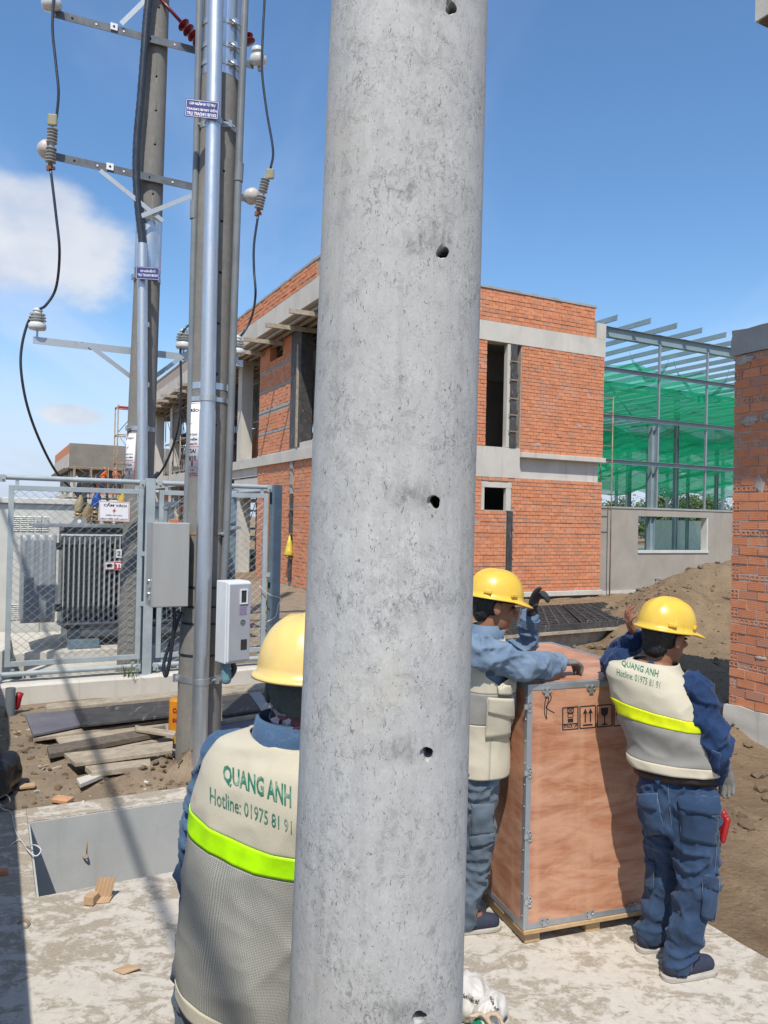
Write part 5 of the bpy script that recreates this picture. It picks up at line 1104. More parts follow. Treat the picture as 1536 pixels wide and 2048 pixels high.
for (c, R_, sx, sy, sz) in BR[300:]: m_.cbox(c, sx, sy, sz, R_)
tag(m_.build('brickwork', M_BRICKF, bld), kind='stuff')
# smeared mortar patches on the facade
for (u_, z_, w_, h_) in ((4.0, 3.15, .16, .06), (7.2, 4.4, .08, .04), (5.9, 3.85, .09, .04), (7.5, 5.2, .06, .08), (3.9, 1.3, .3, .04), (3.9, 1.9, .3, .05)):
    bm = bmesh.new(); bmesh.ops.create_icosphere(bm, subdivisions=3, radius=1)
    for v_ in bm.verts:
        d = v_.co.normalized(); k_ = 1+.5*fbm((d.x*2+u_, d.y, d.z*2+z_)); v_.co = Vector(bpnt(u_+d.x*w_*k_, .0+d.y*.006, z_+d.z*h_*k_))
    me = bpy.data.meshes.new('mortar_smear'); bm.to_mesh(me); bm.free(); me.materials.append(M_MORTAR); link('mortar_smear', me, bld)
# ================================================================== rendered wall with window, steel hall behind
HV = .55
def hp(u, v, z): return bpnt(u, v+HV, z)
hx0 = 8.06; pw_top = at_pl(1330, 1020, hp(0, 0, 0), V).z
def hu(px, py): return (at_pl(px, py, hp(0, 0, 0), V)-BC).dot(U)
wu0, wu1 = hu(1276, 1070), hu(1416, 1070); wz0 = at_pl(1345, 1106, hp(0, 0, 0), V).z; wz1 = at_pl(1345, 1034, hp(0, 0, 0), V).z
rw = thing('rendered_wall', tuple(hp(11, 0, 0)), 'grey cement-rendered low wall with a wide window opening joining the brick building', 'wall')
def hbox(name, mat, boxes, parent, bevel=0):
    m_ = MB()
    for (u0, u1, v0, v1, z0, z1) in boxes: m_.box(hp(u0, v0, z0), U*(u1-u0), V*(v1-v0), Z*(z1-z0))
    return m_.build(name, mat, parent, bevel=bevel)
hbox('wall_body', M_PLAST, [(hx0, wu0, 0, .2, .12, pw_top), (wu1, 15, 0, .2, .12, pw_top), (wu0, wu1, 0, .2, .12, wz0), (wu0, wu1, 0, .2, wz1, pw_top)], rw)
hbox('footing', M_CONC, [(hx0, 15, -.05, .2, -.5, .118)], rw); hbox('sill', M_KIOSK, [(wu0-.01, wu1+.01, -.03, .22, wz0+.001, wz0+.075)], rw); hbox('reveal', M_KIOSK, [(wu1-.05, wu1-.002, .0, .21, wz0+.076, wz1-.001)], rw)
hbox('coping', M_CONCG, [(hx0, 15, -.02, .22, pw_top+.002, pw_top+.05)], rw)
m_ = MB(); rnd = random.Random(4)
for i in range(90):
    c = hp(hu(1310, 1165)+rnd.uniform(0, 1.1), -.03, .2+rnd.uniform(0, .22)); m_.cbox(c, rnd.uniform(.04, .09), .03, rnd.uniform(.02, .05), RUV@Matrix.Rotation(rnd.uniform(-1, 1), 3, 'Y'))
tag(m_.build('rubble_patch', M_GRAVEL, rw), kind='stuff')
hall = thing('steel_hall', tuple(hp(12, 4, 0)), 'open steel hall frame painted pale blue-grey without roof sheets beside the brick building', 'hall')
def zz(py, px=1205): return at_pl(px, py, hp(0, 0, 0), V).z
HU1 = 40.0; HD = 26.0
zr = zz(660)
def ibeam(a, b, h, wd, name='beam', mat=M_STEEL, up=Z):
    m_ = MB(); m_.bar(a, b, .012, h-.02, up); n_ = Vector(up).normalized(); m_.bar(a+n_*(h/2-.006), b+n_*(h/2-.006), wd, .012, up); m_.bar(a-n_*(h/2-.006), b-n_*(h/2-.006), wd, .012, up); return m_.build(name, mat, hall)
# rafters across (U), several frames deep
for k, v_ in enumerate((0.1, 6.2, 12.4, 18.6, 24.8)):
    ibeam(hp(hx0-.1, v_, zr), hp(HU1, v_, zr), .28, .16, 'rafter')
    for u_ in ((hu(1309, 1000), 15.6) if k == 0 else (8.3, 13.2, 18.1, 23, 27.9, 32.8, 37.7)):
        zt = zz(845, 1308)-.08 if k == 0 and u_ < 12 else zr-.2
        ibeam(hp(u_, v_+.02, -.2), hp(u_, v_+.02, zt), .17, .14, 'column', up=U)
# purlins along V sticking out over the front rafter
nP = 33
for i in range(nP):
    u_ = hx0+.5+i*.98; m_ = MB(); a = hp(u_, -.62 if i else -.4, zr+.27); b = hp(u_, HD, zr+.27); m_.bar(a, b, .008, .15); m_.bar(a+U*.02+Z*.071, b+U*.02+Z*.071, .045, .007); m_.bar(a-U*.02-Z*.071, b-U*.02-Z*.071, .045, .007); m_.build('purlin', M_STEEL, hall)
# girts on the front
for y_ in (738, 832, 922):
    m_ = MB(); z_ = zz(y_); a = hp(hx0-.12, -.06, z_); b = hp(HU1, -.06, z_); m_.bar(a, b, .010, .11); m_.bar(a+Z*.052-V*.03, b+Z*.052-V*.03, .06, .008); m_.build('girt', M_STEEL, hall)
for px_ in (1318, 1414):
    m_ = MB(); u_ = hu(px_, 760); m_.bar(hp(u_, .02, pw_top+.05), hp(u_+.03, .02, zr-.15), .06, .05, U); m_.build('sag_post', M_GALVD, hall)
for u_ in (20, 25, 30, 35, 40, 45):           # rear wall posts and rails
    m_ = MB(); m_.bar(hp(u_, HD, -.2), hp(u_, HD, zr), .2, .2, U); m_.build('column', M_FENCED, hall)
for z_ in (1.2, 2.2, 3.1): m_ = MB(); m_.bar(hp(hx0-4, HD, z_), hp(HU1+14, HD, z_), .05, .12); m_.build('girt', M_FENCED, hall)
for u_ in (9.5, 12.3, 14.6):
    m_ = MB(); m_.bar(hp(u_, 6.2, zr-.1), hp(u_+1.2, 6.25, zr-1.1), .04, .04); m_.build('knee_brace', M_STEEL, hall)
# scaffold tube ladder at the building corner
m_ = MB(); sct = thing('scaffold_ladder', tuple(hp(hx0+.2, -.3, 0)), 'narrow brown scaffold ladder standing at the brick building corner', 'scaffold')
for du in (.06, .46): m_ = MB(); m_.tube([hp(hx0+du, -.35, -.1), hp(hx0+du, -.35, 5.3)], .016, 8); m_.build('upright', M_RUST, sct, True)
for i in range(8): m_ = MB(); m_.tube([hp(hx0+.06, -.35, 2.3+i*.42), hp(hx0+.46, -.35, 2.3+i*.42)], .012, 8); m_.build('rung', M_RUST, sct, True)
# green debris nets: sagging sheets slung under the purlins
def net(name, fn, nu, nv, lab, thick=None):
    m_ = MB(); m_.v = [tuple(fn(i/nu, j/nv)) for j in range(nv+1) for i in range(nu+1)]; m_.f = [(j*(nu+1)+i, j*(nu+1)+i+1, (j+1)*(nu+1)+i+1, (j+1)*(nu+1)+i) for j in range(nv) for i in range(nu)]; m_.m = [0]*len(m_.f)
    return tag(m_.build(name, M_NET, None, True), lab, 'net', 'green debris nets in the steel hall')
def sag(s_, a): return a*(4*s_*(1-s_))
net('debris_net', lambda s_, t_: hp(hx0+.1+20*s_, 3.0+8*t_, 6.5-.9*t_-.35*abs(sin(s_*pi*6+.5))*(.4+t_)+.14*fbm((s_*14, t_*6, 1))), 110, 50, 'dull green debris net slung high behind the second rafter')
net('debris_net', lambda s_, t_: hp(12+22*s_, 10.5+8*t_, 6.35-1.1*t_-.40*abs(sin(s_*pi*5+1))*(1-.4*t_)+.16*fbm((s_*14, t_*7, 5))), 110, 50, 'bright green debris net sagging in the middle of the steel hall')
net('debris_net', lambda s_, t_: hp(14+28*s_, 16.5+8.5*t_, 6.0-1.3*t_-.5*abs(sin(s_*pi*5+.4))+.2*fbm((s_*14, t_*7, 9))), 120, 50, 'lowest green debris net hanging in folds at the back of the hall')
net('debris_net', lambda s_, t_: hp(hx0+.02+1.3*s_, .35+.5*s_+.12*sin(s_*9+t_*3), 3.55-(.75*(1-.75*s_))*t_+.05*fbm((s_*5, t_*5, 2))), 30, 16, 'small bunched green net hanging from the lowest girt by the brick corner')
net('debris_net', lambda s_, t_: hp(hx0+.05+22*s_, 1.2+7*t_, 6.72-.12*t_-.18*abs(sin(s_*pi*8))+.06*fbm((s_*15, t_*5, 21))), 100, 30, 'thin topmost green debris net stretched just below the roof purlins')
net('debris_net', lambda s_, t_: hp(10+24*s_, 6.5+6*t_, 5.75-.9*t_-.45*abs(sin(s_*pi*7+2))*(.5+.5*t_)+.16*fbm((s_*15, t_*6, 11))), 110, 40, 'creased green debris net overlapping below the high net')
net('debris_net', lambda s_, t_: hp(12+28*s_, 13.5+6*t_, 5.15-1.0*t_-.5*abs(sin(s_*pi*6+.9))+.2*fbm((s_*15, t_*7, 14))), 110, 40, 'loose green debris net bunched under the middle net')
def swag(u0, u1, z_, drop, v_, lab):
    net('debris_net', lambda s_, t_: hp(u0+(u1-u0)*s_, v_+.05*sin(s_*20), z_-drop*4*s_*(1-s_)-.16*t_*(.35+sin(pi*s_))), 40, 3, lab)
swag(10.0, 11.6, zr-.25, .62, .6, 'narrow green net loop hanging under the front rafter near the first post'); swag(11.75, 14.2, zr-.3, 1.0, .6, 'wide green net loop hanging under the front rafter near the second post')
# floor slab of hall, small cone, inner low wall
hbox('hall_floor', M_CONC, [(hx0, 46, .3, HD, -.2, .32)], hall); hbox('upstand', M_STEEL, [(23, 29.5, 22, 22.2, .33, 2.2)], hall); hbox('white_panel', M_KIOSK, [(31.5, 40, 20, 20.15, .33, 2.2)], hall)
q = hp(hu(1297, 1090)+.15, 1.0, .325); m_ = MB(); m_.lathe(q, [(.14, 0), (.14, .02), (.09, .03), (.02, .45), (.01, .45)], 14); tag(m_.build('safety_cone', simple('orange_cone', (.75, .13, .02), None, 5, .5, 0, 0), None, True, auto=40), 'small orange cone standing in the hall behind the window opening', 'cone')
# ================================================================== near brick wall on the right
D = Vector((3.30, 7.30, 0))
nb = thing('brick_wall', tuple(D), 'near wall of hollow red bricks on a concrete footing at the right, corner toward the sand', 'wall')
def np_(u, v, z): return D+U*u+V*v+Z*z
def nbox(name, mat, b, parent=nb, bevel=0):
    m_ = MB(); m_.box(np_(b[0], b[2], b[4]), U*(b[1]-b[0]), V*(b[3]-b[2]), Z*(b[5]-b[4])); return m_.build(name, mat, parent, bevel=bevel)
nbox('mortar_core', M_MORTAR, (.0055, .21, -2.2, -.012, .26, 3.56))
def rough_box(name, mat, b, amp, seed, parent=nb):
    bm = bmesh.new(); bmesh.ops.create_cube(bm, size=1); bmesh.ops.subdivide_edges(bm, edges=bm.edges, cuts=14, use_grid_fill=True)
    for v_ in bm.verts:
        p_ = np_(b[0]+(b[1]-b[0])*(v_.co.x+.5), b[2]+(b[3]-b[2])*(v_.co.y+.5), b[4]+(b[5]-b[4])*(v_.co.z+.5)); v_.co = p_+Vector((fbm(p_*6+Vector((seed, 0, 0))), fbm(p_*6+Vector((0, seed, 0))), fbm(p_*6+Vector((0, 0, seed)))))*amp
    me = bpy.data.meshes.new(name); bm.to_mesh(me); bm.free(); me.materials.append(mat); me.polygons.foreach_set('use_smooth', [True]*len(me.polygons)); return link(name, me, parent, 0, 45)
rough_box('footing', M_CONC, (-.03, .3, -2.3, .03, -.35, .262), .014, 1.0); rough_box('lintel', M_CONCG, (-.012, .24, -2.25, .02, 3.565, 3.80), .018, 2.0)
# hollow brick end with four holes, and a flat course end with two
def hollow(w_, h_, rows, cols, d_=.05):
    m_ = MB(); xs_ = [-w_/2]; ys_ = [-h_/2]
    for i in range(cols): c = -w_/2+w_*(i+.5)/cols; xs_ += [c-w_*.30/cols, c+w_*.30/cols]
    for i in range(rows): c = -h_/2+h_*(i+.5)/rows; ys_ += [c-h_*.30/rows, c+h_*.30/rows]
    xs_.append(w_/2); ys_.append(h_/2); nx_ = len(xs_)
    P = lambda x, y, z_: (-z_, x, y)            # local: x = out of the wall (towards -x), y along, z up
    for j in range(len(ys_)-1):
        for i in range(nx_-1):
            a, b, c, d = xs_[i], xs_[i+1], ys_[j], ys_[j+1]
            if i % 2 == 1 and j % 2 == 1:
                m_.add([P(a, c, 0), P(b, c, 0), P(b, d, 0), P(a, d, 0), P(a, c, -d_*.9), P(b, c, -d_*.9), P(b, d, -d_*.9), P(a, d, -d_*.9)], [(0, 1, 5, 4), (1, 2, 6, 5), (2, 3, 7, 6), (3, 0, 4, 7), (4, 5, 6, 7)])
            else: m_.add([P(a, c, 0), P(a, d, 0), P(b, d, 0), P(b, c, 0)], [(0, 1, 2, 3)])
    m_.add([P(x, y, z_) for z_ in (0, -d_) for x, y in ((-w_/2, -h_/2), (w_/2, -h_/2), (w_/2, h_/2), (-w_/2, h_/2))], [(0, 1, 5, 4), (1, 2, 6, 5), (2, 3, 7, 6), (3, 0, 4, 7)])
    me = m_.mesh('brick', M_BRICK); bm = bmesh.new(); bm.from_mesh(me); bmesh.ops.remove_doubles(bm, verts=bm.verts, dist=1e-5); bm.to_mesh(me); bm.free(); return me
me_end4 = hollow(.082, .078, 2, 2); me_end2 = hollow(.092, .042, 1, 2)
st = MB(); st.cbox((0, 0, 0), .05, 1, 1); me_str = st.mesh('brick', M_BRICK)
rnd = random.Random(9)
def nbrick(me, y, z_, sy=1, sz=1, dx=0):
    o = bpy.data.objects.new('brick', me); COL.objects.link(o); o.parent = nb
    o.matrix_local = (Matrix.Translation(np_(dx, y, z_)-D)@RUV.to_4x4()@Matrix.Rotation(rnd.uniform(-.012, .012), 4, 'X')@Matrix.Rotation(rnd.uniform(-.015, .015), 4, 'Z')@Matrix.Diagonal((1, sy, sz, 1)))
z_ = .27; row = 0; seq = 0
while z_ < 3.55:
    k = row % 5
    if k == 4:                               # flat header course
        h_ = .052; y = -.048
        while y > -1.15: nbrick(me_end2, y, z_+h_/2, 1, 1, rnd.uniform(-.004, .004)); y -= .103
        z_ += h_+.008
    else:
        h_ = .079; y = 0
        if k % 2 == 0: nbrick(me_end4, -.043, z_+h_/2, 1, 1, rnd.uniform(-.003, .004)); y = -.092
        while y > -1.15:
            L_ = .182 if not (k % 2 == 1 and y == 0) else .172; nbrick(me_str, y-L_/2, z_+h_/2, L_-.002+rnd.uniform(-.004, .003), h_-.003+rnd.uniform(-.003, .002), .0245+rnd.uniform(-.005, .005)); y -= L_+.012
        z_ += h_+.009
    row += 1
for (y, z_, a, b) in ((-.18, 2.93, .09, .05), (-.40, 2.95, .09, .045), (-.28, 2.32, .05, .09), (-.42, 2.36, .06, .08), (-.1, 3.5, .1, .05), (-.33, .75, .06, .02)):
    bm = bmesh.new(); bmesh.ops.create_icosphere(bm, subdivisions=3, radius=1)
    for v_ in bm.verts: d = v_.co.normalized(); k_ = 1+.55*fbm((d.y*2+y*9, d.x, d.z*2+z_)); v_.co = np_(.001+d.x*.008, y+d.y*a*k_, z_+d.z*b*k_)
    me = bpy.data.meshes.new('mortar_smear'); bm.to_mesh(me); bm.free(); me.materials.append(M_MORTAR); me.polygons.foreach_set('use_smooth', [True]*len(me.polygons)); link('mortar_smear', me, nb)
# its roof canopy, of which one corner hangs into the top right of the view, carried on a column
cq = at_y(1510, 44, 5.8); cu, cv_ = (cq-D).dot(U), (cq-D).dot(V)
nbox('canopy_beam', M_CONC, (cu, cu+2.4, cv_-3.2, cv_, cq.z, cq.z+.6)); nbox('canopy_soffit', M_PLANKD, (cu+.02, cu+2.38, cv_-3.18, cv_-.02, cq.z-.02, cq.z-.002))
ce = at_pl(1534, 600, np_(0, -.35, 0), U); nbox('column', M_CONCG, (.03, .25, (ce-D).dot(V)-.22, (ce-D).dot(V), 3.80, cq.z-.021))
# ================================================================== formwork panels lying on the sand
fq = [at_z(x, y, .34) for x, y in ((1012, 1256), (1292, 1236), (1206, 1204), (1030, 1214))]
fw_ = thing('formwork_deck', tuple(fq[0]), 'black ribbed formwork panels laid flat on bearers over the sand', 'formwork')
def bil(s_, t_): return fq[0].lerp(fq[1], s_).lerp(fq[3].lerp(fq[2], s_), t_)
def slab4(m_, a, b, c, d, z0, z1): m_.add([p_+Z*z0 for p_ in (a, b, c, d)]+[p_+Z*z1 for p_ in (a, b, c, d)], [(0, 3, 2, 1), (4, 5, 6, 7), (0, 1, 5, 4), (1, 2, 6, 5), (2, 3, 7, 6), (3, 0, 4, 7)])
for (s0, s1) in ((0, .49), (.51, 1)):
    m_ = MB(); slab4(m_, bil(s0, 0), bil(s1, 0), bil(s1, 1), bil(s0, 1), -.10, -.07); pn = m_.build('panel', M_FILM, fw_)
    n_ = 13
    for i in range(n_+1):
        t_ = i/n_; m_ = MB(); slab4(m_, bil(s0, max(0, t_-.008)), bil(s1, max(0, t_-.008)), bil(s1, min(1, t_+.008)), bil(s0, min(1, t_+.008)), -.069, -.001); m_.build('rib', M_FILM, pn)
    for i in range(8): t_ = s0+(s1-s0)*i/7; m_ = MB(); slab4(m_, bil(max(s0, t_-.006), .01), bil(min(s1, t_+.006), .01), bil(min(s1, t_+.006), .99), bil(max(s0, t_-.006), .99), -.068, .003); m_.build('rib', M_FILM, pn)
m_ = MB(); slab4(m_, bil(-.01, -.014), bil(1.01, -.014), bil(1.01, -.001), bil(-.01, -.001), -.10, -.0); m_.build('edge_board', M_FILM, fw_); m_ = MB(); slab4(m_, bil(-.01, -.03), bil(1.01, -.03), bil(1.01, .02), bil(-.01, .02), -.15, -.105); m_.build('edge_batten', M_PLANK, fw_)
for t_ in (.06, .5, .95): m_ = MB(); slab4(m_, bil(-.01, t_-.02), bil(1, t_-.02), bil(1, t_+.02), bil(-.01, t_+.02), -.45, -.102); m_.build('bearer', M_PLANK, fw_)
# ================================================================== scaffolds
def scaffold(name, f, nu, nz, du, dz, dw, lab, mat=M_SCAF, boards=True, z0=0, r=.022):
    t_ = thing(name, tuple(f(0, 0, z0)), lab, 'scaffold')
    for i in range(nu+1):
        for w_ in (0, dw): m_ = MB(); m_.tube([f(i*du, w_, z0), f(i*du, w_, z0+nz*dz)], r, 6); m_.build('standard', mat, t_, True)
        for k in range(1, nz+1): m_ = MB(); m_.tube([f(i*du, 0, z0+k*dz-.1), f(i*du, dw, z0+k*dz-.1)], r*.8, 6); m_.build('transom', mat, t_, True)
    for k in range(1, nz+1):
        for w_ in (0, dw): m_ = MB(); m_.tube([f(0, w_, z0+k*dz-.1), f(nu*du, w_, z0+k*dz-.1)], r*.8, 6); m_.build('ledger', mat, t_, True)
        for i in range(nu):
            m_ = MB(); a, b = (0, dz) if (i+k) % 2 else (dz, 0); m_.tube([f(i*du, 0, z0+(k-1)*dz+a*.95), f((i+1)*du, 0, z0+(k-1)*dz+b*.95)], r*.6, 6); m_.build('brace', mat, t_, True)
        if boards and k < nz: m_ = MB(); q = f(0, 0, z0+k*dz-.05); e1 = f(nu*du, 0, 0)-f(0, 0, 0); e2 = f(0, dw, 0)-f(0, 0, 0); m_.box(q+e2*.15, e1, e2*.7, Z*.035); m_.build('deck_board', M_PLANK, t_)
scaffold('scaffold', lambda a, w_, z_: bpnt(1.3+w_, vb+.35+a, z_), 4, 5, 1.15, 1.25, .9, 'tube scaffold inside the open bay of the brick building under the roof edge', z0=0)
scaffold('scaffold', lambda a, w_, z_: bpnt(.55+w_, vb+5.9+a, z_), 5, 5, 1.5, 1.25, .9, 'tube scaffold filling the far bays behind the service pole', z0=0)
scaffold('scaffold', lambda a, w_, z_: bpnt(2.0+w_, vb+9+a, z_), 5, 5, 1.6, 1.3, .9, 'tube scaffold deep inside the far bays of the brick building', M_RUST, z0=0)
scaffold('scaffold', lambda a, w_, z_: bpnt(2.35+w_, vb+.2+a, z_), 6, 7, .75, .9, .8, 'close-set props and tubes behind the open bay of the brick building', M_RUST, True, 0, .02)
scaffold('scaffold', lambda a, w_, z_: bpnt(1.0+w_, vb+5.4+a, z_), 9, 7, .95, .9, .9, 'dense props and tubes under the far roof edge', M_SCAF, True, 0, .026)
# red drum on the scaffold deck
q = bpnt(1.7, vb+.6, 3.55); m_ = MB(); m_.lathe(q, [(.28, 0), (.29, .02), (.29, .4), (.30, .42), (.29, .44), (.28, .62), (.1, .66), (.08, .72)], 18); tag(m_.build('water_drum', simple('red_drum', (.30, .035, .02), None, 6, .4), None, True, auto=40), 'dark red drum standing on the upper floor beside the brick pier', 'drum')
# ================================================================== second building far behind, with its scaffold and two workers
C2 = at_y(136, 1020, 62.0); C2.z = 0
def fp2(u, v, z=0): return C2+U*u+V*v+Z*z
fb = thing('far_building', tuple(C2), 'distant unfinished building with a rendered parapet and scaffolding seen above the fence', 'building')
def fbox(name, mat, boxes):
    m_ = MB()
    for (u0, u1, v0, v1, z0, z1) in boxes: m_.box(fp2(u0, v0, z0), U*(u1-u0), V*(v1-v0), Z*(z1-z0))
    return m_.build(name, mat, fb)
fbox('parapet', M_PLASTD, [(0, 9.5, 0, .25, 5.4, 7.45)]); fbox('parapet', M_BRICKF, [(.0, .25, .26, 16, 6.6, 7.4)]); fbox('edge_beam', M_CONC, [(-.05, .3, .26, 16, 5.5, 6.59)]); fbox('roof_slab', M_CONCG, [(.31, 9, .3, 16, 5.5, 5.7)])
fbox('wall', M_PLASTD, [(.8, 4.0, 1.2, 1.4, 3.4, 5.39), (5.4, 9.5, 1.2, 1.4, 3.4, 5.39)]); fbox('wall', M_BRICKF, [(1.0, 4.0, 1.1, 1.4, -.3, 3.3), (5.6, 9.5, 1.1, 1.4, -.3, 3.3), (5.6, 9.5, 1.05, 1.19, 3.4, 4.3), (1.8, 3.9, 1.05, 1.19, 3.4, 4.3)]); fbox('column', M_CONC, [(.2, .6, .9, 1.3, -.3, 5.4), (4.0, 4.4, .9, 1.3, -.3, 5.4), (5.2, 5.6, .9, 1.3, -.3, 5.4), (.4, .8, 5, 5.4, -.3, 5.4), (.4, .8, 10, 10.4, -.3, 5.4), (.4, .8, 14, 14.4, -.3, 5.4)])
fbox('doorway_shade', M_DARK, [(4.41, 5.19, 1.5, 1.6, -.3, 5.3)]); fbox('floor_slab', M_CONC, [(.1, 9.5, .5, 16, 3.1, 3.38)]); fbox('wall', M_BRICKF, [(1.5, 1.7, 1.5, 15, -.3, 3.0)])  # near-black panel painted as the shade inside the opening between the columns
for i in range(9): fbox('soffit_joist', M_PLANKD, [(-.4, 1.0, .6+i*1.7, .75+i*1.7, 5.25, 5.45)])
scaffold('scaffold', lambda a, w_, z_: fp2(.3+a, -1.6+w_, z_), 8, 6, 1.25, .875, 1.0, 'tube scaffold standing against the distant building', M_RUST, z0=.3, r=.035)
sx_ = at_y(232, 1000, 45); scaffold('scaffold', lambda a, w_, z_: Vector((sx_.x, sx_.y, 0))+U*a+V*w_+Z*z_, 1, 5, 1.2, 1.65, 1.2, 'tall narrow scaffold tower with a red top rail', M_RUST, False, .0, .04)
m_ = MB(); m_.bar(Vector((sx_.x, sx_.y, 8.1)), Vector((sx_.x, sx_.y, 8.1))+U*2.6, .12, .12); tag(m_.build('crane_arm', M_REDP), 'dark red rail on top of the tall narrow scaffold', 'rail')
# trees and scrub on the skyline behind the hall
def tree(name, c, h_, w_, n_, seed, lab, trunk=True, group='trees beyond the steel hall'):
    rnd = random.Random(seed); t_ = thing(name, tuple(c), lab, 'tree', group)
    m_ = MB(); m_.tube([c-Z*.3, c+Z*h_*.35+U*.1, c+Z*h_*.7], [.16*h_/4, .10*h_/4, .04*h_/4], 8)
    for i in range(5):
        a = rnd.uniform(0, 6.28); m_.tube([c+Z*h_*rnd.uniform(.3, .45), c+Z*h_*rnd.uniform(.6, .8)+Vector((cos(a), sin(a), 0))*w_*.35], [.05*h_/4, .015*h_/4], 6)
    m_.build('trunk', M_BARK, t_, True)
    m_ = MB(); cl_ = [(Vector((rnd.gauss(0, .42)*w_*.55, rnd.gauss(0, .42)*w_*.55, h_*rnd.uniform(.15, .95))), rnd.uniform(.35, .7)*w_*.34) for _ in range(22)]
    for i in range(n_):
        b, r = rnd.choice(cl_); d = Vector((rnd.gauss(0, 1), rnd.gauss(0, 1), rnd.gauss(0, .75))).normalized()*r*rnd.uniform(.55, 1.1); p_ = c+b+d
        if p_.z < c.z+.2: continue
        e = Vector((rnd.gauss(0, 1), rnd.gauss(0, 1), rnd.gauss(0, 1))).normalized(); g_ = e.orthogonal().normalized(); s_ = rnd.uniform(.10, .24)*h_/5
        m_.add([p_-e*s_, p_+g_*s_*.5, p_+e*s_, p_-g_*s_*.5], [(0, 1, 2, 3)])
    m_.build('crown', M_LEAF, t_)
for i, (px, Y, h_, w_, lab) in enumerate(((1212, 75, 4.2, 5, 'dark bushy tree just beyond the brick building corner'), (1245, 80, 3.8, 5, 'low round tree left of the hall columns'), (1322, 85, 5.6, 7, 'largest broad tree seen between the hall columns'), (1362, 82, 4.8, 6, 'dark tree right of the broad tree beyond the hall'), (1400, 78, 4.4, 6, 'leafy tree behind the slender hall post'), (1440, 80, 4.6, 7, 'dense tree beside the near brick wall edge'), (1290, 110, 4.4, 8, 'far grey-green tree behind the hall window'))):
    q = at_y(px, 1040, Y); tree('tree', Vector((q.x, q.y, 0)), h_, w_, 3200, 40+i, lab)
for i in range(5):
    q = at_y(60+i*70, 1020, 95+i*4); tree('tree', Vector((q.x, q.y, 0)), 2.6, 7, 900, 80+i, ('low scrub tree on the far left skyline', 'second low scrub tree on the left skyline', 'scrub tree under the distant building', 'scrub tree behind the tall scaffold', 'scrub tree behind the fence post')[i], group='scrub on the left skyline')
# ================================================================== plywood crate
CF = at_z(1046, 1894, 0); cu = Vector((.946, .325, 0)).normalized(); cv = Vector((-cu.y, cu.x, 0)); CW, CD, CH = .775, 1.08, 1.198
CB = .078
crate = thing('plywood_crate', tuple(CF+cu*CW/2+cv*CD/2), 'tall orange plywood shipping crate with metal edge strips and black handling symbols', 'crate')
def cp(a, b, z): return CF+cu*a+cv*b+Z*z
def cbox_(name, mat, b, bevel=0, parent=crate): m_ = MB(); m_.box(cp(b[0], b[2], b[4]), cu*(b[1]-b[0]), cv*(b[3]-b[2]), Z*(b[5]-b[4])); return m_.build(name, mat, parent, bevel=bevel)
th = .012
cbox_('front_panel', M_CRATE, (.0, CW, 0, th, CB, CH-th)); cbox_('back_panel', M_CRATE, (.0, CW, CD-th, CD, CB, CH-th))
cbox_('side_panel', M_CRATE, (0, th, th+.001, CD-th-.001, CB, CH-th)); cbox_('side_panel', M_CRATE, (CW-th, CW, th+.001, CD-th-.001, CB, CH-th)); cbox_('top_panel', M_CRATE, (0, CW, 0, CD, CH-th+.001, CH))
# pallet: two runners and deck boards
for a in (.02, CW/2-.04, CW-.10): cbox_('pallet_runner', M_PALLET, (a, a+.08, .02, CD-.02, .0, .052), .004)
for i in range(6): b = .0+i*(CD-.1)/5; cbox_('pallet_board', M_PALLET, (0, CW, b-.006 if i == 0 else b, b+.1, .054, CB-.003), .003)
# galvanised edge strips
e = .002; sw = .026
def strip2(name, boxes): 
    m_ = MB()
    for b in boxes: m_.box(cp(b[0], b[2], b[4]), cu*(b[1]-b[0]), cv*(b[3]-b[2]), Z*(b[5]-b[4]))
    return m_.build(name, M_GALVD, crate, bevel=.0008)
for a0, s_ in ((-e, 1), (CW+e, -1)):
    x0, x1 = sorted((a0, a0+s_*sw)); y0, y1 = sorted((a0, a0+s_*e))
    strip2('edge_strip', [(x0, x1, -e, -.0002, CB+sw, CH-sw), (y0, y1, -.0001, sw, CB+sw, CH-sw)])
    strip2('edge_strip', [(y0, y1, .0, CD, CB-e, CB+sw)]); strip2('edge_strip', [(y0, y1, .0, CD, CH-sw, CH+e)])
    strip2('edge_strip', [(x0, x1, .02, CD, CH+.0002, CH+e)])
strip2('edge_strip', [(-e, CW+e, -e*1.3, -.0002, CH-sw, CH+e), (-e, CW+e, -.0001, sw, CH+.0003, CH+e*1.2)]); strip2('edge_strip', [(-e, CW+e, -e*1.3, -.0002, CB-.001, CB+sw)]); strip2('edge_strip', [(-e, CW+e, CD, CD+e, CH-sw, CH+e), (-e, CW+e, CD-sw, CD, CH+.0003, CH+e*1.2)])
def clip(a, b, z, dirx=True, fl=0):
    m_ = MB(); c = cp(a, b-.0045, z)
    for s_ in (-1, 1):
        q = c+(Z if dirx else cu)*s_*.013; m_.lathe(q, [(.0125, 0), (.0125, .003), (.0075, .003), (.0075, 0)], 12, -cv)
    m_.box(c-(cu if dirx else Z)*.028-(Z if dirx else cu)*.011, (cu if dirx else Z)*.026, -cv*.003, (Z if dirx else cu)*.022); m_.build('clip', M_GALV, crate)
for y in (1413, 1545, 1672, 1803): p_ = at_pl(1056, y, CF, cv); clip((p_-CF).dot(cu)+.006, 0, p_.z)
for x, y in ((1088, 1849), (1178, 1833), (1263, 1817)): p_ = at_pl(x, y, CF, cv); clip((p_-CF).dot(cu), 0, CB+.030, False)
for x, y in ((1093, 1372), (1182, 1366)): p_ = at_pl(x, y, CF, cv); clip((p_-CF).dot(cu), 0, CH-.028, False)
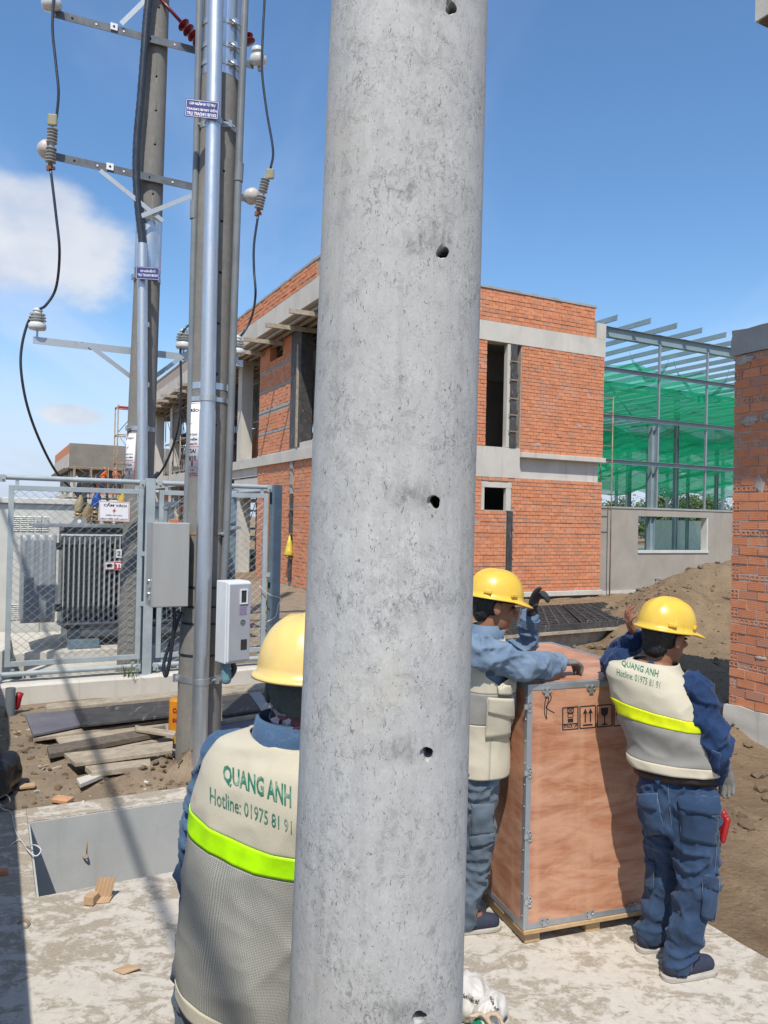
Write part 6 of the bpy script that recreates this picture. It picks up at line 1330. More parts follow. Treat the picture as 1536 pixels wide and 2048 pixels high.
for i in range(11):
    for a in (.012,): m_ = MB(); m_.lathe(cp(-.0025, .012, CB+.06+i*.1), [(.004, 0), (.003, .003)], 8, -cu); m_.build('rivet', M_GALV, crate)
# handling marks printed on the front
ff = lambda x, y: at_pl(x, y, CF-cv*.0012, cv)
g = MB()
def poly(pts): g.add([ff(x, y) for x, y in pts], [tuple(range(len(pts)))])
def line(pts, w_=2.0):
    for (x0, y0), (x1, y1) in zip(pts[:-1], pts[1:]):
        L_ = math.hypot(x1-x0, y1-y0) or 1; nx_, ny_ = -(y1-y0)/L_*w_/2, (x1-x0)/L_*w_/2; poly([(x0+nx_, y0+ny_), (x0-nx_, y0-ny_), (x1-nx_, y1-ny_), (x1+nx_, y1+ny_)])
sl_ = -.085
def sq(x0, x1, y0, y1, w_=2.2):
    d = lambda x: (x-1125)*sl_
    line([(x0, y0+d(x0)), (x1, y0+d(x1)), (x1, y1+d(x1)), (x0, y1+d(x0)), (x0, y0+d(x0))], w_)
sq(1125.5, 1156, 1416, 1460); line([(1125, 1449), (1156, 1446.5)], 1.8); sq(1160, 1191, 1416.5, 1460); sq(1194.5, 1224, 1417, 1460); sq(1228, 1259, 1418, 1461)
d = lambda x, y: (x, y+(x-1125)*sl_)
sq(1135, 1147, 1418, 1427, 1.4); line([d(1135, 1418), d(1147, 1427)], 1.2); line([d(1147, 1418), d(1135, 1427)], 1.2); sq(1136, 1146, 1429, 1436, 1.4); poly([d(1135.5, 1438.5), d(1146.5, 1438.5), d(1146.5, 1446), d(1135.5, 1446)])
for x in (1170.5, 1181): poly([d(x-4.5, 1431), d(x, 1421), d(x+4.5, 1431)]); line([d(x, 1430), d(x, 1449)], 2.4)
poly([d(1166, 1452.5), d(1185, 1452.5), d(1185, 1455.5), d(1166, 1455.5)])
poly([d(1202, 1423), d(1216.5, 1423), d(1216, 1433), d(1213.5, 1438), d(1209.3, 1440), d(1205, 1438), d(1202.5, 1433)]); line([d(1209.3, 1439), d(1209.3, 1455)], 2); poly([d(1204, 1454.5), d(1214.5, 1454.5), d(1214.5, 1457), d(1204, 1457)])
poly([d(1231, 1440), d(1234, 1434), d(1239, 1430.5), d(1244, 1429.5), d(1249, 1430.5), d(1254, 1434), d(1257, 1440), d(1250, 1437.5), d(1244, 1440), d(1238, 1437.5)]); line([d(1244, 1438), d(1244, 1453), d(1242, 1455), d(1239, 1453)], 1.8)
for x, y in ((1236, 1424), (1241, 1422), (1246, 1424), (1251, 1422)): line([d(x, y), d(x-1.5, y+4)], 1.2)
put_text(g, 'STACK UP', 27, 6.5, lambda x, y: ff(*d(1141+x, 1453.6-y)), .03)
g.build('printed_symbols', M_BLACKP, crate)
g = MB(); cr = [Vector((x, y, 0)) for x, y in ((1092, 1437), (1089, 1425), (1090, 1405), (1095, 1392), (1101, 1390), (1102, 1398), (1096, 1408), (1092, 1415), (1098, 1420), (1106, 1424), (1109, 1426))]
line([(p_.x, p_.y) for p_ in catmull(cr, 5)], 1.7); line([(p_.x, p_.y) for p_ in catmull([Vector((x, y, 0)) for x, y in ((1098, 1396), (1094, 1414), (1093, 1430), (1094, 1437), (1092, 1438))], 4)], 1.6); g.build('marker_scrawl', M_BLACKP, crate)
# ================================================================== people
def ringlist(prof_t, vals, t):
    for i in range(len(prof_t)-1):
        if t <= prof_t[i+1] or i == len(prof_t)-2:
            k = (t-prof_t[i])/(prof_t[i+1]-prof_t[i]); k = k*k*(3-2*k) if False else k
            a, b = vals[i], vals[i+1]; return a+(b-a)*k
class Torso:
    """stations: (t, centre, yaw, tilt, half width, half depth)"""
    def __init__(s, st, pw=2.5):
        s.T = [x[0] for x in st]; s.C = [Vector(x[1]) for x in st]; s.y = [x[2] for x in st]; s.k = [x[3] for x in st]; s.a = [x[4] for x in st]; s.b = [x[5] for x in st]; s.pw = pw
        N = 120; s.N = N; s.cache = []
        for i in range(N+1):
            t = i/N; s.cache.append(s._st(t))
    def _cub(s, vals, t):
        T = s.T; n = len(T); i = 0
        while i < n-2 and t > T[i+1]: i += 1
        k = (t-T[i])/(T[i+1]-T[i]); p1_, p2_ = vals[i], vals[i+1]
        m1 = (vals[i+1]-vals[i-1])/(T[i+1]-T[i-1]) if i > 0 else (p2_-p1_)/(T[i+1]-T[i]); m2 = (vals[i+2]-vals[i])/(T[i+2]-T[i]) if i < n-2 else (p2_-p1_)/(T[i+1]-T[i])
        d_ = T[i+1]-T[i]; return p1_*(2*k**3-3*k*k+1)+m1*d_*(k**3-2*k*k+k)+p2_*(-2*k**3+3*k*k)+m2*d_*(k**3-k*k)
    def _st(s, t):
        c = s._cub(s.C, t); y = s._cub(s.y, t); k = s._cub(s.k, t); r = Vector((cos(y), -sin(y), -k)).normalized(); f = Vector((sin(y), cos(y), 0))
        return c, r, f, s._cub(s.a, t), s._cub(s.b, t)
    def st(s, t):
        t = min(1, max(0, t))*s.N; i = min(int(t), s.N-1); k = t-i; A, B = s.cache[i], s.cache[i+1]
        return tuple(x+(y-x)*k for x, y in zip(A, B))
    def P(s, th_, t, off=0):
        c, r, f, a, b = s.st(t); e = 2/s.pw; cx, sx = cos(th_), sin(th_)
        return c+r*((a+off)*math.copysign(abs(cx)**e, cx))-f*((b+off)*math.copysign(abs(sx)**e, sx))
    def loft(s, mb, t0=0, t1=1, off=0, n=26, seg=40):
        vs = []
        for i in range(n+1): t = t0+(t1-t0)*i/n; vs += [s.P(2*pi*k/seg, t, off) for k in range(seg)]
        fs = [(i*seg+k, i*seg+(k+1) % seg, (i+1)*seg+(k+1) % seg, (i+1)*seg+k) for i in range(n) for k in range(seg)]
        fs += [tuple(range(seg))[::-1], tuple(n*seg+k for k in range(seg))]; mb.add(vs, fs)
def limb(mb, pts, rad, seg=14, n=6):
    """tapered limb with round ends through joints"""
    P = [Vector(p_) for p_ in pts]; q = catmull(P, n) if len(P) > 2 else [P[0].lerp(P[1], i/n) for i in range(n+1)]
    m = len(q); r = []
    for i in range(m):
        f_ = i/(m-1)*(len(rad)-1); k = min(int(f_), len(rad)-2); r.append(rad[k]+(rad[k+1]-rad[k])*(f_-k))
    d0 = (q[0]-q[1]).normalized(); d1 = (q[-1]-q[-2]).normalized()
    pre = [(q[0]+d0*r[0]*c, r[0]*sqrt(max(0, 1-c*c))) for c in (.97, .8, .45)]; post = [(q[-1]+d1*r[-1]*c, r[-1]*sqrt(max(0, 1-c*c))) for c in (.45, .8, .97)]
    mb.tube([p_ for p_, _ in pre]+q+[p_ for p_, _ in post], [x for _, x in pre]+r+[x for _, x in post], seg)
def ellip(mb, c, r, f, u, sx, sy, sz, seg=18, rings=12):
    vs = []; 
    for i in range(1, rings):
        a = pi*i/rings; vs += [c+u*(-cos(a)*sz)+(r*cos(2*pi*k/seg)*sx+f*sin(2*pi*k/seg)*sy)*sin(a) for k in range(seg)]
    n = rings-1; vs += [c-u*sz, c+u*sz]; b0 = n*seg
    fs = [(i*seg+k, i*seg+(k+1) % seg, (i+1)*seg+(k+1) % seg, (i+1)*seg+k) for i in range(n-1) for k in range(seg)]+[(b0, (k+1) % seg, k) for k in range(seg)]+[(b0+1, (n-1)*seg+k, (n-1)*seg+(k+1) % seg) for k in range(seg)]
    mb.add(vs, fs)
def fuse(mb, name, mat, parent, voxel=.009, it=4, wr=0, wf=14, stretch=(1, 1, 1), sub=None, folds=None):
    me = mb.mesh(name, mat); o = bpy.data.objects.new(name, me); COL.objects.link(o)
    r = o.modifiers.new('r', 'REMESH'); r.mode = 'VOXEL'; r.voxel_size = voxel; r.use_smooth_shade = True
    s_ = o.modifiers.new('s', 'SMOOTH'); s_.iterations = it; s_.factor = .5
    dg = bpy.context.evaluated_depsgraph_get(); m2 = bpy.data.meshes.new_from_object(o.evaluated_get(dg)); o.modifiers.clear(); o.data = m2; m2.name = name
    m2.materials.clear(); m2.materials.append(mat)
    if wr or folds:
        nm = [Vector(n_.vector) for n_ in m2.vertex_normals]
        for v_, n_ in zip(m2.vertices, nm):
            p_ = v_.co; d = 0
            if wr:
                wq = Vector((p_.x*4.1, p_.y*4.1, p_.z*4.1)); wo_ = noise.noise_vector(wq)*.10; p2_ = p_+wo_; w1 = noise.noise(Vector((p2_.x*wf*stretch[0], p2_.y*wf*stretch[1], p2_.z*wf*1.5*stretch[2]))); w2 = noise.noise(Vector((p_.x*wf*2.3+7, p_.y*wf*2.3, p_.z*wf*2.3*stretch[2])))
                d += wr*(1.9*(1-abs(w1))**5-.7)+wr*.55*(1.7*(1-abs(w2))**4-.6)
            if folds: d += folds(p_)
            v_.co = p_+n_*d
    m2.polygons.foreach_set('use_smooth', [True]*len(m2.polygons)); m2.update()
    if parent: adopt(o, parent)
    return o
def head_geo(mb, c, r, f, u, nb_):
    ellip(mb, c+u*.035-f*.004, r, f, u, .074, .094, .086); ellip(mb, c+f*.022-u*.042, r, f, u, .058, .070, .078); ellip(mb, c+f*.058-u*.098, r, f, u, .030, .030, .022)
    ellip(mb, c+f*.020-u*.082, r, f, u, .050, .060, .03)
    ellip(mb, c+f*.078+u*.030, r, f, u, .050, .020, .012); limb(mb, [c+f*.090+u*.022, c+f*.100+u*.0, c+f*.112-u*.022], [.008, .009, .013], 10, 3); ellip(mb, c+f*.094-u*.026, r, f, u, .017, .012, .008)
    ellip(mb, c+f*.086-u*.052, r, f, u, .023, .013, .008); ellip(mb, c+f*.083-u*.066, r, f, u, .021, .013, .008)
    for s_ in (-1, 1):
        ellip(mb, c+r*s_*.040+f*.066-u*.014, r, f, u, .022, .02, .016); ea = (r*s_*.9-f*.45).normalized(); ellip(mb, c+r*s_*.083-f*.006-u*.004, ea, f, u, .011, .021, .034)
    limb(mb, [c-u*.045-f*.012, nb_], [.054, .058], 16, 4)
def make_helmet(parent, c, r, f, u, mat, sc=1.0, lugs=True):
    """shell with ridge, rolled rim and front peak; c = centre of the rim plane"""
    seg = 64; prof = []; n = 14
    def rim(th_):                     # th_ = 0 at the front
        cx, cy = sin(th_), cos(th_); return (.122*sc, .150*sc)
    def ring(phi, off, inner):
        out_ = []
        for k in range(seg):
            th_ = 2*pi*k/seg; s_, co = sin(th_), cos(th_); rr = cos(phi)**.78 if phi < pi/2-1e-6 else 0; h = sin(phi)**.93*.142*sc
            x = s_*(.121*sc+off)*rr; y = co*(.146*sc+off)*rr+(.004 if co > 0 else -.004)
            rg = .007*math.exp(-(x/.016)**2)*sstep(.25, .6, phi)*(0 if inner else 1); rg += .0035*math.exp(-((abs(x)-.052)/.010)**2)*sstep(.35, .7, phi)*(0 if inner else 1)
            out_.append(c+r*x+f*y+u*(h+off*sin(phi)+rg))
        return out_
    def flange(ext, dz):
        out_ = []
        for k in range(seg):
            th_ = 2*pi*k/seg; s_, co = sin(th_), cos(th_); pk = sstep(.35, 1.0, co); e_ = ext*(.013+.038*pk)
            x = s_*(.121*sc+e_); y = co*(.146*sc+e_)+(.004 if co > 0 else -.004); out_.append(c+r*x+f*y+u*(dz-.016*pk*ext-.006*ext))
        return out_
    rows = [ring(pi/2*i/n*.999, 0, False) for i in range(n, -1, -1)]+[flange(.5, .0), flange(.92, -.001), flange(1.0, -.004), flange(.97, -.008), flange(.5, -.006)]+[ring(pi/2*i/n*.999, -.005, True) for i in range(0, n+1)]
    mb = MB(); 
    for R_ in rows: mb.v += [tuple(p_) for p_ in R_]
    m = len(rows); mb.f = [(i*seg+k, (i+1)*seg+k, (i+1)*seg+(k+1) % seg, i*seg+(k+1) % seg) for i in range(m-1) for k in range(seg)]; mb.m = [0]*len(mb.f)
    me = mb.mesh('helmet', mat, True); bm = bmesh.new(); bm.from_mesh(me); bmesh.ops.remove_doubles(bm, verts=bm.verts, dist=2e-4); bmesh.ops.recalc_face_normals(bm, faces=bm.faces); bm.to_mesh(me); bm.free()
    me.polygons.foreach_set('use_smooth', [True]*len(me.polygons)); o = link('helmet', me, parent)
    for s_ in ((-1, 1) if lugs else ()):
        for th_ in (62, 118):
            a = radians(th_)*s_; d = (r*sin(a)*.121+f*cos(a)*.146); dn = d.normalized(); q = c+d*sc*1.015+u*.020; sd_ = u.cross(dn); m_ = MB(); m_.box(q-sd_*.019-u*.008-dn*.004, sd_*.038, dn*.012, u*.016); m_.build('slot_lug', mat, o, bevel=.003)
    m_ = MB()                          # head band under the shell
    vs = []
    for zz_ in (.012, -.022):
        for k in range(32): a = 2*pi*k/32; vs.append(c+r*sin(a)*.094+f*cos(a)*.112+u*zz_)
    m_.add(vs, [(k, (k+1) % 32, 32+(k+1) % 32, 32+k) for k in range(32)]); sb = m_.build('head_band', M_DARK, o, True); so = sb.modifiers.new('s', 'SOLIDIFY'); so.thickness = .004
    return o
def hand_geo(mb, w_, d, n_, side, curl, spread=.10, sc=1.0, thumb=.5, rad=.0088):
    """w_: wrist, d: towards the fingers, n_: palm normal (fingers curl that way), side: +1/-1 thumb side along cross(d, n_)"""
    d = Vector(d).normalized(); n_ = Vector(n_); n_ = (n_-d*n_.dot(d)).normalized(); s_ = d.cross(n_)*side
    vs = []; seg = 12; st_ = ((-.01, .026, .022), (.02, .034, .018), (.055, .041, .016), (.085, .042, .014), (.095, .036, .010))
    for (h, a, b) in st_: vs += [w_+d*h*sc+(s_*cos(2*pi*k/seg)*a+n_*sin(2*pi*k/seg)*b)*sc for k in range(seg)]
    m = len(st_); mb.add(vs, [(i*seg+k, i*seg+(k+1) % seg, (i+1)*seg+(k+1) % seg, (i+1)*seg+k) for i in range(m-1) for k in range(seg)]+[tuple(range(seg))[::-1], tuple((m-1)*seg+k for k in range(seg))])
    L_ = (.072, .080, .074, .058)
    for i in range(4):
        off = (.030, .0105, -.0105, -.030)[i]; b = w_+(d*.082+s_*off)*sc; ang = 0; dd = (d+s_*spread*(1.5-i)).normalized(); q = [b-dd*.015*sc, b]; c = curl[i] if isinstance(curl, (list, tuple)) else curl; p_ = b
        for k, fr in enumerate((.45, .30, .25)):
            ang += c*(.8, 1.1, .8)[k]; v_ = dd*cos(ang)+n_*sin(ang); p_ = p_+v_*L_[i]*fr*sc; q.append(p_)
        limb(mb, q, [rad*1.1*sc, rad*1.05*sc, rad*sc, rad*.9*sc, rad*.75*sc], 8, 3)
    b = w_+(d*.022+s_*.030)*sc; t1 = (d*.55+s_*.75+n_*.35*thumb).normalized(); t2 = (d*.85+s_*.25+n_*.6*thumb).normalized(); limb(mb, [b-t1*.01*sc, b+t1*.035*sc, b+t1*.035*sc+t2*.03*sc, b+t1*.035*sc+t2*.055*sc], [.013*sc, .0115*sc, .010*sc, .008*sc], 8, 3)
def vest_panels(T, parent, zones, arm=(.60, .72, .88, .935, 52), n_t=90, n_th=96, off=.017, wr=None, hem=None):
    """zones: (name, t0, t1, material, extra offset)"""
    def wdt(t): return radians(arm[4])*sstep(arm[0], arm[1], t)*(1-sstep(arm[2], arm[3], t))
    objs = []; L_ = (T.st(1)[0]-T.st(0)[0]).length; h_ = n_th//2
    for (nm, t0, t1, mat, ex) in zones:
        n_ = max(3, int(n_t*(t1-t0))); m_ = MB(); uvs = []
        for half in (0, 1):
            b0 = len(m_.v)
            for i in range(n_+1):
                t = t0+(t1-t0)*i/n_; w_ = wdt(t)
                for k in range(h_+1):
                    th_ = half*pi+w_+(pi-2*w_)*k/h_; p_ = T.P(th_, t, off+ex); c = T.st(t)[0]; d = (p_-c); d.z *= .2; d = d.normalized()
                    if wr: p_ = p_+d*wr(p_, th_, t)
                    m_.v.append(tuple(p_)); uvs.append((th_*.17, t*L_))
            for i in range(n_):
                for k in range(h_): a = b0+i*(h_+1)+k; m_.f.append((a, a+h_+1, a+h_+2, a+1)); m_.m.append(0)
        me = m_.mesh(nm, mat, True); ul_ = me.uv_layers.new(name='UVMap')
        for lp_ in me.loops: ul_.data[lp_.index].uv = uvs[lp_.vertex_index]
        o = link(nm, me, parent); so = o.modifiers.new('s', 'SOLIDIFY'); so.thickness = .005; so.offset = -1; objs.append(o)
    return objs
from mathutils.bvhtree import BVHTree
def bvh(objs):
    vs = []; fs = []
    for o in objs:
        b = len(vs); w_ = o.matrix_world.copy(); off = (o.matrix_parent_inverse.to_translation()+world_loc(o.parent)) if o.parent else Vector((0, 0, 0)); vs += [v_.co+off for v_ in o.data.vertices]; fs += [tuple(b+i for i in p_.vertices) for p_ in o.data.polygons]
    return BVHTree.FromPolygons(vs, fs)
EYE = Vector((0, 0, CAMH))
def drape_fn(tree_, quad, off):
    """unit square -> point lying on a garment: the quad's four corners were read off the photograph"""
    q = [Vector((x, y)) for x, y in quad]; last = [2.0]
    def f_(s_, t_):
        p_ = q[0].lerp(q[1], s_).lerp(q[3].lerp(q[2], s_), t_); d = ray(p_.x, p_.y).normalized(); h = tree_.ray_cast(EYE, d)
        if h[0] is None: return EYE+d*last[0]
        last[0] = h[3]; n_ = h[1]; n_ = n_ if n_.dot(d) < 0 else -n_; return h[0]+n_*off
    return f_
def patch(tree_, quad, off, mat, name, parent, n=10, m=8, thick=.004, stitch=None):
    f_ = drape_fn(tree_, quad, off); mb = MB(); mb.v = [tuple(f_(i/n, j/m)) for j in range(m+1) for i in range(n+1)]; mb.f = [(j*(n+1)+i, (j+1)*(n+1)+i, (j+1)*(n+1)+i+1, j*(n+1)+i+1) for j in range(m) for i in range(n)]; mb.m = [0]*len(mb.f)
    o = mb.build(name, mat, parent, True); so = o.modifiers.new('s', 'SOLIDIFY'); so.thickness = thick; so.offset = 0
    if stitch:
        sm = MB()
        for pth in stitch: sm.tube([f_(a, b) for a, b in pth], .0011, 5)
        sm.build('stitching', M_STITCH, o, True)
    return o
def drape_text(tree_, body, quad, off, mat, parent, name='lettering', thick=.02):
    vs, fs = text_fit(body, 1, 1, thick); f_ = drape_fn(tree_, quad, off); mb = MB(); mb.add([f_(x+.5, .5-y) for x, y in vs], fs)
    return mb.build(name, mat, parent)
def seam(tree_, pts, parent, off=.003, r=.0012, mat=None, name='seam'):
    q = []
    for x, y in pts:
        d = ray(x, y).normalized(); h = tree_.ray_cast(EYE, d)
        if h[0] is not None: q.append(h[0]-d*off)
    if len(q) > 1: mb = MB(); mb.tube(catmull(q, 4), r, 5); mb.build(name, mat or M_STITCH, parent, True)
def shoe(parent, heel, toe, w_=.041):
    heel = Vector(heel); toe = Vector(toe); d = (toe-heel); d.z = 0; L_ = d.length; d.normalize(); s_ = d.cross(Z); z0 = heel.z
    def outl(t, k): return w_*(.72+.28*sin(min(1, t*1.25)*pi*.5)) * (1 if t < .8 else sqrt(max(0.0, 1-((t-.8)/.2)**2))) * (1 if t > .12 else sqrt(max(0.0, 1-((.12-t)/.12)**2)))*k
    seg = 22
    def ring(z_, k, t0=0.0, t1=1.0): return [heel+d*L_*(t0+(t1-t0)*(.5-.5*cos(2*pi*i/seg)))+s_*math.copysign(outl(.5-.5*cos(2*pi*i/seg), k), sin(2*pi*i/seg))+Z*z_ for i in range(seg)]
    m_ = MB(); rows = [ring(.001, 1.0), ring(.008, 1.04), ring(.017, 1.03), ring(.018, .96)]
    for R_ in rows: m_.v += [tuple(p_) for p_ in R_]
    m_.f = [(i*seg+k, i*seg+(k+1) % seg, (i+1)*seg+(k+1) % seg, (i+1)*seg+k) for i in range(3) for k in range(seg)]+[tuple(range(seg))[::-1], tuple(3*seg+k for k in range(seg))]; m_.m = [0]*len(m_.f)
    so = m_.build('shoe', M_SOLE, parent, True, auto=50); so['label'] = 'navy canvas shoe with a pale rubber sole'
    m_ = MB(); limb(m_, [heel+d*L_*.18+Z*.05, heel+d*L_*.5+Z*.045, heel+d*L_*.83+Z*.035], [.043, .044, .036]); limb(m_, [heel+d*L_*.2+Z*.05, heel+d*L_*.25+Z*.11], [.043, .042])
    for v_i, v_ in enumerate(m_.v): m_.v[v_i] = (v_[0], v_[1], max(z0+.015, v_[2]))
    fuse(m_, 'upper', M_SHOE, so, .006, 4)
    return so
def basis(yaw, pitch=0, roll=0):
    """head frame: yaw to the right of +Y, pitch down positive, roll to its right positive"""
    f = Vector((sin(yaw)*cos(pitch), cos(yaw)*cos(pitch), -sin(pitch))); r = Vector((cos(yaw), -sin(yaw), 0)); u = r.cross(f)
    r2 = r*cos(roll)-u*sin(roll); u2 = u*cos(roll)+r*sin(roll); return r2, f, u2
def fold(freq, amp, dirv, seed, zlo=-9, zhi=9):
    dv = Vector(dirv)
    def g(p_):
        w_ = noise.noise(Vector((p_.x*3+seed, p_.y*3, p_.z*3)))*2.2; k = sin(p_.dot(dv)*freq+w_+seed); return amp*k*sstep(zlo, zlo+.08, p_.z)*(1-sstep(zhi-.08, zhi, p_.z))
    return g
# ================================================================== worker 1: close, seen from behind, left of the big pole
NY = 1.90
def N_(x, y, Y=NY): return at_y(x, y, Y)
w1 = thing('person', (-.36, 1.95, 0), 'worker in a cream and grey vest with lime band, back turned, half behind the pole', 'person', None)
yw = radians(36)
T1 = Torso([(0, N_(510, 2075, 1.96), yw, .0, .160, .120), (.22, N_(512, 1930, 1.95), yw, .02, .180, .128), (.42, N_(524, 1800, 1.94), yw, .05, .196, .132), (.62, N_(543, 1665, 1.92), yw, .09, .204, .132), (.80, N_(556, 1568, 1.91), yw, .11, .204, .124), (.905, N_(567, 1507, 1.905), yw, .11, .176, .102), (.96, N_(578, 1480, 1.90), yw, .08, .114, .083), (1.0, N_(588, 1458, 1.90), yw, .05, .066, .066)])
hr, hf, hu_ = basis(radians(4), radians(4), radians(2)); hc = N_(612, 1374, 1.90)
c9, r9, f9, a9, b9 = T1.st(.86)
shL = c9-r9*.200-Z*.032; shR = c9+r9*.165
elL = N_(398, 1735, 2.12); wrL = N_(425, 1905, 2.26); elR = c9+r9*.20+f9*.05-Z*.24; wrR = elR+f9*.22-r9*.05-Z*.05
hipL = Vector((-.43, 2.02, .80)); hipR = Vector((-.27, 1.89, .80)); knL = Vector((-.42, 2.05, .44)); knR = Vector((-.25, 1.93, .44)); anL = Vector((-.44, 2.02, .09)); anR = Vector((-.26, 1.90, .09))
mb = MB(); head_geo(mb, hc, hr, hf, hu_, T1.st(1)[0]-Z*.03); T1.loft(mb, .0, .98, -.02); limb(mb, [shL, elL, wrL], [.048, .040, .030]); limb(mb, [shR, elR, wrR], [.048, .040, .030]); limb(mb, [hipL, knL, anL], [.072, .052, .036]); limb(mb, [hipR, knR, anR], [.072, .052, .036])
hand_geo(mb, wrL, (wrL-elL), f9, 1, .5); hand_geo(mb, wrR, (wrR-elR), Vector((-.5, .5, 0)), -1, .5)
for an in (anL, anR): limb(mb, [an, an+f9*.08-Z*.03], [.036, .03])
fuse(mb, 'body', M_SKIN, w1, .0075, 3)
mb = MB(); limb(mb, [hc-hu_*.105-hf*.006, hc-hu_*.085+hf*.0, hc-hu_*.060+hf*.004], [.077, .083, .085], 20); limb(mb, [hc-hu_*.15-hf*.012, hc-hu_*.10-hf*.008], [.062, .076], 20); ellip(mb, hc-hu_*.05+hf*.03, hr, hf, hu_, .076, .085, .075)
fuse(mb, 'neck_scarf', M_CAMO, w1, .006, 3, .0035, 22)
mb = MB(); ellip(mb, hc+hu_*.0-hf*.02, hr, hf, hu_, .088, .100, .078); fuse(mb, 'face_cloth', M_MASK, w1, .006, 3, .003, 26)
mb = MB()
for s_ in (-1, 1): ellip(mb, hc+hr*s_*.086-hf*.022-hu_*.01, hr, hf, hu_, .012, .022, .034)
ear = fuse(mb, 'ear_bump', M_MASK, w1, .005, 2)
make_helmet(w1, hc+hu_*.038, hr, hf, hu_, M_HELMN, 1.0, False)
mb = MB(); T1.loft(mb, .14, .965, -.013); limb(mb, [shL-Z*.0, elL, wrL], [.068, .058, .046]); limb(mb, [shR, elR, wrR], [.074, .062, .048]); fuse(mb, 'denim_jacket', M_DENIMN, w1, .008, 3, .009, 8)
c1_, r1_, f1_, _, _ = T1.st(.985); mb = MB()       # turned-up collar
vs = []
for (h, e_) in ((-.03, .030), (.0, .027), (.036, .020), (.042, .012), (.0, .010)):
    for k in range(40): a = 2*pi*k/40; vs.append(c1_+r1_*cos(a)*(.072+e_)-f1_*sin(a)*(.070+e_)+Z*(h-.012*sin(a)*0)+Vector((.012, 0, 0))*(h*3))
mb.add(vs, [(i*40+k, i*40+(k+1) % 40, (i+1)*40+(k+1) % 40, (i+1)*40+k) for i in range(4) for k in range(40)]); col1 = mb.build('collar', M_DENIMN, w1, True)
mb = MB(); mb.tube([c1_+r1_*cos(2*pi*k/40)*.097-f1_*sin(2*pi*k/40)*.095-Z*.022 for k in range(41)], .0018, 5); mb.build('stitching', M_STITCH, col1, True)
mb = MB(); T1.loft(mb, -.0, .3, -.008); limb(mb, [hipL, knL, anL], [.095, .078, .066]); limb(mb, [hipR, knR, anR], [.095, .078, .066]); fuse(mb, 'jeans', M_JEANL, w1, .010, 3, .008, 8)
shoe(w1, anL-f9*.07-Z*.088, anL+f9*.19-Z*.088); shoe(w1, anR-f9*.07-Z*.088, anR+f9*.19-Z*.088)
def wr1(p_, th_, t):
    w_ = noise.noise(Vector((p_.x*4, p_.y*4, p_.z*3+2)))*.010
    w_ += .008*(1-abs(noise.noise(Vector((p_.x*5+p_.z*1.6, p_.y*5, p_.z*1.2+3)))))**4*sstep(.64, .45, t)
    w_ += .005*(1-abs(noise.noise(Vector((p_.x*7-p_.z*3, p_.y*7, p_.z*3+9)))))**4
    w_ += .0035*(1-2*abs(noise.noise(Vector((p_.x*9, p_.y*9, p_.z*13+5)))))
    w_ += .004*sin(t*60+th_*4)*sstep(.86, .94, t)
    return w_+.010*sstep(.5, .1, t)
ve1 = empty('vest', tuple(T1.st(.5)[0])); adopt(ve1, w1); ve1['label'] = 'cream vest with grey mesh back, lime band and green lettering'
TB0, TB1 = .600, .672
vo = vest_panels(T1, ve1, [('yoke', TB1, .978, M_CREAM, 0), ('lime_band', TB0, TB1, M_NEON, .002), ('mesh_panel', .165, TB0, M_MESH, 0), ('hem', .115, .168, M_CREAM, .002)], n_t=120, n_th=128, wr=wr1, arm=(.66, .78, .90, .96, 38))
bt = bvh(vo[:1])
drape_text(bt, 'QUANG ANH', [(447, 1528), (583, 1572), (583, 1624), (447, 1568)], .0019, M_GREENT, ve1, thick=.028)
drape_text(bt, 'Hotline: 01975 81 91', [(421, 1573), (584, 1642), (584, 1668), (421, 1606)], .0019, M_GREENT, ve1, thick=.004)
# ================================================================== worker 2: leaning on the crate, facing right
MY = 3.66
def M2(x, y, Y=MY): return at_y(x, y, Y)
w2 = thing('person', (.44, 3.7, 0), 'worker in light denim leaning his arms on the crate, face in profile', 'person', None)
yw = radians(76)
T2 = Torso([(0, M2(946, 1600, 3.72), yw, 0, .155, .115), (.25, M2(948, 1535, 3.72), yw, 0, .168, .120), (.45, M2(955, 1460, 3.71), yw, 0, .165, .122), (.65, M2(965, 1390, 3.70), yw, 0, .172, .125), (.82, M2(968, 1325, 3.69), yw, .0, .172, .112), (.91, M2(966, 1292, 3.69), yw, 0, .150, .092), (.96, M2(968, 1275, 3.69), yw, 0, .100, .078), (1.0, M2(971, 1262, 3.69), yw, 0, .066, .066)])
hr, hf, hu_ = basis(radians(84), radians(8), radians(-3)); hc = M2(989, 1214, 3.69)
c9, r9, f9, a9, b9 = T2.st(.86); shR = M2(957, 1300, 3.52); shL = c9-r9*.175+Z*.0
elR = M2(1050, 1333, 3.545); wrR = M2(1114, 1325, 3.74); elL = Vector((.735, 4.0, 1.268)); wrL = M2(1061, 1236, 3.93)
hipR = Vector((.44, 3.62, .80)); hipL = Vector((.43, 3.82, .80)); knR = M2(958, 1680, 3.64); knL = Vector((.43, 3.87, .44)); anR = Vector((.415, 3.66, .10)); anL = Vector((.35, 3.95, .10))
mb = MB(); head_geo(mb, hc, hr, hf, hu_, T2.st(1)[0]-Z*.03); T2.loft(mb, 0, .98, -.02); limb(mb, [shR, elR, wrR], [.046, .040, .030]); limb(mb, [shL, elL, wrL], [.046, .040, .030]); limb(mb, [hipL, knL, anL], [.072, .052, .036]); limb(mb, [hipR, knR, anR], [.072, .052, .036])
for an in (anL, anR): limb(mb, [an, an+f9*.08-Z*.04], [.036, .03])
fuse(mb, 'body', M_SKIN, w2, .0062, 2)
for s_ in (-1, 1):
    mb = MB(); ellip(mb, hc+hr*s_*.031+hf*.083+hu_*.010, hr, hf, hu_, .012, .009, .006); mb.build('eye', M_HAIR, w2, True)
